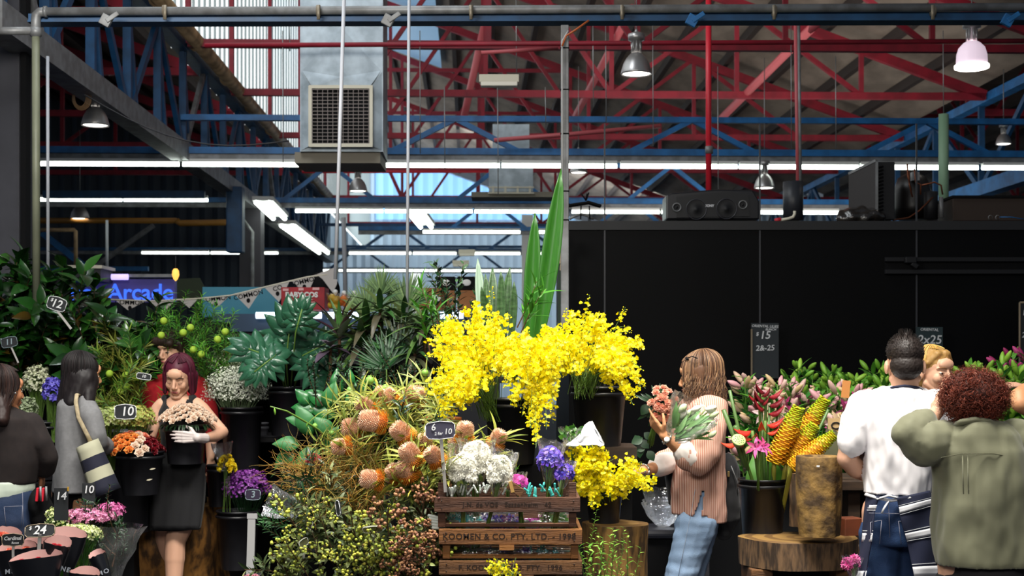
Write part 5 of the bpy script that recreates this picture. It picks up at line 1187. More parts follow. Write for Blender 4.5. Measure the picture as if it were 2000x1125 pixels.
# ---------------- hollow log, slab table, brick
M_spalt = mat('spalted_log', '8c6c36', .8, noise_s=12, noise_col='2c1c0e', noise_amt=.9, bump=1, bump_s=18)
stump(at(1600, 0, 6.3).x, 6.3, .098, at(0, 1046, 6.3).z, at(0, 892, 6.3).z, 'hollow flared log vase with pale lichen patches on the slab table', 'log_vase', M_spalt, .18, .78, 7, 'vase', flare=.9)
t = empty('heart_label', at(1599, 913, 6.2), 'tiny white heart stuck on the hollow log vase', 'label'); mb = MB(); c = at(1598, 912, 6.17)
mb.ell(c+V(-.0035, 0, .003), (.0045, .002, .0045)); mb.ell(c+V(.0035, 0, .003), (.0045, .002, .0045)); mb.add([c+V(-.0075, -.001, .001), c+V(.0075, -.001, .001), c+V(0, -.001, -.009)], [(0, 2, 1)]); remesh(mb, .0012, 1).build('heart', M_white, t)
stump(at(1562, 0, 6.6).x, 6.62, .05, at(0, 1028, 6.6).z, at(0, 925, 6.6).z, 'slim grey log standing between the bucket and the log vase', 'small_log', M_bark2, .3, 0, 9, 'log')
stump(at(1562, 0, 6.5).x, 6.5, .275, at(0, 1102, 6.5).z, at(0, 1050, 6.5).z, 'thick bark-edged slab table under the bucket and the log vase', 'slab_table', M_bark2, .14, 0, 3, 'table', sq=.8)
t = empty('timber_stand', (at(1560, 0, 6.5).x, 6.5, 0), 'timber block base under the bark-edged slab', 'base'); zs = at(0, 1102, 6.5).z-.004
for x in (1478, 1640): MB().box((at(x, 0, 6.5).x, 6.5, zs/2), (.1, .28, zs)).build('block', M_crate3, t, False, bevel=.006)
MB().box((at(1560, 0, 6.6).x, 6.6, zs/2), (.3, .2, zs-.01)).build('block', M_matblack, t, False)
t = empty('wood_brick', at(1660, 1030, 6.55), 'reddish brown wooden block beside the log vase', 'block'); MB().box(at(1658, 1028, 6.6), (.1, .1, .085), rot=(0, 0, .3)).build('block_body', mat('red_brown_wood', '6a3218', .6, noise_s=8, noise_col='40200e', noise_amt=.5), t, False, bevel=.004)
t = empty('plywood_sign', at(1637, 834, 7.0), 'plywood card with cut-out loops behind the log vase', 'sign')
c = at(1640, 838, 7.0); MB().box(c, (.12, .008, .11)).build('card', mat('plywood', 'b89a6c', .6), t, False)
mb = MB()
for dx, dz, rx, rz in ((-.02, .018, .022, .016), (.01, -.012, .014, .016), (.028, .02, .016, .01), (-.03, -.02, .014, .01)):
    mb.tube([(c.x+dx+rx*math.cos(a*PI/8), c.y-.006, c.z+dz+rz*math.sin(a*PI/8)) for a in range(17)], .004, 6, False)
mb.build('cut_out_loops', mat('cut_shadow', '1c140c', .8), t)
t = empty('orange_tag', at(1652, 760, 7.6), 'small orange card on a thin stick above the lilies', 'tag'); MB().box(at(1652, 760, 7.6), (.045, .003, .095), rot=(0, .1, 0)).build('card', mat('orange_card', 'd08a4a', .6), t, False); MB().tube([at(1655, 778, 7.61), at(1662, 830, 7.65)], .002, 5).build('stick', G_wood, t)
t = empty('grey_tag', at(1665, 800, 7.5), 'small grey tag leaning beside the plywood card', 'tag'); MB().box(at(1664, 800, 7.5), (.035, .003, .07), rot=(0, -.5, 0)).build('card', M_stake, t, False)
t = empty('card_holder', at(1628, 868, 6.9), 'grey-green folded card behind the ginger tips', 'card'); MB().box(at(1628, 868, 6.9), (.1, .004, .13), rot=(0, .3, 0)).build('card', mat('khaki_card', '5a5a40', .6), t, False)
# dark crates / bench behind the man
t = empty('shelf_unit', (at(1700, 0, 7.4).x, 7.4, 0), 'rough timber shelf behind the person in the white t-shirt', 'shelf')
for z in (.62, .95, .3): MB().box((at(1690, 0, 7.3).x, 7.3, z), (.6, .5, .05)).build('board', M_wetwood, t, False, bevel=.004)
for x in (1650, 1700, 1745): MB().box((at(x, 0, 7.3).x, 7.3, .48), (.06, .4, .96)).build('upright', M_wetwood, t, False)
# bin with film
t = empty('waste_bin', (at(1293, 0, 7.6).x, 7.6, 0), 'black bin with crumpled film on top behind the jeans', 'bin'); zz = at(0, 1040, 7.6).z
MB().box((at(1296, 0, 7.6).x, 7.6, zz/2), (.24, .3, zz)).build('body', M_matblack, t, False, bevel=.01); MB().box((at(1296, 0, 7.6).x, 7.58, zz+.01), (.26, .32, .05)).build('lid', mat('bin_lid', '2a2a30', .35), t, False, bevel=.02)
c = V(at(1294, 0, 7.6).x, 7.58, zz+.04); wrap(c, .12, .2, (.1, 0, 1), parent=t, seed=40, m=F2, name='film'); wrap(c+V(0, -.02, 0), .1, .14, (-.1, -.1, 1), parent=t, seed=42, m=F2, name='film')
bouquet(at(1668, 1118, 6.0), (.04, .03, .03), .06, CARN, .025, 20, C_magenta, 'magenta bunch in film at the foot of the slab table', seed=45, fm_=F2)
# ================================================================ left side
random.seed(31)
# shelf and black stand structure
t = empty('black_shelving', (at(520, 0, 9.6).x, 9.6, 0), 'matt black shelving unit behind the gap at left of the heap', 'shelving')
xs0, xs1 = at(440, 0, 9.6).x, at(860, 0, 9.6).x
for y in (700, 852, 937): MB().box(((xs0+xs1)/2, 9.6, at(0, y, 9.35).z-.02), (xs1-xs0, .6, .035)).build('shelf', mat('dark_shelf', '1c1c20', .5), t, False)
MB().box(((xs0+xs1)/2, 9.95, .8), (xs1-xs0, .04, 1.6)).build('back_panel', M_matblack, t, False)
for y in (852,): MB().box(((xs0+xs1)/2, 9.29, at(0, 852, 9.3).z), (xs1-xs0, .012, .012)).build('shelf_edge', M_dgrey, t, False)
for x in (445, 600, 720, 855): MB().box((at(x, 0, 9.4).x, 9.5, .8), (.05, .5, 1.6)).build('upright', M_matblack, t, False)
t = empty('plant_wall', (at(200, 0, 9.8).x, 9.8, 0), 'tall dark stand behind the left plants', 'stand')
MB().box((at(160, 0, 9.9).x, 10.0, .93), (at(430, 0, 9.9).x-at(-120, 0, 9.9).x, .3, 1.86)).build('back_panel', M_matblack, t, False)
MB().box((at(160, 0, 9.6).x, 9.7, .55), (at(430, 0, 9.9).x-at(-120, 0, 9.9).x, .3, 1.1)).build('bench', M_matblack, t, False)
bucket(at(513, 850, 9.4)-V(0, 0, 0), .04, .075, 'small grey pot on the black shelf', 'small_pot', mat('grey_pot', '55555c', .5), cat='pot')
# magnolia branches
def bl(T, s, n, m, lab, g, nm, L=.5, ang=50, cat='branch', sm=G_wood, r=.005, t0=.2): return mk_sprig(n, L, T, s, m, sm, nm, lab, cat, g, ang, .08, t0, r=r)
Mg = [bl(L_mag, .2, 13, G_mag, 'glossy magnolia branch in the dark bank at upper left', 'magnolia branches', 'magnolia_branch', .42) for _ in range(6)]
sp = []
for (px, py) in sample([(-30, 570), (120, 575), (170, 620), (290, 665), (300, 720), (200, 740), (-30, 750)], 84):
    sp.append((at(px, py+40, 9.3+R(-.35, .3)), V(R(-.6, .6), R(-.9, -.1), R(.1, 1)), R(.6, 1.0), R(0, 6)))
for (px, py) in [(10, 575), (40, 580), (70, 590), (-5, 590), (100, 600), (130, 600), (155, 600), (208, 628), (292, 655)]:
    sp.append((at(px, py+25, 9.2), V(R(-.3, .3), -.2, 1), .85, R(0, 6)))
place(Mg, sp)
# fine bright green foliage
Fg = [bl(leafT(.13, 3, .2, .3), .075, 60, mat('willow_green_leaf', '4a8a2c', .45, isl=['2c6a1c', '4c9a2c', '84b83c'], trans=.25), 'fine bright green leafy branch left of the monstera', 'fine green branches', 'leafy_branch', .5, 45, r=.003) for _ in range(5)]
place(Fg, [(at(px, py+70, 9.1+R(-.2, .25)), V(R(-.5, .5), R(-.5, 0), 1), R(.55, .8), R(0, 6)) for px, py in sample([(280, 620), (330, 600), (400, 595), (470, 625), (480, 660), (440, 700), (380, 720), (290, 680)], 58)])
Yg = [bl(L_needle, .16, 60, G_yel, 'feathery yellow-green branch above the grey cardigan', 'feathery yellow-green branches', 'feathery_branch', .5, 35, r=.003) for _ in range(4)]
Yg += [bl(leafT(.08, 3, .2, .3), .11, 50, mat('grevillea_green', '4c7a24', .5, isl=['2e5a1c', '5a8a2c', '8a9a34'], trans=.2), 'feathery yellow-green branch above the grey cardigan', 'feathery yellow-green branches', 'feathery_branch', .5, 40, r=.003) for _ in range(3)]
place(Yg, [(at(px, py+70, 8.9+R(-.2, .3)), V(R(-.7, .7), R(-.6, 0), R(.3, 1)), R(.55, .85), R(0, 6)) for px, py in sample([(195, 660), (300, 640), (320, 760), (300, 830), (200, 840), (190, 740)], 50)])
M_ball = mat('hairy_balloon_pod', 'a8c83c', .7, noise_s=60, noise_col='7aa02c', noise_amt=.5, trans=.1)
for (x, y) in [(320, 627), (358, 650), (378, 683), (393, 692), (425, 663), (447, 683), (315, 655), (214, 730), (246, 733), (267, 737), (247, 755), (235, 765), (440, 648), (372, 640)]:
    p = at(x, y, 8.75); t = empty('balloon_pod', p, 'round lime green balloon pod hanging in the foliage at left', 'seed pod', 'lime green balloon pods'); MB().ell(p, .024, None, 14, 10).build('pod', M_ball, t)
    MB().tube(arc(p, p+V(.02, .06, .1), V(0, 0, .03), 4), .0015, 4).build('stem', G_stem, t)
# gypsophila
def gyp(c, r, n, lab, m, T, s, nm='gypsophila_bunch', cat='flowers', leafm=G_stem, stem_to=.3, bias=.75, st=90):
    c = Vector(c); t = empty(nm, c-V(0, 0, stem_to), lab, cat); fm = MB(); sm = MB()
    for i in range(st):
        d = rdir(); d.z = abs(d.z)*.9+.05-.3*random.random(); q = c+V(d.x*r[0], d.y*r[1], d.z*r[2])*R(.6, 1); sm.tube(arc(c-V(R(-.03, .03), 0, stem_to), q, V(0, 0, .05), 5), .0012, 3, False)
    for i in range(n):
        d = rdir(); 
        if d.z < -.35: d.z *= -1
        q = c+V(d.x*r[0], d.y*r[1], d.z*r[2])*R(bias, 1.03)*(1+.12*noise.noise(d*3)); fm.inst(T, xf(q, d+rdir()*.6, rdir(), s*R(.6, 1.2)))
    sm.build('sprigs', leafm, t); fm.build('small_blooms', m, t); return t
TINY = joinT((petalsT(5, .8, 60, .2, 1, 1), None))
random.seed(33)
gyp(at(465, 765, 8.9), (.225, .2, .17), 4200, 'big cloud of white baby breath in a dark bucket', mat('tiny_white_bloom', 'e6ead8', .6, isl=['c4d0b0', 'e8ecdc', 'f4f4ec', '9aac80']), TINY, .0065, bias=.6, leafm=mat('grey_green_sprig', '6a8058', .6))
gyp(at(440, 712, 9.2), (.15, .15, .1), 900, 'smaller baby breath bunch behind the big cloud', mat('tiny_grey_bloom', '9aa684', .6, isl=['7a8a60', 'a8b494']), TINY, .006, leafm=mat('grey_green_sprig', '6a8058', .6))
bucket((at(472, 0, 8.9).x, 8.9, at(0, 950, 8.9).z), .13, .5, 'tall black bucket under the baby breath cloud')
gyp(at(215, 820, 8.2), (.12, .1, .07), 420, 'pale lime hydrangea-like bunch with a price sign at the grey cardigan', mat('lime_bloom', 'b4c46c', .6, isl=['94ac4c', 'bccc7c', 'dce0b0'], trans=.15), TINY, .018, nm='lime_bunch', leafm=G_stem)
gyp(at(270, 820, 8.3), (.1, .1, .08), 380, 'lime and rust tinted bunch right of the pale lime one', mat('lime_rust_bloom', 'a0b050', .6, isl=['8aa03c', 'b4c064', 'b08a50'], trans=.15), TINY, .016, nm='lime_bunch')
bucket((at(240, 0, 8.4).x, 8.4, .55), .18, .6, 'wide black bucket holding the lime bunches', flare=1.1)
gyp(at(72, 750, 8.9), (.09, .08, .12), 420, 'white snapdragon bunch between the two dark-haired people', mat('cream_bloom', 'd4d4b4', .6, isl=['c0c49c', 'e4e4cc', '8a9a64']), TINY, .014, nm='white_bunch')
gyp(at(52, 800, 8.7), (.07, .06, .08), 300, 'small white filler bunch at the black-haired person at left', mat('tiny_grey_bloom', '9aa684', .6, isl=['7a8a60', 'a8b494']), TINY, .011, nm='white_bunch')
gyp(at(103, 770, 8.6), (.06, .06, .1), 240, 'violet blue delphinium bunch beside the grey cardigan', C_blue, petalsT(5, .7, 65, .2, 2, 1), .022, nm='delphinium_bunch')
bucket((at(85, 0, 8.7).x, 8.7, at(0, 935, 8.7).z), .14, .35, 'black bucket of white and violet bunches at left')
t = empty('low_bench', (at(80, 0, 8.7).x, 8.7, 0), 'low dark bench under the left buckets', 'bench'); MB().box((at(110, 0, 8.7).x, 8.75, at(0, 938, 8.7).z/2), (1.1, .55, at(0, 938, 8.7).z)).build('body', M_matblack, t, False)
# monstera
def monst():
    vs = []; fs = []; n = 60; mb = MB()
    prof = lambda a: 1-.35*abs(math.sin(a/2))**6
    for s in (-1, 1):
        lob = 6
        for i in range(lob):
            a0 = .25+i*.42; w = .36 if i < lob-1 else .5
            root = V(0, 0, .12+.78*(1-i/lob)) if i > 0 else V(0, 0, .8)
            ln = .62-.03*abs(i-2.5)
            d = V(s*math.sin(a0), 0, math.cos(a0)*.95)
            L = leafT(.42, 6, .07, .2, .62); 
            mb.inst(L, xf(V(0, 0, .12+.55*(1-i/(lob-.5))), d, V(0, 1, 0), (.7, .7, ln)))
    mb.inst(leafT(.5, 6, .08, .25, .7), xf(V(0, 0, .1), V(0, 0, 1), V(0, 1, 0), (.9, 1, 1.0)))
    return mb.T()
MON = monst()
for (x, y, dx, dz, s, up, lab) in [(560, 690, .15, 1, .34, (.0, -1, .2), 'largest split monstera leaf facing the front'), (540, 700, -1, .35, .3, (-.1, -1, .5), 'monstera leaf stretching to the left'), (600, 690, 1, .5, .27, (.3, -1, .6), 'monstera leaf folded over to the right'), (580, 640, .3, 1, .2, (0, -1, .1), 'small upright monstera leaf at the top'), (530, 700, -.6, -.5, .22, (0, -1, .3), 'dark monstera leaf drooping at lower left'), (600, 700, .4, -.6, .24, (0, -1, .4), 'dark monstera leaf drooping below the largest')]:
    p = at(x, y, 8.6+R(-.1, .1)); d = Vector((dx, -.15, dz)).normalized(); t = empty('monstera_leaf', p, lab, 'leaf'); MB().inst(MON, xf(p-d*s*.1, d, up, s)).build('blade', G_mon, t, solid=.001)
    MB().tube([at(565, 790, 8.95), p-d*.03, p+d*s*.6], .005, 6).build('stalk', G_stem, t)
bucket((at(560, 0, 8.9).x, 8.9, at(0, 850, 8.9).z-.0), .12, .3, 'black bucket under the monstera leaves')
# dracaena / cordyline rosettes
def rosette(c, n, L, T, m, lab, spread=(20, 110), nm='potted_plant', cat='plant', s=1, lean=V(0, 0, 0)):
    c = Vector(c); t = empty(nm, c-V(0, 0, .2), lab, cat); mb = MB()
    for i in range(n):
        a = i*2.4; el = math.radians(spread[0]+(spread[1]-spread[0])*(i/n)); d = V(math.cos(a)*math.sin(el), math.sin(a)*math.sin(el), math.cos(el))+lean; up = V(-math.cos(a)*math.cos(el), -math.sin(a)*math.cos(el), math.sin(el))
        mb.inst(T, xf(c+V(0, 0, .05*(1-i/n)), d, up, L*R(.75, 1.15)))
    mb.build('leaves', m, t); MB().tube([c-V(0, 0, .3), c+V(0, 0, .03)], .01, 7).build('stem', G_wood, t); return t
G_dra = mat('dracaena_leaf', '2c4c28', .35, isl=['16301a', '2e5a2a', '5a7a3c', '3a2a26', '8a9a6c'], coat=.2)
random.seed(41)
rosette(at(663, 665, 8.6), 14, .28, L_strap if False else leafT(.16, 7, .5, .25, .5), mat('cordyline_mix', '4a3040', .35, isl=['5a9a34', '4a2438', '3a1c2c', '7a6a70', '3c7a2c'], coat=.2), 'green and burgundy cordyline with upright leaves right of the monstera', (5, 70))
rosette(at(645, 690, 8.5), 10, .16, leafT(.4, 5, .3, .3), mat('dusky_leaf', '3a2c38', .35, isl=['2e2430', '6a5a6c', '4a3a48']), 'dusky purple broad-leaved plant below the cordyline', (50, 120))
for (x, y, n, L, lab) in [(715, 655, 26, .26, 'dark striped dracaena with drooping leaves, left of the palms'), (742, 620, 20, .22, 'dracaena rosette with reddish centre before the palms'), (790, 640, 24, .25, 'dracaena rosette in the middle under the palms'), (830, 650, 22, .22, 'dracaena rosette just left of the orchids'), (705, 690, 24, .27, 'lower dracaena with pale arching leaves'), (760, 700, 22, .2, 'lower right dark dracaena over the black gap'), (810, 700, 20, .2, 'dark rosette low beside the orchids')]:
    rosette(at(x, y, 8.5+R(-.2, .2)), n, L, L_dr, G_dra, lab, (15, 115))
# palm fans
def palm(c, L, n, m, lab, lean=0):
    c = Vector(c); t = empty('palm_frond', c, lab, 'palm'); mb = MB(); T = leafT(.035, 4, .3, .25, .5)
    for i in range(n):
        a = -1.3+2.6*i/(n-1)+lean; mb.inst(T, xf(c, V(math.sin(a), R(-.3, .3), math.cos(a)), V(0, -1, .1), L*R(.8, 1.05)*(1-.2*abs(a)/1.3)))
    mb.build('leaflets', m, t); MB().tube([c-V(0, -.02, .4), c], .004, 5).build('stalk', G_stem, t)
G_palm = mat('dusty_palm', '5c7a44', .6, isl=['3c5a30', '5a7a44', '7a9458'], trans=.2)
for (x, y, L, lab) in [(718, 610, .22, 'feathery palm fan at the left of three'), (745, 575, .2, 'taller feathery palm fan in the middle'), (795, 600, .26, 'tallest feathery palm fan nearest the hanging rod'), (770, 640, .22, 'feathery palm fan low in the middle'), (820, 650, .2, 'feathery palm fan low at the right')]:
    palm(at(x, y, 8.9), L, 44, G_palm, lab); 
palm(at(780, 710, 8.4), .3, 30, G_dark, 'broad dark green palm frond spreading below the dracaenas'); palm(at(755, 720, 8.3), .28, 26, mat('deep_palm', '1c4a22', .4, var=.3), 'lower dark green palm frond at the gap', -.3)
# ZZ plant and leafy pot
zz = [bl(leafT(.4, 4, .2, .2), .07, 22, mat('glossy_dark_leaf', '24482a', .25, isl=['16301c', '2c5a34', '5a7a54'], coat=.4), 'glossy dark plant stem before the brown carton', 'glossy dark stems by the carton', 'glossy_plant', .42, 50, t0=.15, cat='plant stem') for _ in range(3)]
place(zz, [(at(x, y, 8.0), V(dx, -.1, 1), R(.7, .95), R(0, 6)) for x, y, dx in [(885, 640, -.25), (895, 640, 0), (870, 640, -.4), (905, 650, .2), (880, 660, -.1), (925, 650, .3), (860, 650, -.2), (900, 660, 0)]])
gr = [bl(leafT(.14, 5, .3, .3, .6), .14, 14, G_mid, 'bright green sprouting shoot at the left edge of the orchids', 'bright shoots beside the orchids', 'green_shoot', .3, 35) for _ in range(2)]
place(gr, [(at(x, y, 6.9), V(dx, -.2, 1), .8, R(0, 6)) for x, y, dx in [(850, 650, -.3), (865, 670, 0), (1010, 640, .2), (1018, 650, .3), (840, 690, -.4)]])
# calathea / leafy dark plants middle
for (x, y, dx, dz, s) in [(660, 770, 0, 1, .15), (695, 780, .3, 1, .14), (640, 790, -.8, .6, .15), (620, 800, -1, .2, .15), (670, 800, .5, .8, .14), (655, 815, -.6, .3, .16), (700, 810, 1, .4, .13), (680, 760, .1, 1, .12), (725, 770, .6, .8, .12), (605, 790, -.7, .8, .12)]:
    bigleaf(at(x, y, 8.0), (dx, -.2, dz), (R(-.2, .2), -1, .4), s, mat('calathea_leaf', '1e5a2c', .35, noise_s=30, noise_col='2f8a3c', noise_amt=.5, coat=.2), 'veined calathea leaf in the middle gap', g='veined calathea leaves', nm='calathea_leaf')
fb = [bl(L_oval, .035, 40, G_dark, 'dark small-leaved filler branch behind the heap', 'dark filler branches behind the heap', 'filler_branch', .35, 50) for _ in range(3)]
place(fb, [(at(px, py+30, 7.7+R(-.1, .3)), V(R(-.5, .5), -.3, 1), .8, R(0, 6)) for px, py in sample([(600, 750), (760, 735), (830, 740), (830, 800), (640, 800)], 26)])
# spiky hanging greenery at left low behind the grey person
# ---------------- bunting, boxes, sign behind
t = empty('lit_sign', at(300, 568, 13.5), 'dark violet lit sign with blue lettering reading Arcade above the plants', 'sign')
a = at(165, 590, 13.5); b = at(341, 545, 13.5); MB().box(((a.x+b.x)/2, 13.55, (a.z+b.z)/2), (b.x-a.x, .08, b.z-a.z)).build('panel', mat('lit_violet_panel', '3a3470', .5, emit=.35), t, False)
text_mb('Butcher Arcade', facing(at(339, 572, 13.48)), .225, .004, .003, 'RIGHT', .98).build('lettering', mat('lit_blue_letters', '3a6cf0', .5, emit=1.0), t, False)
MB().box(((a.x+b.x)/2, 13.5, b.z+.03), (b.x-a.x, .12, .03)).build('top_trim', M_grey, t, False)
MB().tube([at(218, 541, 13.4), at(250, 541, 13.4)], .03, 10).build('lamp_tube', mat('violet_lit_tube', 'b8a8f8', .5, emit=1.6), t)
t = empty('awning_box', at(175, 530, 13.2), 'boxy dark awning with a pale top left of the lit sign', 'awning'); MB().box(at(178, 538, 13.3), (.3, .4, .13)).build('body', M_dgrey, t, False); MB().box(at(178, 524, 13.3), (.34, .44, .03)).build('top', M_off, t, False)
t = empty('warm_bulb', at(343, 538, 13.0), 'small warm glowing bulb at the right end of the lit sign', 'bulb'); MB().lathe([(.0, -.06), (.02, -.04), (.035, 0), (.03, .04), (.015, .06)], Matrix.Translation(at(343, 537, 13.0)), 14).build('glass', mat('warm_glow', 'f0b050', .5, emit=1.6), t); MB().tube([at(343, 525, 13), at(343, 500, 13)], .006, 5).build('cord', M_dgrey, t)
mb = MB(); mb.add([at(342, 545, 14.5), at(390, 543, 14.5), at(415, 590, 14.5), at(342, 600, 14.5)], [(0, 3, 2, 1)]); tag(mb.build('green_awning', mat('olive_awning', '2a3420', .8), None, False, solid=.03), 'dark olive awning side right of the lit sign', 'awning')
t = empty('counter', at(500, 620, 12.0), 'counter with a lit white strip behind the plants', 'counter')
za = at(0, 608, 12.5).z; MB().box((at(700, 0, 12.8).x, 12.9, za-.1), (at(960, 0, 12.5).x-at(395, 0, 12.5).x, .6, .16)).build('top', mat('counter_blue', '24405c', .5), t, False)
MB().box((at(700, 0, 12.8).x, 12.9, (za-.18)/2), (at(960, 0, 12.5).x-at(395, 0, 12.5).x, .5, za-.2)).build('front', M_dgrey, t, False)
for x0, x1 in ((500, 628), (640, 700), (860, 905)): MB().tube([at(x0, 616, 12.5), at(x1, 616, 12.5)], .03, 8).build('light_strip', mat('cool_lit_strip', 'd8ecff', .5, emit=2.2), t)
t = empty('fridge_panel', at(420, 595, 13.5), 'teal lit glass panel behind the bunting', 'panel'); MB().box(at(470, 590, 13.8), (.75, .05, .3)).build('panel', mat('teal_lit_panel', '2c6c80', .5, emit=.3), t, False)
# boxes
def carton(px0, py0, px1, py1, Y, dep, m, lab, nm='carton', lid=None):
    a = at(px0, py1, Y); b = at(px1, py0, Y); t = empty(nm, (a.x, Y, a.z), lab, 'box'); MB().box(((a.x+b.x)/2, Y+dep/2, (a.z+b.z)/2), (b.x-a.x, dep, b.z-a.z)).build('box_body', m, t, False, bevel=.004)
    return t, a, b
M_redbox = mat('red_printed_carton', 'b01c28', .6, noise_s=9, noise_col='7a101c', noise_amt=.6)
t, a, b = carton(549, 561, 634, 605, 12.3, .3, M_redbox, 'red produce carton printed BABY COS on the far counter', 'produce_box')
text_mb('BABY COS', facing(at(589, 576, 12.29)), .062, .001, .003).build('printed_name', M_white, t, False)
for x, y, w, h in ((558, 566, .05, .022), (588, 565, .045, .022), (617, 564, .06, .022), (589, 594, .035, .035), (566, 590, .05, .006), (610, 590, .05, .006), (568, 585, .03, .006), (608, 585, .03, .006), (590, 601, .14, .005)): MB().box(at(x, y, 12.29), (w, .004, h)).build('printed_mark', mat('pale_pink_print', 'e8b0b0', .6), t, False)
t, a, b = carton(812, 562, 862, 606, 12.4, .3, mat('brown_cardboard', 'a0683c', .8, noise_s=4, noise_col='8a5630', noise_amt=.5), 'brown carton with a hand hole behind the palms')
MB().box(at(829, 575, 12.39), (.075, .004, .022)).build('hand_hole', M_matblack, t, False); MB().box(at(850, 586, 12.38), (.07, .004, .09), rot=(0, .5, 0)).build('label', M_white, t, False)
MB().box(at(851, 584, 12.375), (.03, .004, .03), rot=(0, .3, 0)).build('label_mark', M_matblack, t, False)
for (x0, x1, lab) in ((853, 888, 'left dark box stacked behind the glossy plant'), (893, 930, 'right dark box stacked behind the glossy plant')):
    t, a, b = carton(x0, 540, x1, 566, 12.6, .3, M_matblack, lab, 'dark_box'); MB().ell(at((x0+x1)/2, 552, 12.59), (.04, .005, .03)).build('round_label', M_white, t)
    carton(x0, 567, x1, 604, 12.6, .3, mat('brown_cardboard', 'a0683c', .8), 'carton below the '+lab.split(' stacked')[0])
for (x, y, c_, lab) in ((672, 592, 'e87a20', 'bag of orange fruit on the far counter'), (655, 590, 'c8a020', 'yellow produce bag left of the oranges'), (692, 592, '7a2428', 'dark red produce bag right of the oranges')):
    p = at(x, y, 12.2); t = empty('produce_bag', p, lab, 'produce bag'); mb = MB()
    for i in range(7): mb.ell(p+V(R(-.04, .04), R(-.02, .02), R(-.04, .04)), .035, None, 10, 7)
    mb.build('fruit', mat('fruit_'+c_, c_, .5), t); wrap(p-V(0, 0, .08), .07, .16, parent=t, name='clear_bag', seed=x)
    MB().ell(p+V(0, 0, .09), .022).build('knot', M_white, t)
# bunting
t = empty('bunting', at(400, 585, 13.0), 'string of white triangular pennants hanging across the left', 'bunting')
Bl = [at(x, y, 12.95) for x, y in ((215, 585), (300, 588), (390, 583), (450, 577), (520, 560), (600, 541), (640, 536))]
MB().tube(Bl, .008, 5).build('cord', M_off, t)
def pen(xa, ya, xb, yb, xc, yc, txt):
    A, B_, C_ = at(xa, ya, 12.95), at(xb, yb, 12.95), at(xc, yc, 12.95); MB().add([A, B_, C_], [(0, 2, 1)]).build('pennant', mat('pennant_cloth', 'cfc8c2', .8, trans=.15), t, False, solid=.003)
    if txt:
        c = (A+B_)/2*.78+C_*.22; ang = math.atan2(B_.z-A.z, B_.x-A.x); mx = facing(c+V(0, -.004, 0), roll=ang); text_mb(txt, mx, .06, .0004, .001).build('printed_name', M_matblack, t, False)
        e = MB(); e.ell(c+V(0, -.004, -.05), (.018, .001, .022)); e.build('printed_mark', M_matblack, t)
for q in ((225, 586, 285, 588, 250, 606, 'COMMON'), (292, 588, 345, 586, 318, 610, ''), (350, 585, 388, 582, 370, 602, ''), (392, 582, 450, 576, 425, 600, 'COMMON'), (458, 575, 512, 563, 486, 603, 'COMMON'), (517, 562, 566, 549, 545, 590, 'CO'), (568, 549, 618, 536, 600, 575, 'COMMON')): pen(*q)
mb = MB(); mb.add([at(618, 536, 12.95), at(660, 520, 12.95), at(658, 555, 12.95), at(650, 572, 12.95), at(630, 545, 12.95)], [(0, 4, 3, 2, 1)]); mb.build('gathered_end', mat('pennant_cloth', 'cfc8c2', .8), t, False, solid=.01)
t = empty('round_panel', at(635, 560, 13.3), 'dark curved panel behind the bunting end', 'panel'); MB().lathe([(.0, 0), (.18, 0), (.18, .05), (0, .05)], Matrix.Translation(at(628, 568, 13.3)) @ Matrix.Rotation(PI/2, 4, 'X'), 28, cap=False).build('disc', M_matblack, t)
# ---------------- price tags in the left plants
E_ = (.003, M_chalk)
board(at(111, 593, 8.6), .118, .078, [('12', .0, -.002, .07), ('$', -.035, .015, .03)], 'dark price tag reading 12 among the magnolia leaves', shape='s', edge=(.002, M_chalk), roll=-.3, stake=(V(.1, 0, -.12), .014))
board(at(18, 668, 8.6), .1, .06, [('11', 0, 0, .05)], 'dim price tag in the shade at the left edge', shape='s', edge=(.0015, M_chalk2), roll=.2, stake=(V(.05, 0, -.1), .01), mt=M_chalk2)
board(at(281, 735, 8.2), .085, .035, [('10', 0, 0, .025)], 'thin tilted price tag left of the red sweater', shape='s', edge=(.002, M_chalk), roll=-.15)
board(at(245, 804, 8.05), .125, .08, [('10', .01, -.0, .075)], 'price tag reading 10 in front of the lime bunches', shape='s', edge=(.0025, M_chalk))
t_ = board(at(388, 718, 9.3), .12, .14, [('5', .03, 0, .03)], 'plain dark board with a wooden edge behind the red sweater', edge=(.004, mat('bare_wood_edge', '8a7a64', .7)))
# ---------------- purple flowers etc
gyp(at(482, 955, 8.6), (.15, .13, .12), 900, 'purple aster bunch in a black bucket right of the stump', mat('aster_purple', '6a1c80', .5, isl=['460c5c', '7a2890', 'a85cb8'], trans=.15), petalsT(8, .4, 75, .1, 1, 1), .012, nm='purple_bunch', leafm=G_dark)
bucket((at(465, 0, 8.6).x, 8.6, at(0, 1110, 8.6).z), .13, .35, 'black bucket under the purple asters')
board(at(494, 966, 8.35), .09, .06, [('3', 0, 0, .055)], 'rounded tag reading 3 in the purple asters', shape='s', edge=(.0022, M_chalk2), mt=M_chalk2, mb_=mat('violet_tag', '2a2038', .6))
t = empty('white_stake', at(490, 1090, 8.2), 'pale grey plastic stake standing before the purple asters', 'stake'); MB().beam(at(492, 1005, 8.2), at(487, 1180, 8.2), .045, .015, up=(0, 1, 0)).build('stake_bar', mat('pale_stake', 'a8a8a8', .5), t, False); MB().box(at(493, 1008, 8.2), (.06, .02, .03)).build('clip', mat('pale_stake', 'a8a8a8', .5), t, False)
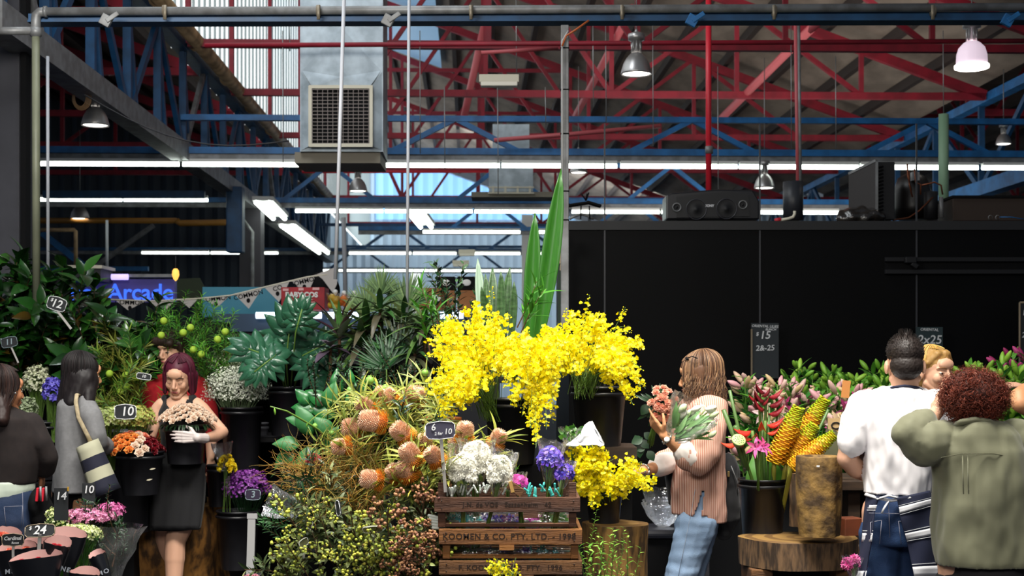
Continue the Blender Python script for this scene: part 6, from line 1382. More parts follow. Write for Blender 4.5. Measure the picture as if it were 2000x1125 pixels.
gyp(at(443, 912, 8.5), (.04, .04, .06), 46, 'bright yellow rose bunch in film behind the black dress', mat('yellow_petal', 'f0d820', .5, isl=['e0c010', 'f8e838'], trans=.2), ROSE, .03, nm='yellow_bunch', st=8); wrap(at(438, 915, 8.5), .06, .16, (-.1, 0, 1), seed=51, m=F2, name='film_sheet'); o = bpy.data.objects['film_sheet.001']; o['label'] = 'crinkled silver film around the yellow roses'; o['category'] = 'plastic film'
bucket((at(425, 0, 8.7).x, 8.75, at(0, 990, 8.7).z), .08, .25, 'small dark bucket of the yellow roses on the stump')
random.seed(3)
stump(at(330, 0, 9.0).x, 9.0, .37, 0, at(0, 982, 9.0).z, 'huge carved timber stump behind the black dress', m=mat('carved_timber', '9a6a30', .7, noise_s=24, noise_col='2c1a0a', noise_amt=.9, stretch=(1, 1, .4), bump=.8, bump_s=14), wob=.25, seed=12, flare=1.1)
# wrapped posy at bottom
bouquet(at(492, 1150, 6.4), (.03, .025, .02), .06, ROSE, .02, 12, mat('pale_pink_rose', 'e8a8b8', .5, trans=.2), 'small pink posy in pointed clear film at the bottom edge left of the heap', seed=61)
# ---------------- foreground left: filler flowers and black wraps
YF = 5.6
gyp(at(172, 1010, 6.2), (.13, .11, .035), 620, 'pink waxflower bunch in film behind the pale one', C_pink, TINY, .01, nm='waxflower_bunch', leafm=G_dark); gyp(at(215, 998, 6.3), (.07, .07, .035), 380, 'deeper pink waxflower bunch at the right', mat('deep_pink_bloom', 'c85a98', .5, isl=['b04080', 'd87ab0'], trans=.1), TINY, .01, nm='waxflower_bunch', leafm=G_dark)
gyp(at(150, 1045, 6.0), (.11, .1, .045), 700, 'pale lime filler flower bunch behind the black wraps', mat('pale_lime_bloom', 'd0d890', .5, isl=['a8c04c', 'd8dc9c', 'f0f0cc', '7aa03c'], trans=.15), TINY, .009, nm='lime_filler_bunch', leafm=G_mid)
gyp(at(112, 1015, 6.1), (.05, .06, .06), 260, 'pale filler flowers at the left of the tall 14 sign', mat('pale_lime_bloom', 'd0d890', .5), TINY, .009, nm='lime_filler_bunch', leafm=G_mid)
lf = [bl(L_mid, .035, 34, G_dark, 'dark leafy stem in the bunch below the pink waxflowers', 'dark leafy stems under the waxflowers', 'leafy_sprig', .3, 45) for _ in range(3)]
place(lf, [(at(px, py+40, 6.25+R(-.1, .1)), V(R(-.3, .4), -.3, 1), .8, R(0, 6)) for px, py in sample([(130, 1040), (240, 1010), (235, 1100), (190, 1140), (140, 1100)], 34)])
wrap(at(195, 1150, 6.2), .14, .3, (.15, 0, 1), seed=71, m=F1, name='film_sheet'); o = bpy.data.objects['film_sheet.002']; o['label'] = 'clear film sleeve around the waxflowers'; o['category'] = 'plastic film'
board(at(119, 985, 5.95), .06, .14, [('14', 0, .035, .048)], 'tall narrow slate sign reading 14 at lower left', edge=None)
MB().box(at(133, 955, 5.93), (.006, .004, .018)).build('yellow_peg', mat('peg_yellow', 'c89a2c', .5), bpy.data.objects[[o.name for o in bpy.data.objects if o.get('label', '').startswith('tall narrow slate')][0]], False)
board(at(173, 965, 6.4), .06, .1, [('10', 0, .02, .05)], 'slate sign reading 10 behind the pink waxflowers', edge=None)
board(at(78, 1036, 5.5), .118, .05, [('24', 0, 0, .05), ('$', -.038, .01, .02)], 'wide curved price sign reading 24 over the black wraps', shape='s', edge=(.0015, mat('tan_border', 'b8a488', .6)), roll=.06, pitch=.4, stake=(V(-.005, 0, -.085), .014))
board(at(25, 1054, 5.4), .085, .045, [('Cardinal', 0, .005, .02), ('Roses', .01, -.012, .012)], 'small curved sign with handwriting at the bottom left corner', shape='s', edge=(.0012, mat('tan_border', 'b8a488', .6)), stake=(V(.0, 0, -.08), .01))
# black paper wraps with pinkish lining and lettering
M_wrapo = mat('black_wrap_paper', '12141a', .3, coat=.3); M_wrapi = mat('pink_wrap_lining', 'c89c96', .6)
def sleeve(c, w, h, d, tilt, lab, rose=None, txt=None, seed=0, ctr=0):
    c = Vector(c); t = empty('paper_sleeve', c-V(0, 0, h), lab, 'wrapped bouquet'); n = 28; T = Matrix.Translation(c) @ Euler((tilt[0], tilt[1], tilt[2])).to_matrix().to_4x4()
    def ring(s, z, front, j):
        a = 2*PI*j/n; x = math.cos(a)*w*s; y = math.sin(a)*d*s; return V(x, y, z+(front*max(0, math.sin(a))+.006*noise.noise(V(math.cos(a)*3+seed, math.sin(a)*3, 0)))*(1 if z > -.01 else 0))
    for nm, m, sc in (('outer_paper', M_wrapo, 1.0), ('lining', M_wrapi, .965)):
        vs = []
        for i, z in enumerate((-h, -h*.5, 0)):
            s = (.55, .82, 1.0)[i]*sc
            vs += [T @ ring(s, z, h*.22, j) for j in range(n)]
        MB().add(vs, [(i*n+j, i*n+(j+1) % n, (i+1)*n+(j+1) % n, (i+1)*n+j) for i in range(2) for j in range(n)]).build(nm, m, t)
    if rose:
        fm = MB()
        for i in range(rose[1]): fm.inst(ROSE, xf(T @ V(R(-.6, .6)*w, R(-.4, .5)*d, -h*.1), V(R(-.3, .3), -.4, 1), rdir(), rose[2]))
        fm.build('roses', rose[0], t)
    if txt:
        mx = T @ facing((0, -d*.86, -h*.6), (0, -1, .25)); text_mb(txt, mx, .026, .0004, .0006, space=1.3).build('printed_letters', mat('grey_print', '7c828c', .6), t, False)
C_redr = mat('red_rose_petal', 'd03040', .5, isl=['c02030', 'e85060'], trans=.15)
sleeve(at(70, 1090, 5.3), .105, .14, .06, (-.1, -.12, .05), 'large open black wrap with pink lining at the bottom left', (C_redr, 2, .022), 'MELB', 1)
sleeve(at(112, 1062, 5.4), .055, .14, .05, (-.1, .2, -.1), 'black wrap with a red rose inside, left of the small leaning one', (C_redr, 2, .018), 'MELBOURNE', 2)
sleeve(at(190, 1085, 5.45), .035, .12, .03, (-.2, -.35, .3), 'small black wrap leaning right at the end of the row', None, 'MO', 3)
sleeve(at(128, 1045, 5.75), .09, .14, .06, (-.05, .1, 0), 'black wrap behind the 24 sign with a strip of pink lining', None, None, 4)
sleeve(at(30, 1072, 5.5), .085, .14, .05, (-.05, -.1, .1), 'black wrap under the small handwritten sign', (C_coral, 3, .025), 'MELB', 5)
sleeve(at(10, 1045, 5.7), .07, .14, .05, (0, .1, 0), 'black wrap with coral roses at the left edge', (C_coral, 5, .03), None, 6)
sleeve(at(75, 1060, 5.6), .07, .12, .04, (0, 0, 0), 'flat black wrap between the two curved signs', None, None, 7)
sleeve(at(165, 1120, 5.3), .06, .12, .05, (-.1, .1, 0), 'black wrap at the bottom edge with grey printed letters', None, 'MEL', 8)
t = empty('flower_trolley', (at(100, 0, 5.7).x, 5.7, 0), 'low dark table carrying the black wraps', 'table'); MB().box((at(90, 0, 5.7).x-.05, 5.75, .29), (.75, .75, .58)).build('body', M_matblack, t, False)
# roses in carried buckets are built with the people
# ================================================================ people kit
def skin(name, c, c2): return mat(name, c, .5, noise_s=5, noise_col=c2, noise_amt=.2, spec=.35)
S_pale = skin('pale_skin', 'd8a88c', 'c8907a'); S_warm = skin('warm_skin', 'c89068', 'b07a58'); S_tan = skin('tanned_skin', 'b87c58', '9c6448')
M_lip = mat('lip', 'a85a58', .4); M_brow = mat('eyebrow_hair', '3a2418', .8); M_eye = mat('eye_white', 'd8d4cc', .25); M_iris = mat('dark_iris', '2a1c14', .2)
M_glove = mat('latex_glove', 'd8ccc8', .4, trans=.1)
def hM(c, yaw, pitch=0, roll=0, s=1.0):
    return Matrix.Translation(Vector(c)) @ Matrix.Rotation(math.radians(yaw), 4, 'Z') @ Matrix.Rotation(math.radians(roll), 4, 'Y') @ Matrix.Rotation(math.radians(pitch), 4, 'X') @ Matrix.Scale(s, 4)
def head_mb(M, chin=1.0, fem=True):
    h = MB()
    h.ell((0, .012, .035), (.073, .092, .083), None, 24, 16); h.ell((0, -.022, -.012), (.062, .066, .092), None, 24, 16)
    h.cap((-.045, -.0, -.05), (-.014, -.066, -.092*chin), .022, .017); h.cap((.045, -.0, -.05), (.014, -.066, -.092*chin), .022, .017)
    h.ell((0, -.074, -.092*chin), (.019, .015, .014), None, 14, 9)
    for s in (-1, 1):
        h.ell((s*.034, -.058, -.022), (.026, .024, .028)); h.cap((s*.014, -.081, .026), (s*.045, -.065, .024), .0075, .006, 8)
        h.ell((s*.076, .012, -.004), (.01, .02, .03)); h.ell((s*.012, -.096, -.03), (.008, .009, .007)); h.ell((s*.031, -.068, .004), (.0135, .0125, .011))
    h.cap((0, -.083, .018), (0, -.105, -.022), .008, .0105, 10); h.ell((0, -.104, -.026), (.011, .01, .009)); h.ell((0, -.08, -.054), (.03, .014, .024)); h.ell((0, -.075, .045), (.045, .02, .03))
    r = remesh(h, .0036, 6); q = MB(); q.add(r.arr(), r.f, M); return q
def face_parts(t, M, lid=.5, brow=M_brow, eyes=True):
    """lips, brows, eyes as parts"""
    m = MB(); m.cap((-.018, -.0905, -.054), (0, -.0965, -.0515), .0022, .0042, 8); m.cap((.018, -.0905, -.054), (0, -.0965, -.0515), .0022, .0042, 8); m.cap((-.013, -.0915, -.0585), (.013, -.0915, -.0585), .0042, .0042, 8)
    q = MB(); q.add(m.arr(), m.f, M); q.build('lips', M_lip, t)
    m = MB()
    for s in (-1, 1): m.tube([(s*.014, -.092, .026), (s*.03, -.086, .032), (s*.05, -.07, .026)], [.003, .0032, .0012], 6)
    q = MB(); q.add(m.arr(), m.f, M); q.build('eyebrows', brow, t)
    if eyes:
        for s in (-1, 1):
            if lid < .3:
                m = MB(); m.tube([(s*.018, -.081, .0), (s*.025, -.0845, -.0045), (s*.037, -.084, -.0045), (s*.046, -.075, .001)], [.001, .0015, .0015, .0008], 5); q = MB(); q.add(m.arr(), m.f, M); q.build('eyelashes', M_brow, t); continue
            m = MB(); m.ell((s*.031, -.0745, .003), (.0105, .0095, .0042+.0015*(lid > .3))); q = MB(); q.add(m.arr(), m.f, M); e = q.build('eye', M_eye, t)
            m = MB(); m.ell((s*.031, -.083, .003 if lid > .3 else -.001), (.0052, .003, .0052)); q = MB(); q.add(m.arr(), m.f, M); q.build('iris', M_iris, e)
            m = MB(); m.tube([(s*.019, -.083, .003), (s*.025, -.0868, .0085-.008*(1-lid)), (s*.037, -.086, .0085-.008*(1-lid)), (s*.045, -.077, .003)], [.0012, .0018, .0018, .001], 5); q = MB(); q.add(m.arr(), m.f, M); q.build('eyelashes', M_brow, e)
def hand_mb(mb, w, d, n, s=1.0, curl=.5, spread=.12, thumb=1, curls=None):
    """w wrist, d direction to the fingers, n where the palm faces, thumb=+1/-1 side"""
    w = Vector(w); d = Vector(d).normalized(); n = (Vector(n)-d*Vector(n).dot(d)).normalized(); x = d.cross(n)*thumb
    for i, (o, L) in enumerate(((.028, .072), (.0095, .08), (-.0095, .074), (-.027, .058))):
        k = w+(x*o+d*(.09-.004*abs(i-1)))*s; mb.cap(w+x*o*.55*s, k, .0135*s, .0115*s, 8); c = curls[i] if curls else curl
        fd = (d+x*o*spread*8).normalized(); p = k; rr = .0092
        for j, f in enumerate((.45, .31, .24)):
            a = c*(j+.6 if j else .6); dd = fd*math.cos(a)+n*math.sin(a); q = p+dd*L*f*s; mb.cap(p, q, rr*s, (rr-.001)*s, 8); p = q; rr -= .0011
    b = w+(x*.02+d*.02)*s; d1 = (x*.8+d*.6+n*.25).normalized(); m1 = b+d1*.04*s; mb.cap(b, m1, .0145*s, .012*s, 8); d2 = (x*.35+d*.85+n*.45).normalized(); m2 = m1+d2*.032*s; mb.cap(m1, m2, .0115*s, .010*s, 8); d3 = (x*.05+d*.85+n*.6).normalized(); mb.cap(m2, m2+d3*.026*s, .010*s, .008*s, 8)
def folds(a=.006, f=9, zf=.35, seed=0, b=.002):
    def fn(co): return np.array([a*.35+a*noise.noise(V(p[0]*f+seed, p[1]*f, p[2]*f*zf))+b*noise.noise(V(p[0]*f*3, p[1]*f*3, p[2]*f*1.2+seed)) for p in co])
    return fn
def foldsx(a=.006, f=9, seed=0):
    return folds(a, f, 2.6, seed, a*.3)
def rows(px, Y, depth, m=1.0, dy=0, yaw=0, p=2.3):
    """px rows (y, x0, x1[, depth]) -> loft rings"""
    k = Y/F; out = []
    for r in px:
        a, b = r[1]*k, r[2]*k; out.append(((a+b)/2-1000*k, Y+dy+(r[4] if len(r) > 4 else 0), H+(700-r[0])*k, (b-a)/2*m, (r[3] if len(r) > 3 else depth)*m, yaw))
    return out
def limb(mb, pts, n=12):
    """pts: [(x px, y px, Y, radius m)...] tapered chain"""
    P = [(at(a, b, c), r) for a, b, c, r in pts]
    for (p, r), (q, r2) in zip(P, P[1:]): mb.cap(p, q, r, r2, n)
def person(px, Y, lab): return empty('person', (at(px, 0, Y).x, Y, 0), lab, 'person')
def hairvol(t, shapes, m, vox=.006, fn=None, name='hair', M=None, cut=None, sm=3):
    h = MB()
    for s in shapes:
        if s[0] == 'm': h.ell(s[1] @ V(*s[2]), s[3], s[1].to_3x3(), 20, 14)
        elif s[0] == 'e': h.ell(s[1], s[2], None, 20, 14)
        else: h.cap(*s[1:])
    if M is not None: q = MB(); q.add(h.arr(), h.f, M); h = q
    r = remesh(h, vox, sm, fn, cut); return r.build(name, m, t)
def strand_mb(paths, r, n=3):
    mb = MB()
    for p in paths: k = len(p); mb.tube(p, [r*(1-.75*(i/(k-1))**2) for i in range(k)], n, False)
    return mb
def hairmat(name, cols, rough=.4): return mat(name, cols[0], .55, isl=cols, spec=.4)
def scalp(M, n, ends=None, th1=100, face=52, r=(.092, .108, .092), c=(0, .02, .045), w=.0024, fringe=48, wave=.0):
    """strands from the crown down over the skull; ends(phi) gives a world point for long hair"""
    out = []
    for i in range(n):
        ph = R(0, 360); f = abs((ph-270+180) % 360-180); t1 = fringe if f < face else th1; j0 = R(.99, 1.06); a = math.radians(ph); pts = []
        for j in range(8):
            th = math.radians(4+(t1-4)*j/7); aa = a+(.25*(j/7) if f < face and ph > 270 else -.25*(j/7) if f < face else 0); pts.append(M @ V(c[0]+r[0]*j0*math.sin(th)*math.cos(aa), c[1]+r[1]*j0*math.sin(th)*math.sin(aa)+.015*(1-j/7), c[2]+r[2]*j0*math.cos(th)))
        if ends and f >= face:
            e = ends(ph); p = pts[-1]; d = (pts[-1]-pts[-2])*4; k = R(0, 6)
            for j in range(1, 10): u = j/9; q = p*(1-u)**2+(p+d*.5+V(0, 0, -.03))*2*u*(1-u)+e*u*u; pts.append(q+V(math.sin(u*14+k), math.cos(u*12+k), 0)*wave*u)
        out.append(pts)
    return strand_mb(out, w, 4)
def legs(sk, hips, knees, ankles, Y, r=(.085, .06, .045, .035)):
    for h_, k_, a_ in zip(hips, knees, ankles): sk.cap(h_, k_, r[0], r[1]); sk.cap(k_, k_*.7+a_*.3, r[1], r[1]*.98); sk.cap(k_*.7+a_*.3, a_, r[1]*.95, r[3])
def shoe(t, a, d, m, name='shoe'):
    a = Vector(a); d = Vector(d).normalized(); mb = MB(); b = V(a.x, a.y, .04); mb.cap(b-d*.04, b+d*.05, .04, .038); mb.cap(b+d*.05, b+d*.15+V(0, 0, -.01), .038, .028); mb.cap(b, V(a.x, a.y, .1), .04, .042)
    return remesh(mb, .01, 2).build(name, m, t)
def lengths(sides, m): pass
M_shoe = mat('black_shoe', '121212', .5); M_blackcloth = mat('black_dress_cloth', '0f0f12', .85, sheen=.1, noise_s=30, noise_col='1a1a1e', noise_amt=.5)
def denim(name, c, c2): return mat(name, c, .85, noise_s=5, noise_col=c2, noise_amt=.7, bump=.2, bump_s=200)
def rose_dome(c, r, h, kinds, n, s, grp):
    """dome of single roses; kinds = [(material, words, predicate)]; each rose is a thing of its own"""
    first = {}
    for i in range(n):
        rr = math.sqrt((i+.5)/n); a = i*2.39996; p = V(math.cos(a)*rr*r, math.sin(a)*rr*r, h*(1-rr**2.2)); d = V(math.cos(a)*rr*.9, math.sin(a)*rr*.9, 1-rr*.5)+rdir()*.2
        for m, lab, f in kinds:
            if f(math.cos(a)*rr, math.sin(a)*rr, i):
                if m.name not in first: o = first[m.name] = tag(MB().inst(ROSE, xf((0, 0, 0))).build('rose', m), lab, 'rose', grp+', '+lab.split()[0])
                else: o = first[m.name].copy(); COL.objects.link(o)
                o.location = Vector(c)+p; o.rotation_euler = d.to_track_quat('Z', 'Y').to_euler(); o.scale = (s*R(.85, 1.15),)*3; break
# ================================================================ woman in the black sleeveless dress
random.seed(51)
Y = 8.5; k = Y/F
t = person(350, Y, 'person with plum bob hair in a black sleeveless dress carrying two flower buckets')
M = hM(at(349, 738, Y-.02), -3, 20, 3, 1.06)
sk = MB(); rr = rows([(772, 334, 366, .05), (780, 324, 380, .06), (790, 311, 391, .07), (810, 312, 392, .095), (840, 312, 396, .11), (880, 316, 392, .1), (920, 312, 394, .105), (960, 303, 396, .115), (1000, 300, 396, .12), (1025, 300, 392, .1)], Y, .1, .93); sk.loft(rr, 28)
sk.cap(at(349, 788, Y+.01), at(349, 752, Y+.0), .052, .05)
legs(sk, [at(330, 985, Y+.02), at(370, 985, Y)], [V(at(315, 0, Y).x, Y+.1, .50), V(at(347, 0, Y).x, Y-.06, .49)], [V(at(318, 0, Y).x, Y+.3, .09), V(at(346, 0, Y).x, Y-.1, .09)], Y, (.09, .064, .05, .038))
limb(sk, [(316, 790, Y, .042), (308, 799, Y, .042), (300, 832, Y-.03, .035), (296, 850, Y-.1, .032), (290, 868, Y-.16, .026)])
limb(sk, [(384, 789, Y, .042), (394, 798, Y, .044), (416, 824, Y, .041), (434, 844, Y-.06, .039), (420, 852, Y-.16, .036), (399, 856, Y-.31, .026)])
body = remesh(sk, .0075, 4); hd = head_mb(M); body.merge(hd)
hh = MB(); hand_mb(hh, at(288, 866, Y-.16), V(-.1, -.2, -1), V(.6, .5, 0), .9, .5, thumb=1); r_ = remesh(hh, .004, 1); body.merge(r_)
body.build('body', S_pale, t)
gl = MB(); hand_mb(gl, at(386, 855, Y-.37), V(-1, -.06, .05), V(.0, 1, -.05), .98, .22, .16, -1); limb(gl, [(400, 856, Y-.31, .031), (386, 855, Y-.37, .028)]); remesh(gl, .004, 1).build('glove', M_glove, t)
face_parts(t, M, .1)
dr = MB(); dr.loft(rows([(764, 322, 334, .03), (780, 324, 378, .07), (790, 318, 384, .09), (806, 311, 392, .115), (820, 313, 397, .125), (850, 316, 397, .125), (880, 318, 394, .115), (905, 316, 396, .12), (940, 302, 400, .135), (980, 293, 398, .145), (1010, 289, 394, .145), (1036, 287, 390, .14)], Y, .1, 1.0)[1:], 32)
dr.cap(at(322, 792, Y), at(325, 778, Y), .03, .03); dr.cap(at(378, 792, Y), at(375, 778, Y), .03, .03)
nx = at(349, 0, Y).x
def cutd(co):
    z = co[:, 2]; x = co[:, 0]-nx; front = co[:, 1] < Y+.02
    zc = at(0, 806, Y).z
    return (front & (z > zc) & (x**2+((z-at(0, 768, Y).z)/1.5)**2 < .066**2)) | (z < at(0, 1033, Y).z) | (z > at(0, 771, Y).z)
remesh(dr, .008, 4, folds(.005, 8, .5, 3), cutd).build('dress', M_blackcloth, t, solid=.004)
ap = MB(); g = []
for i in range(14):
    y = 905+i*10; w0 = 296-i*.3; w1 = 402-i*1.0; g.append([at(w0+(w1-w0)*j/10, y, Y-.15-.025*math.sin(PI*j/10)+.008*math.sin(j*2+i*.3)) for j in range(11)])
ap.sheet(g); ap.build('apron', mat('black_apron_cloth', '141417', .8), t, solid=.004)
shoe(t, V(at(318, 0, Y).x, Y+.3, .09), V(0, -1, 0), M_shoe); shoe(t, V(at(346, 0, Y).x, Y-.1, .09), V(0, -1, 0), M_shoe)
Hp = hairmat('plum_bob_hair', ['3a0c1c', '55142c', '2a0a16', '6a2038'], .3)
hairvol(t, [('e', (0, .024, .047), (.081, .098, .083)), ('c', (-.074, -.012, .03), (-.08, -.018, -.085), .018, .014), ('c', (.074, -.012, .03), (.08, -.018, -.085), .018, .014), ('c', (-.06, .05, .0), (-.06, .05, -.09), .042, .028), ('c', (.06, .05, .0), (.06, .05, -.09), .042, .028), ('c', (0, .08, .0), (0, .08, -.09), .045, .028)], Hp, .005, None, 'hair', M)
def pb(ph): a = math.radians(ph); return M @ V(.088*math.cos(a), .02+.1*math.sin(a) if math.sin(a) > -.4 else -.035, R(-.1, -.085))
scalp(M, 620, pb, 85, 62, (.084, .102, .087), w=.0019, fringe=44).build('hair_strands', Hp, t)
# the two buckets
Yb = 8.29
b = bucket(at(362, 905, Yb), .122, at(0, 832, Yb).z-at(0, 905, Yb).z, 'black bucket of cream roses hugged against the black dress', 'rose_bucket', flare=1.2)
c = at(366, 824, Yb); rose_dome(c, .155, .085, [(C_cream, 'cream blush rose in the dense dome of the hugged bucket', lambda x, y, i: True)], 84, .036, 'roses of the hugged bucket'); t2 = empty('rose_foliage', c, 'dark green leaves fringing the cream roses of the hugged bucket', 'foliage')
mb = MB()
for i in range(60): a = R(0, 6.3); mb.inst(L_mid, xf(c+V(math.cos(a)*.13, math.sin(a)*.13, -.01), V(math.cos(a), math.sin(a), R(-.8, -.1)), V(0, 0, 1), .05))
mb.build('leaves', G_dark, t2)
Yc2 = 8.15
b = bucket(at(274, 965, Yc2), .135, at(0, 884, Yc2).z-at(0, 965, Yc2).z, 'black bucket of mixed roses carried low at the side', 'rose_bucket', flare=1.35)
c = at(260, 884, Yc2); rose_dome(c, .16, .095, [(C_dred, 'dark red rose in the low side bucket', lambda x, y, i: x > .45-.25*y and not (y < -.55)), (C_coral, 'coral rose in the low side bucket', lambda x, y, i: y > -.1), (C_cream, 'cream rose in the low side bucket', lambda x, y, i: x > .2), (C_orange, 'orange rose in the low side bucket', lambda x, y, i: True)], 66, .04, 'roses of the low bucket')
for p in ((292, 917), (286, 938)): q = at(p[0], p[1], Yc2-.14); o = MB(); o.inst(L_mid, xf(q, V(1, 0, .2), V(0, -1, 0), .035)); tag(o.build('fallen_petal', mat('pale_petal', 'c0b8a0', .6), None), 'pale petal stuck on the side of the low black bucket', 'petal', 'petals stuck to the low bucket')
# ================================================================ person in the red sweater behind
Y = 9.0
t = person(345, Y, 'person in a red sweater with dark fringe standing behind the black dress')
M = hM(at(335, 687, Y), -25, 6, 0, 1.05); sk = MB(); sk.loft(rows([(738, 325, 360, .05), (760, 290, 395, .08), (850, 300, 392, .11), (980, 300, 392, .11)], Y, .1), 24)
sk.cap(at(342, 745, Y), at(340, 705, Y), .055, .05); legs(sk, [at(325, 980, Y), at(372, 980, Y)], [V(at(322, 0, Y).x, Y, .48), V(at(375, 0, Y).x, Y, .48)], [V(at(320, 0, Y).x, Y+.02, .09), V(at(378, 0, Y).x, Y+.02, .09)], Y)
limb(sk, [(395, 760, Y, .05), (414, 830, Y, .045), (412, 868, Y-.06, .036), (411, 893, Y-.1, .027)]); limb(sk, [(288, 760, Y, .05), (276, 830, Y, .045), (280, 850, Y-.1, .034), (283, 862, Y-.2, .028)])
hand_mb(sk, at(411, 893, Y-.1), V(.0, -.1, -1), V(-.6, .3, 0), 1.0, .35, .1, 1); hand_mb(sk, at(283, 860, Y-.2), V(.1, -.3, -1), V(.5, .5, 0), .95, .6, .1, 1)
body = remesh(sk, .0065, 2); body.merge(head_mb(M, fem=False)); body.build('body', S_pale, t); face_parts(t, M, .5)
sw = MB(); sw.loft(rows([(728, 322, 362, .06), (735, 296, 388, .09), (745, 278, 405, .12), (790, 276, 408, .13), (900, 292, 398, .13), (985, 292, 396, .13)], Y, .1), 28)
limb(sw, [(296, 756, Y, .06), (280, 785, Y, .06), (275, 835, Y-.02, .052), (278, 848, Y-.08, .046)]); limb(sw, [(392, 756, Y, .06), (406, 790, Y, .058), (414, 832, Y, .052), (412, 858, Y-.04, .045)])
remesh(sw, .009, 4, folds(.006, 9, 1.2, 7)).build('sweater', mat('red_knit', 'b01420', .85, noise_s=40, noise_col='8a0c18', noise_amt=.4), t)
tr = MB(); 
for x in (322, 376): tr.cap(at(x, 975, Y), V(at(x, 0, Y).x, Y, .5), .095, .075); tr.cap(V(at(x, 0, Y).x, Y, .5), V(at(x, 0, Y).x, Y+.02, .08), .075, .06)
remesh(tr, .012, 2).build('trousers', M_matblack, t)
for x in (322, 376): shoe(t, V(at(x, 0, Y).x, Y, .09), V(0, -1, 0), M_shoe)
Hd = hairmat('dark_brown_hair', ['2a1a14', '3c261c', '1c120e', '463024'], .45)
hairvol(t, [('e', (0, .018, .052), (.083, .1, .083)), ('c', (-.06, -.07, .07), (.05, -.075, .06), .03, .028), ('c', (-.075, -.01, .05), (-.076, .0, .0), .02, .012), ('c', (.075, -.01, .05), (.076, 0, 0), .02, .012), ('c', (0, .08, .0), (0, .07, -.05), .045, .03)], Hd, .005, folds(.003, 40, .6), 'hair', M)
st = []
for i in range(200):
    a = R(0, 6.28); top = V(.01*math.cos(a), .03+.01*math.sin(a), .138); e = V(.086*math.cos(a), .018+.105*math.sin(a), R(.0, .03) if math.sin(a) > -.3 else R(.025, .04)); mid = V(.075*math.cos(a), .018+.1*math.sin(a), .12); st.append([M @ (top*(1-u)**2+mid*2*u*(1-u)+e*u*u) for u in [j/6 for j in range(7)]])
strand_mb(st, .003, 4).build('hair_strands', Hd, t)
# ================================================================ grey cardigan
Y = 7.9
t = person(150, Y, 'person with long black hair in a long grey cardigan with a striped bag')
M = hM(at(163, 733, Y), 128, 8, 0, .98); sk = MB(); sk.loft(rows([(768, 140, 168, .05), (785, 122, 172, .09), (850, 120, 175, .1), (960, 118, 178, .11)], Y, .1), 24)
sk.cap(at(152, 775, Y), at(160, 740, Y), .05, .048); legs(sk, [at(130, 960, Y), at(165, 960, Y)], [V(at(132, 0, Y).x, Y, .48), V(at(165, 0, Y).x, Y-.05, .48)], [V(at(132, 0, Y).x, Y+.05, .09), V(at(162, 0, Y).x, Y-.05, .09)], Y)
limb(sk, [(168, 795, Y-.1, .045), (185, 865, Y-.12, .036), (205, 880, Y+.1, .03)]); hand_mb(sk, at(205, 880, Y+.1), V(.5, .8, .2), V(-.3, 0, -1), .9, .5)
body = remesh(sk, .0075, 3); body.merge(head_mb(M)); body.build('body', S_warm, t); face_parts(t, M, .5)
cd = MB(); cd.loft(rows([(766, 138, 166, .06), (776, 124, 172, .1), (790, 116, 177, .13), (830, 114, 180, .14), (880, 114, 182, .145), (920, 110, 184, .15), (962, 107, 187, .155)], Y, .1), 30)
limb(cd, [(160, 788, Y-.06, .062), (176, 815, Y-.13, .058), (189, 850, Y-.15, .05), (192, 862, Y-.13, .047), (205, 872, Y+.02, .04)])
remesh(cd, .009, 4, folds(.014, 12, .15, 2), lambda co: co[:, 2] < at(0, 960, Y).z).build('cardigan', mat('grey_knit', '7e7e80', .9, noise_s=50, noise_col='6a6a6c', noise_amt=.4), t, solid=.004)
tr = MB()
for x in (132, 165): tr.cap(at(x, 955, Y), V(at(x, 0, Y).x, Y, .1), .09, .06)
remesh(tr, .012, 2).build('trousers', M_matblack, t)
Hb = hairmat('black_glossy_hair', ['120e10', '1c1618', '0c0a0a', '2a2022'], .3)
W = lambda x, y, d=0: at(x, y, Y+d)
hairvol(t, [('m', M, (0, .022, .045), (.088, .103, .088)), ('c', W(152, 735, -.02), W(128, 786, -.04), .09, .05), ('c', W(165, 740, -.04), W(140, 786, -.09), .075, .045), ('c', W(175, 745, -.04), W(172, 790, -.1), .05, .03), ('c', W(150, 745, .05), W(124, 785, .05), .06, .04)], Hb, .008, folds(.006, 30, .15, 1), 'hair')
scalp(M, 420, lambda ph: W(R(116, 172), R(778, 800), R(-.1, .08)), 95, 58).build('hair_strands', Hb, t)
t2 = empty('shoulder_bag', at(195, 960, Y-.25), 'cream and navy striped shoulder bag with a braided strap', 'bag')
mb = MB(); mb.tube([W(155, 772, -.1), W(150, 770, -.16), W(148, 785, -.19), W(153, 815, -.2), W(168, 845, -.22), W(180, 868, -.2)], .012, 8, flat=.5); mb.build('strap', mat('braided_strap', 'b8a888', .8, noise_s=40, noise_col='8a7a60', noise_amt=.6), t2)
navy = mat('navy_canvas', '14162a', .85); cream = mat('cream_canvas', 'aaa890', .85)
bp = lambda s, w: at(170+38*s+w*(22+6*s), 866+98*s-w*(10+2*s), Y-.2)
for i, m in enumerate((cream, navy, cream, navy)):
    s0, s1 = [(0, .27), (.27, .5), (.5, .72), (.72, 1.0)][i]; mb = MB(); vs = []
    for s in (s0, (s0+s1)/2, s1):
        for w_, dd in ((-1, 0), (-.5, -.05), (.5, -.05), (1, 0), (.5, .05), (-.5, .05)): q = bp(s, w_); vs.append(V(q.x, q.y+dd*(1+s), q.z))
    mb.add(vs, [(a_*6+j, a_*6+(j+1) % 6, (a_+1)*6+(j+1) % 6, (a_+1)*6+j) for a_ in range(2) for j in range(6)]+([tuple(range(6))[::-1]] if i == 0 else [])+([tuple(range(12, 18))] if i == 3 else [])); mb.build('canvas_band', m, t2)
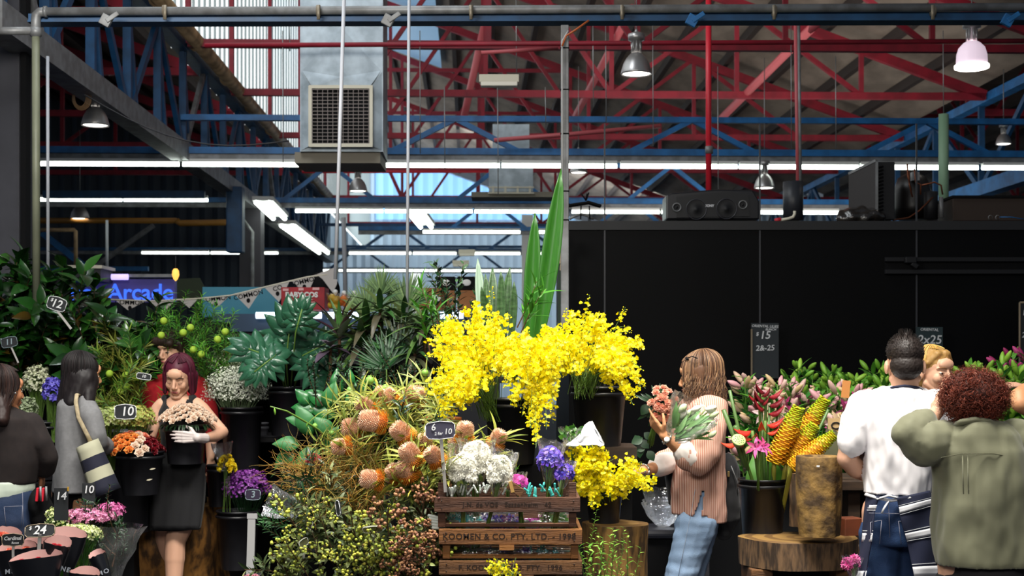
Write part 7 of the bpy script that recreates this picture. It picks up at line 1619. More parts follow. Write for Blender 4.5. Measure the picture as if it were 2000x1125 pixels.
# ================================================================ far left, black top and jeans
Y = 7.2
t = person(30, Y, 'person seen from behind in a dark brown top and blue jeans at the left edge')
M = hM(at(8, 764, Y), 140, 4, 0, 1.0); sk = MB(); sk.loft(rows([(800, -10, 25, .05), (822, -50, 68, .1), (880, -40, 70, .12), (960, -40, 62, .11), (1000, -45, 68, .12)], Y, .1), 26)
sk.cap(at(5, 815, Y), at(8, 775, Y), .052, .05); legs(sk, [at(-20, 1010, Y), at(40, 1010, Y)], [V(at(-25, 0, Y).x, Y, .45), V(at(40, 0, Y).x, Y, .45)], [V(at(-25, 0, Y).x, Y+.03, .09), V(at(40, 0, Y).x, Y+.03, .09)], Y)
limb(sk, [(62, 835, Y, .05), (90, 890, Y+.02, .042), (82, 925, Y+.1, .03)]); hand_mb(sk, at(82, 922, Y+.1), V(-.1, .3, -1), V(-1, 0, 0), .9, .6); limb(sk, [(-45, 835, Y, .05), (-70, 900, Y+.02, .042), (-65, 940, Y+.1, .03)])
body = remesh(sk, .008, 3); body.merge(head_mb(M)); body.build('body', S_tan, t); face_parts(t, M, .5)
jp = MB(); jp.loft(rows([(795, -12, 25, .06), (803, -35, 45, .09), (818, -55, 68, .125), (850, -52, 78, .135), (900, -45, 78, .135), (945, -45, 68, .13)], Y, .1), 30)
limb(jp, [(58, 830, Y, .065), (80, 865, Y, .062), (94, 893, Y+.02, .055), (90, 915, Y+.06, .048)]); limb(jp, [(-45, 830, Y, .065), (-70, 895, Y, .055), (-68, 930, Y+.06, .045)])
remesh(jp, .009, 4, folds(.008, 9, .9, 12)).build('top', mat('dark_brown_knit', '1c1414', .9, noise_s=30, noise_col='261c1a', noise_amt=.5), t)
sh = MB(); sh.loft(rows([(938, -47, 66, .135), (955, -49, 66, .14), (970, -50, 60, .14)], Y, .1), 30); remesh(sh, .008, 2, folds(.006, 12, .6, 4)).build('shirt_hem', mat('pale_mint_cloth', 'c8d4c4', .8), t)
jn = MB(); jn.loft(rows([(958, -48, 64, .13), (985, -52, 72, .145), (1015, -55, 80, .155), (1045, -54, 82, .15)], Y, .1), 30)
for x in (-22, 48): jn.cap(at(x, 1030, Y), V(at(x, 0, Y).x, Y, .1), .1, .065)
D1 = denim('dark_denim', '1c3050', '101c34'); remesh(jn, .009, 3, foldsx(.006, 8, 3)).build('jeans', D1, t)
mb = MB(); 
for a_, b_ in (((8, 990), (44, 988)), ((44, 988), (42, 1030)), ((8, 990), (12, 1030)), ((44, 960), (46, 1040))): mb.tube([at(*a_, Y-.155), at(*b_, Y-.15)], .0012, 4)
mb.build('pocket_stitching', mat('stitch_thread', '8a8a98', .8), t)
for x in (-22, 48): shoe(t, V(at(x, 0, Y).x, Y, .09), V(0, 1, 0), M_shoe)
W = lambda x, y, d=0: at(x, y, Y+d); Hbr = hairmat('dark_chestnut_hair', ['1c100e', '2e1a16', '120a0a', '40261e'], .35)
hairvol(t, [('m', M, (0, .024, .045), (.088, .103, .088)), ('c', W(0, 770, -.05), W(4, 820, -.14), .055, .035), ('c', W(-10, 770, -.02), W(-8, 815, -.12), .05, .03)], Hbr, .007, folds(.005, 30, .2, 5), 'hair', cut=None)
scalp(M, 320, lambda ph: W(R(-12, 10), R(800, 825), R(-.15, -.08)), 85, 62).build('hair_strands', Hbr, t)
mb = MB(); mb.ell(at(30, 768, Y-.085), .005); mb.build('earring', mat('silver', 'd8d8d8', .2, .9), t)
t2 = empty('handbag', at(75, 990, Y-.1), 'dark handbag with a red shiny panel on the hip at the left edge', 'bag'); mb = MB(); mb.ell(at(76, 985, Y-.05), (.05, .09, .09)); mb.ell(at(82, 1005, Y-.02), (.06, .1, .1)); remesh(mb, .01, 2).build('body', M_matblack, t2)
for x, m in ((73, M_redb), (84, M_redb)): MB().box(at(x, 966, Y-.14), (.012, .02, .07), rot=(0, .1, 0)).build('red_panel', m, t2, False, bevel=.003)
for x in (79, 90): MB().tube([at(x, 950, Y-.15), at(x+1, 978, Y-.15)], .006, 6).build('chrome_bar', M_grey, t2)
# ================================================================ pink striped shirt
Y = 7.2
t = person(1370, Y, 'person with long wavy brown hair in a pink striped shirt holding two bouquets')
M = hM(at(1366, 737, Y), -112, 8, 0, 1.02); sk = MB(); sk.loft(rows([(775, 1355, 1390, .05), (795, 1342, 1402, .13), (850, 1335, 1402, .12), (950, 1338, 1398, .11), (1000, 1335, 1400, .12)], Y, .1), 26)
sk.cap(at(1375, 790, Y), at(1372, 750, Y), .052, .05)
limb(sk, [(1388, 800, Y-.14, .05), (1362, 902, Y-.2, .042), (1345, 891, Y-.21, .042), (1318, 868, Y-.23, .036), (1297, 850, Y-.25, .026)]); limb(sk, [(1352, 800, Y+.12, .05), (1325, 880, Y+.1, .042), (1295, 908, Y, .036), (1268, 917, Y-.12, .03), (1250, 921, Y-.2, .025)])
hand_mb(sk, at(1297, 850, Y-.25), V(-.75, .1, .9), V(.7, .5, .4), .95, .55, .1, -1, curls=[.15, .6, .75, .8]); hand_mb(sk, at(1250, 921, Y-.2), V(-1, -.3, -.15), V(0, .2, -1), .9, .5, .1, 1)
body = remesh(sk, .0055, 2); body.merge(head_mb(M)); body.build('body', S_warm, t); face_parts(t, M, .5)
SH = MB(); SH.loft(rows([(772, 1366, 1394, .06), (780, 1352, 1400, .12), (792, 1340, 1408, .17), (820, 1328, 1412, .17), (870, 1322, 1413, .16), (920, 1317, 1413, .16), (960, 1315, 1412, .165), (1000, 1315, 1413, .17), (1022, 1322, 1413, .16)], Y, .1), 34)
limb(SH, [(1390, 800, Y-.12, .07), (1388, 835, Y-.17, .075), (1378, 880, Y-.2, .07), (1362, 900, Y-.21, .062), (1345, 891, Y-.215, .052)]); limb(SH, [(1352, 800, Y+.1, .065), (1330, 870, Y+.12, .06), (1312, 896, Y+.06, .055), (1295, 908, Y-.0, .05)])
zc = at(0, 1002, Y).z; xh = at(1372, 0, Y).x
def cutp(co):
    z, x = co[:, 2], co[:, 0]
    return (z < zc) & (x < xh) | (z < at(0, 1019, Y).z) | ((z < at(0, 950, Y).z) & (np.abs(x-at(1366, 0, Y).x-(at(0, 950, Y).z-z)*-.25) < (at(0, 950, Y).z-z)*.12) & (co[:, 1] < Y))
M_stripe = mat('pink_striped_cotton', 'c08470', .8, wave=('X', 30, 'e0bcaa', .45), trans=.12)
remesh(SH, .0075, 4, folds(.02, 12, .35, 5, .006), cutp).build('shirt', M_stripe, t, solid=.003)
cf = MB(); limb(cf, [(1351, 896, Y-.212, .064), (1336, 882, Y-.218, .06)]); remesh(cf, .006, 2, folds(.004, 20, 1, 2)).build('cuff', mat('pale_cuff', 'e6dcd6', .8), t)
cf = MB(); limb(cf, [(1302, 904, Y+.01, .06), (1286, 911, Y-.05, .056)]); remesh(cf, .006, 2, folds(.004, 20, 1, 3)).build('cuff', mat('pale_cuff', 'e6dcd6', .8), t)
cl = MB(); cl.tube([at(1394, 772, Y-.02), at(1385, 774, Y-.1), at(1368, 780, Y-.12), at(1358, 786, Y-.06)], .016, 8, flat=.6); cl.build('collar', M_stripe, t)
jn = MB(); jn.loft(rows([(950, 1335, 1398, .14), (985, 1328, 1402, .155), (1020, 1320, 1402, .16), (1045, 1318, 1396, .15)], Y, .1), 28)
for (x0, x1, xa, dy, ya) in ((1362, 1328, 1305, -.08, -.02), (1366, 1345, 1400, .08, .15)):
    jn.cap(at(x0, 1020, Y+dy), at(x1, 1128, Y+dy), .105, .078); jn.cap(at(x1, 1128, Y+dy), V(at(xa, 0, Y).x, Y+ya, .1), .078, .055)
remesh(jn, .008, 4, foldsx(.007, 10, 8)).build('jeans', denim('light_blue_denim', '9ab4d4', '86a2c4'), t)
mb = MB(); mb.tube([at(1358, 955, Y-.17), at(1350, 1000, Y-.17), at(1338, 1060, Y-.175), at(1325, 1125, Y-.165)], .0012, 4); mb.build('seam', mat('pale_thread', 'b8c4d4', .8), t)
shoe(t, V(at(1305, 0, Y).x, Y-.02, .09), V(-1, 0, 0), M_shoe); shoe(t, V(at(1400, 0, Y).x, Y+.15, .09), V(-1, 0, 0), M_shoe)
M_metal = mat('steel_bracelet', 'd0ccc0', .25, .9)
for (a_, b_) in (((1303, 856, Y-.245), (1297, 851, Y-.25)), ((1257, 919, Y-.17), (1252, 920, Y-.2))):
    p, q = at(*a_), at(*b_); d = (q-p).normalized(); x, y, z = frame(d); mb = MB(); mb.tube([p+x*math.cos(i*PI/8)*.031+y*math.sin(i*PI/8)*.031 for i in range(17)], .006, 6); w_ = mb.build('wristwatch', M_metal, t); f_ = p-V(0, .031, -.0)+V(-.005, -.002, -.005); MB().lathe([(0, 0), (.015, 0), (.014, .006), (0, .007)], Matrix.Translation(f_) @ Matrix.Rotation(PI/2, 4, 'X'), 18).build('watch_face', M_white if a_[0] > 1280 else M_metal, t)
Hw = hairmat('wavy_light_brown_hair', ['5a3c28', '7a5a40', '9a7858', '4a3222', '8a6448', '3a281e'], .4)
W = lambda x, y, d=0: at(x, y, Y+d)
hairvol(t, [('m', M, (0, .02, .045), (.09, .106, .088)), ('c', W(1372, 725, -.02), W(1380, 780, -.06), .09, .06), ('c', W(1350, 725, .0), W(1345, 775, -.02), .045, .03), ('c', W(1390, 740, 0), W(1398, 790, -.03), .06, .03)], Hw, .007, folds(.008, 26, .25, 6), 'hair')
def pe(ph):
    q = M.to_3x3() @ V(math.cos(math.radians(ph)), math.sin(math.radians(ph)), 0); q.normalize(); return W(1377+q.x*36+R(-9, 9), R(765, 808) if q.x > -.4 else R(755, 800), q.y*.1-.03)
scalp(M, 700, pe, 92, 38, wave=.011, w=.0023, fringe=60).build('hair_strands', Hw, t)
t2 = empty('sunglasses', W(1347, 697, -.02), 'dark sunglasses pushed up on the wavy brown hair', 'sunglasses'); mb = MB(); mb.tube([W(1343, 702, -.06), W(1341, 699, -.03), W(1343, 697, .0)], .008, 6, flat=.6); mb.build('lens', M_matblack, t2); MB().tube([W(1344, 699, -.07), W(1352, 696, -.1), W(1362, 700, -.11)], .003, 5).build('temple', M_matblack, t2)
t2 = empty('backpack', W(1425, 960, .1), 'black quilted bag with a brass zip tag hanging behind the striped shirt', 'bag'); mb = MB(); mb.ell(W(1418, 930, .1), (.07, .1, .12)); mb.ell(W(1422, 985, .1), (.065, .1, .15)); mb.ell(W(1412, 1000, .12), (.07, .1, .15)); remesh(mb, .01, 3, folds(.008, 16, 1, 3)).build('body', M_blackcloth, t2)
MB().box(W(1423, 926, -.01), (.012, .004, .03)).build('zip_tag', mat('brass', 'a08858', .4, .7), t2, False, bevel=.002); MB().tube([W(1428, 910, -.01), W(1440, 940, .0), W(1441, 965, .02)], .0025, 5).build('zip', M_grey, t2)
vs_ = MB(); vs_.loft(rows([(880, 1300, 1322, .05), (930, 1298, 1324, .06), (985, 1306, 1322, .05)], Y+.12, .1), 16); tag(vs_.build('hanging_jacket', M_blackcloth), 'black cloth hanging between the arm and the striped shirt', 'cloth')
# bouquets in the arm
c = at(1292, 788, 6.98); t2 = empty('rose_bouquet', c, 'bunch of peach pink roses held up by the person in the striped shirt', 'bouquet'); fm = MB()
for i in range(36):
    d = rdir(); d.y = -abs(d.y)*.8; fm.inst(ROSE, xf(c+V(d.x*.066, d.y*.05, d.z*.07)*(1 if i%3 else .4)+V(0, -.03*(i%3 == 0), 0), d+V(0, -.8, .4), rdir(), R(.026, .033)))
fm.build('blooms', C_peach, t2); lm = MB()
for i in range(26): d = rdir(); lm.inst(L_mid, xf(c+V(d.x*.06-.01, .02+abs(d.y)*.02, d.z*.06-.02), V(d.x, -.1, d.z), V(0, -1, .2), R(.05, .075)))
for (x, y) in ((1268, 790), (1272, 795), (1262, 870), (1250, 860), (1240, 850), (1255, 855), (1245, 865), (1265, 880), (1258, 845)): lm.inst(L_round, xf(at(x, y, 7.0), V(R(-1, 1), -.2, R(-1, .2)), V(0, -1, .3), R(.05, .08)))
lm.build('leaves', G_dark, t2); mb = MB()
for i in range(8): mb.tube([c, at(1275+i, 830, 6.98), at(1262+i*2, 865+R(0, 10), 7.0)], .003, 5)
mb.build('stems', G_stem, t2)
c = at(1335, 850, 6.8); t2 = empty('tulip_bouquet', c, 'white tulips in clear film resting in the crook of the arm', 'bouquet'); fm = MB(); lm = MB(); sm = MB()
for i in range(16):
    a = R(-.9, 1.0); p = c+V(R(-.05, .12), R(-.05, .0), R(-.01, .13)); d = V(.75+R(-.4, .2), -.25, R(.2, 1)); fm.inst(BUD, xf(p, d, rdir(), (.1, .1, R(.045, .06)))); sm.tube([p, c-V(.04, 0, .03)], .003, 5)
    for _ in range(3): lm.inst(L_thin if i % 2 else leafT(.22, 5, .4, .3), xf(c+V(R(-.06, .06), R(-.05, .01), R(-.02, .06)), d+rdir()*.35, V(0, -1, .3), R(.08, .13)))
fm.build('tulip_heads', mat('green_white_tulip', 'dce4c8', .4, isl=['c4d8a0', 'eef0e4', 'd8e4c0'], trans=.15), t2); lm.build('leaves', mat('tulip_leaf', '5c8a4c', .4, isl=['3c6a34', '6a9a58', '88b078'], trans=.15), t2); sm.build('stems', G_stem, t2)
wrap(c-V(.05, 0, .02), .12, .2, (.55, -.25, .8), parent=t2, seed=88, name='film_wrap', m=F1)
# ================================================================ white t-shirt
Y = 6.1
t = person(1755, Y, 'person with cropped dark hair in a white t-shirt and striped apron seen from behind')
M = hM(at(1767, 716, Y), 172, 4, 0, 1.05); sk = MB(); sk.loft(rows([(760, 1740, 1795, .06), (780, 1690, 1828, .09), (850, 1692, 1826, .12), (960, 1696, 1812, .12), (1010, 1696, 1818, .13)], Y, .1), 26)
sk.cap(at(1767, 780, Y), at(1767, 725, Y-.01), .062, .06); limb(sk, [(1684, 800, Y, .058), (1668, 850, Y+.0, .053), (1655, 895, Y+.01, .047), (1672, 915, Y+.05, .045), (1700, 930, Y+.18, .034)]); limb(sk, [(1836, 800, Y, .058), (1850, 880, Y+.05, .048), (1830, 930, Y+.2, .035)])
hand_mb(sk, at(1700, 930, Y+.18), V(.8, .5, 0), V(0, .5, 1), 1, .4); legs(sk, [at(1720, 1000, Y), at(1790, 1000, Y)], [V(at(1715, 0, Y).x, Y, .48), V(at(1800, 0, Y).x, Y, .48)], [V(at(1710, 0, Y).x, Y+.05, .09), V(at(1805, 0, Y).x, Y, .09)], Y)
body = remesh(sk, .0065, 3); body.merge(head_mb(M)); body.build('body', S_pale, t); face_parts(t, M, .5)
ts = MB(); ts.loft(rows([(757, 1745, 1788, .06), (764, 1722, 1805, .09), (776, 1690, 1832, .12), (800, 1678, 1842, .135), (850, 1680, 1838, .145), (900, 1684, 1830, .14), (940, 1688, 1818, .135), (968, 1692, 1814, .13)], Y, .1), 34)
limb(ts, [(1692, 795, Y, .075), (1676, 830, Y, .074), (1667, 862, Y, .069)]); limb(ts, [(1832, 795, Y, .072), (1848, 850, Y+.02, .068)])
ztx = at(0, 875, Y).z
remesh(ts, .007, 4, folds(.02, 13, .45, 4, .006), lambda co: (co[:, 2] < at(0, 964, Y).z) | ((co[:, 0] < at(1684, 0, Y).x) & (co[:, 2]+(co[:, 0]-at(1684, 0, Y).x)*-.6 < at(0, 882, Y).z))).build('t_shirt', mat('white_cotton', 'f0ecee', .85, trans=.05), t, solid=.004)
nb = MB(); nb.tube([at(1734, 763, Y-.0), at(1745, 757, Y-.075), at(1767, 754, Y-.09), at(1788, 757, Y-.07), at(1800, 763, Y)], .012, 8, flat=.6); nb.build('apron_neck_band', mat('navy_cotton', '141a34', .85), t)
jn = MB(); jn.loft(rows([(955, 1697, 1812, .13), (985, 1692, 1822, .15), (1030, 1688, 1828, .16), (1060, 1690, 1828, .15)], Y, .1), 30)
for x, xa in ((1722, 1712), (1792, 1800)): jn.cap(at(x, 1040, Y), V(at(xa, 0, Y).x, Y, .1), .098, .07)
remesh(jn, .008, 4, foldsx(.006, 9, 14)).build('jeans', denim('deep_blue_denim', '22406a', '12264a'), t)
mb = MB()
for a_, b_ in (((1700, 1020), (1722, 1016)), ((1722, 1016), (1718, 1062)), ((1700, 1020), (1700, 1066)), ((1755, 1018), (1782, 1020)), ((1755, 1018), (1760, 1062)), ((1735, 975), (1738, 1050)), ((1697, 1002), (1780, 1004))): mb.tube([at(*a_, Y-.165), at(*b_, Y-.165)], .0012, 4)
mb.build('pocket_stitching', mat('stitch_thread', '8a8a98', .8), t)
navyc = mat('navy_cotton', '141a34', .85); whitec = mat('off_white_stripe', 'c8c8cc', .85)
def panel(p0, p1, n, depthf, name, stripes):
    """curved apron panel between two pixel edges (lists of (x, y)), horizontal stripes at given fractions"""
    def pt(u, v):
        i = v*(len(p0)-1); a = min(int(i), len(p0)-2); f = i-a; L_ = (p0[a][0]*(1-f)+p0[a+1][0]*f, p0[a][1]*(1-f)+p0[a+1][1]*f); Q = (p1[a][0]*(1-f)+p1[a+1][0]*f, p1[a][1]*(1-f)+p1[a+1][1]*f)
        return at(L_[0]*(1-u)+Q[0]*u, L_[1]*(1-u)+Q[1]*u, Y+depthf(u)+.006*math.sin(v*14+u*5))
    mb = MB(); mb.sheet([[pt(u/8, v/30) for u in range(9)] for v in range(31)]); o = mb.build(name, navyc, t, solid=.005)
    for s0, s1 in stripes:
        mb = MB(); mb.sheet([[pt(u/8, s0+(s1-s0)*v/3)-V(0, .0055, 0) for u in range(9)] for v in range(4)]); mb.build('stripe', whitec, o, solid=.002)
panel([(1692, 968), (1688, 1000), (1682, 1060), (1672, 1125), (1668, 1180)], [(1718, 968), (1708, 1000), (1702, 1060), (1690, 1125), (1682, 1180)], 8, lambda u: -.1-.07*u, 'apron_left_edge', [(.14, .2), (.215, .225), (.42, .49), (.4, .405), (.71, .77)])
panel([(1752, 972), (1758, 1010), (1772, 1060), (1785, 1125), (1790, 1180)], [(1815, 958), (1828, 990), (1832, 1050), (1838, 1125), (1842, 1180)], 8, lambda u: -.185+.07*u*u, 'apron_right_side', [(.1, .105), (.12, .2), (.215, .22), (.39, .395), (.41, .47), (.48, .485), (.66, .665), (.68, .75), (.76, .765)])
mb = MB(); mb.tube([at(1692, 966, Y-.1), at(1712, 972, Y-.155), at(1740, 978, Y-.165), at(1775, 972, Y-.165), at(1812, 966, Y-.1)], .012, 8, flat=.6); mb.tube([at(1712, 975, Y-.17), at(1735, 968, Y-.175), at(1760, 974, Y-.17)], .008, 8, flat=.6); mb.build('apron_ties', whitec, t)
mb = MB(); mb.tube([at(1735, 978, Y-.17), at(1728, 990, Y-.175), at(1722, 1002, Y-.172)], .008, 6, flat=.4); mb.build('tie_end', whitec, t)
for x in (1712, 1802): shoe(t, V(at(x, 0, Y).x, Y, .09), V(0, 1, 0), M_shoe)
Hc = hairmat('cropped_black_hair', ['1c1614', '2a201c', '120e0c'], .6)
hairvol(t, [('e', (0, .02, .055), (.0765, .094, .078)), ('e', (0, .055, .0), (.068, .06, .06)), ('c', (0, .02, .12), (.0, .035, .134), .03, .008)], Hc, .004, lambda co: np.array([.0022*noise.noise(Vector(p)*160) for p in co]), 'hair', M, sm=2)
st = []
for i in range(900):
    d = rdir(); 
    if d.z < -.1: d.z *= -1
    p = V(d.x*.075, .02+d.y*.092, .055+d.z*.076); L_ = .006+.012*max(0, d.z)**2+(.012 if abs(d.x) < .25 and d.z > .8 else 0); st.append([M @ p, M @ (p+d*L_)])
strand_mb(st, .0012, 3).build('hair_bristles', Hc, t)
# ================================================================ blonde person facing
Y = 7.0
t = person(1818, Y, 'person with short swept blonde hair facing the camera between the two backs')
M = hM(at(1826, 728, Y), 26, 4, 0, 1.04); sk = MB(); sk.loft(rows([(775, 1800, 1838, .05), (790, 1770, 1858, .085), (850, 1775, 1855, .1), (990, 1775, 1855, .11)], Y, .1), 26); sk.cap(at(1817, 790, Y+.02), at(1822, 745, Y+.01), .054, .05)
legs(sk, [at(1795, 980, Y), at(1840, 980, Y)], [V(at(1795, 0, Y).x, Y, .48), V(at(1840, 0, Y).x, Y, .48)], [V(at(1795, 0, Y).x, Y, .09), V(at(1840, 0, Y).x, Y, .09)], Y)
limb(sk, [(1860, 795, Y, .048), (1890, 830, Y-.1, .042), (1925, 785, Y+.05, .034), (1948, 757, Y+.15, .025)]); hand_mb(sk, at(1948, 757, Y+.15), V(1, 0, .18), V(0, .3, -1), .9, .22, .2, 1); limb(sk, [(1770, 795, Y, .048), (1760, 870, Y-.05, .042), (1785, 900, Y-.2, .03)])
body = remesh(sk, .0065, 3); body.merge(head_mb(M)); body.build('body', S_pale, t); face_parts(t, M, .6, mat('fair_brow', '7a5430', .8))
gt = MB(); gt.loft(rows([(768, 1785, 1815, .05), (778, 1772, 1830, .09), (795, 1764, 1864, .11), (850, 1768, 1862, .12), (1000, 1768, 1862, .13)], Y, .1), 28); limb(gt, [(1770, 795, Y, .058), (1765, 830, Y, .055)]); limb(gt, [(1858, 795, Y, .056), (1872, 812, Y-.05, .054)])
remesh(gt, .009, 3, folds(.004, 8), lambda co: (co[:, 2] > at(0, 778, Y).z) & (co[:, 0] > at(1800, 0, Y).x) & (co[:, 1] < Y+.03)).build('grey_top', mat('grey_marl', '8a8884', .9), t)
Hy = hairmat('blonde_hair', ['c09040', 'd8ae58', 'a87838', 'e4c478', '8a6030'], .35)
hairvol(t, [('e', (0, .024, .05), (.081, .097, .082)), ('c', (-.03, -.04, .09), (-.07, -.025, .05), .025, .014), ('c', (.02, -.045, .095), (.066, -.03, .055), .022, .012), ('c', (-.074, .0, .04), (-.074, .02, -.01), .016, .01), ('c', (0, .08, 0), (0, .08, -.05), .04, .03)], Hy, .005, folds(.003, 40, .4), 'hair', M)
scalp(M, 420, None, 104, 62, (.0835, .1, .086), w=.0021, fringe=34).build('hair_strands', Hy, t)
# ================================================================ curly auburn hair, olive blouse
Y = 5.2
t = person(1915, Y, 'person with curly auburn hair in an olive green blouse seen from behind')
M = hM(at(1902, 784, Y), 170, 4, 0, .93); sk = MB(); sk.loft(rows([(815, 1885, 1925, .06), (848, 1850, 1970, .09), (900, 1842, 1980, .12), (1000, 1848, 1980, .13), (1100, 1850, 1985, .14)], Y, .1), 28); sk.cap(at(1905, 840, Y), at(1902, 785, Y), .06, .058)
limb(sk, [(1845, 865, Y, .06), (1778, 857, Y-.02, .04), (1800, 832, Y+.02, .038), (1830, 805, Y+.08, .027)]); hand_mb(sk, at(1826, 808, Y+.08), V(.45, .1, 1), V(.9, .3, -.2), .92, .3, .15, 1)
limb(sk, [(1985, 870, Y, .06), (2005, 950, Y, .05), (2010, 1010, Y+.1, .035)]); legs(sk, [at(1875, 1100, Y), at(1965, 1100, Y)], [V(at(1875, 0, Y).x, Y, .46), V(at(1965, 0, Y).x, Y, .46)], [V(at(1875, 0, Y).x, Y, .09), V(at(1965, 0, Y).x, Y, .09)], Y)
body = remesh(sk, .006, 3); body.merge(head_mb(M)); body.build('body', S_pale, t); face_parts(t, M, .5)
bl_ = MB(); bl_.loft(rows([(822, 1872, 1940, .085), (832, 1850, 1968, .11), (848, 1832, 1988, .13), (880, 1824, 1996, .155), (930, 1826, 1998, .17), (980, 1826, 2000, .18), (1040, 1832, 2003, .185), (1090, 1837, 2006, .19), (1108, 1842, 2004, .185)], Y, .1), 36)
limb(bl_, [(1848, 862, Y, .078), (1815, 868, Y-.02, .078), (1785, 862, Y-.03, .062), (1773, 850, Y-.03, .058), (1785, 838, Y-.01, .055), (1803, 827, Y+.02, .05)]); limb(bl_, [(1982, 865, Y, .078), (2002, 905, Y, .07), (2010, 955, Y, .062)])
M_oliv = mat('olive_blouse', '75755c', .75, noise_s=4, noise_col='6a6a50', noise_amt=.4, sheen=.2)
remesh(bl_, .0065, 4, folds(.024, 10, .4, 9, .006), lambda co: co[:, 2] < at(0, 1104, Y).z+.01*np.cos((co[:, 0]-at(1920, 0, Y).x)*8)).build('blouse', M_oliv, t, solid=.003)
mb = MB(); mb.tube([at(1838, 894, Y-.135), at(1880, 886, Y-.168), at(1940, 886, Y-.168), at(1978, 893, Y-.14)], .0016, 5); mb.build('yoke_seam', mat('olive_thread', '5a5a44', .8), t)
mb = MB()
for x in (1880, 1890): mb.tube([at(x, 889, Y-.166), at(x+1, 930, Y-.172), at(x+2, 965, Y-.176)], .0022, 5)
mb.build('back_pleat', M_oliv, t)
cl = MB(); cl.tube([at(1866, 832, Y-.02), at(1880, 824, Y-.09), at(1905, 820, Y-.1), at(1930, 824, Y-.09), at(1944, 832, Y-.02)], .017, 8, flat=.7); cl.build('collar', M_oliv, t)
tr = MB(); tr.loft(rows([(1085, 1845, 1998, .16), (1125, 1845, 1998, .17), (1150, 1848, 1996, .16)], Y, .1), 28)
for x in (1880, 1960): tr.cap(at(x, 1150, Y), V(at(x, 0, Y).x, Y, .1), .11, .07)
remesh(tr, .012, 2).build('trousers', mat('charcoal_trousers', '1c1a1e', .85), t)
for x in (1880, 1960): shoe(t, V(at(x, 0, Y).x, Y, .09), V(0, 1, 0), M_shoe)
Ha = hairmat('auburn_curls', ['5a2414', '7a3420', '42180e', '8f4028'], .5)
hc = at(1902, 770, Y+.0); hairvol(t, [('e', hc, (.1, .112, .088)), ('e', hc-V(0, 0, .045), (.09, .09, .05))], mat('auburn_underhair', '3c180e', .8), .008, lambda co: np.array([.012*noise.noise(Vector(p)*22) for p in co]), 'hair')
st = []
for i in range(1900):
    d = rdir(); lump = 1+.09*noise.noise(d*2.2+V(3, 0, 0)); p = hc+V(d.x*.112, d.y*.115, d.z*.097-.012)*lump*R(.84, 1.1); ax = (d*.5+rdir()+V(0, 0, -.5)).normalized(); x, y, z = frame(ax); r_ = R(.005, .011); L_ = R(.02, .05); st.append([p+x*r_*math.cos(j*.9)+y*r_*math.sin(j*.9)+z*L_*(j/14-.5) for j in range(15)])
strand_mb(st, .0015, 3).build('curls', Ha, t)
st = []
for i in range(900):
    d = rdir(); p = hc+V(d.x*.118, d.y*.118, d.z*.1-.01)*R(1, 1.12); x, y, z = frame(d+rdir()*.5); st.append([p+x*.005*math.cos(j)+y*.005*math.sin(j)+z*.0032*j for j in range(8)])
strand_mb(st, .0007, 3).build('fly_away_curls', Ha, t)
# ================================================================ bare arm at the right edge
Y = 6.4
t = person(2030, Y, 'person mostly out of the picture at the right edge with a bare bent elbow')
sk = MB(); limb(sk, [(2040, 770, Y, .06), (2020, 800, Y-.02, .05), (1992, 788, Y-.06, .042), (1990, 775, Y-.04, .042), (2004, 764, Y+.1, .04), (2040, 745, Y+.25, .03)]); sk.loft(rows([(760, 2060, 2100, .05), (785, 2030, 2160, .09), (860, 2035, 2155, .11), (1000, 2035, 2155, .12)], Y, .1), 24)
sk.cap(at(2090, 780, Y), at(2090, 730, Y), .055, .052); legs(sk, [at(2060, 990, Y), at(2130, 990, Y)], [V(at(2060, 0, Y).x, Y, .48), V(at(2130, 0, Y).x, Y, .48)], [V(at(2060, 0, Y).x, Y, .09), V(at(2130, 0, Y).x, Y, .09)], Y)
body = remesh(sk, .008, 3); M = hM(at(2090, 705, Y), -60, 0, 0, 1.05); body.merge(head_mb(M)); body.build('body', S_warm, t); face_parts(t, M)
hairvol(t, [('e', (0, .025, .052), (.08, .096, .079))], Hd, .006, None, 'hair', M)
tp = MB(); tp.loft(rows([(764, 2068, 2112, .06), (774, 2040, 2140, .085), (790, 2028, 2158, .105), (860, 2030, 2160, .12), (1010, 2025, 2165, .14)], Y, .1), 24); remesh(tp, .012, 2).build('top', mat('green_cloth', '2a3a2c', .85), t)
tr = MB()
for x in (2060, 2130): tr.cap(at(x, 1000, Y), V(at(x, 0, Y).x, Y, .1), .1, .065)
remesh(tr, .012, 2).build('trousers', M_matblack, t)
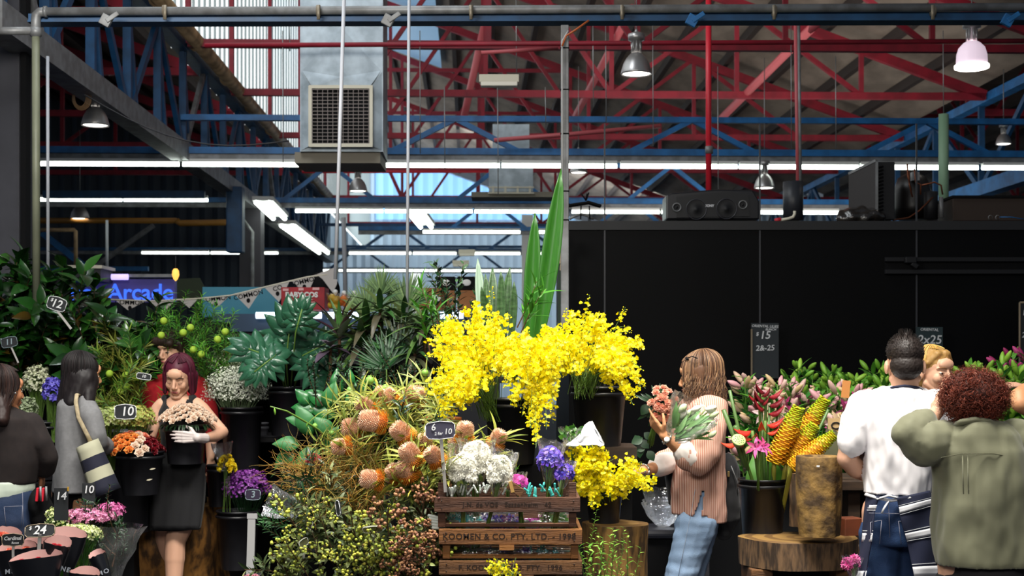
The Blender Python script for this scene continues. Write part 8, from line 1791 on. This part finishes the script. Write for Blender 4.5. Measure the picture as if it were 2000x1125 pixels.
# ================================================================ camera, light, view
cam = bpy.data.cameras.new('camera'); co = bpy.data.objects.new('camera', cam); COL.objects.link(co)
co.location = (0, 0, H); co.rotation_euler = (PI/2, 0, 0)
cam.sensor_width = 36; cam.lens = 36*F/2000; cam.shift_y = (700-562.5)/2000*1.0
cam.clip_end = 200; cam.dof.use_dof = True; cam.dof.focus_distance = 6.2; cam.dof.aperture_fstop = 5.0
SC.camera = co
w = bpy.data.worlds.new('world'); SC.world = w; w.use_nodes = True
bg = w.node_tree.nodes['Background']; bg.inputs[0].default_value = (.72, .84, 1, 1); bg.inputs[1].default_value = .12
def area(name, loc, tgt, size, power, col=(1, 1, 1), sy=None, spread=180):
    l = bpy.data.lights.new(name, 'AREA'); l.energy = power; l.color = col; l.size = size
    l.spread = math.radians(spread)
    if sy: l.shape = 'RECTANGLE'; l.size_y = sy
    o = bpy.data.objects.new(name, l); COL.objects.link(o); o.location = loc
    o.rotation_euler = (Vector(tgt)-Vector(loc)).to_track_quat('-Z', 'Y').to_euler()
area('skylight_above_stall', (0.5, 4.6, 5.8), (0.35, 6.4, .8), 2.6, 165, (1, .96, .88), 1.2, 75)
area('front_fill', (-.4, -1.0, 4.2), (0.2, 7, 1.0), 2.6, 205, (1, .95, .88), 1.6)  # unseen frontal fill added behind the camera for the stall
area('duct_fill', (-2.2, 8.6, 7.6), (-1.6, 12.8, 4.4), 2.0, 130, (.92, .97, 1), 2.0)  # area light added to brighten the duct and front beams
area('left_fill', (-2.3, 5.8, 4.2), (-2.3, 8.5, 1.2), 1.6, 125, (1, .97, .9), 1.0)  # added fill for the dim left side, no fixture modelled
area('roof_fill', (3.0, 18.0, 4.6), (3.5, 20.0, 8), 5.0, 150, (1, .95, .88), 12)  # unseen upward area light, added to brighten the roof lining
area('far_wall_fill', (1.0, 38.0, 6.0), (1.0, 47.0, 3), 6.0, 900, (.9, .96, 1), 4)  # unseen area light added inside the hall to brighten the back wall
SC.view_settings.view_transform = 'Standard'; SC.view_settings.look = 'None'; SC.view_settings.gamma = 1; SC.view_settings.use_curve_mapping = False
SC.view_settings.exposure = 0.0
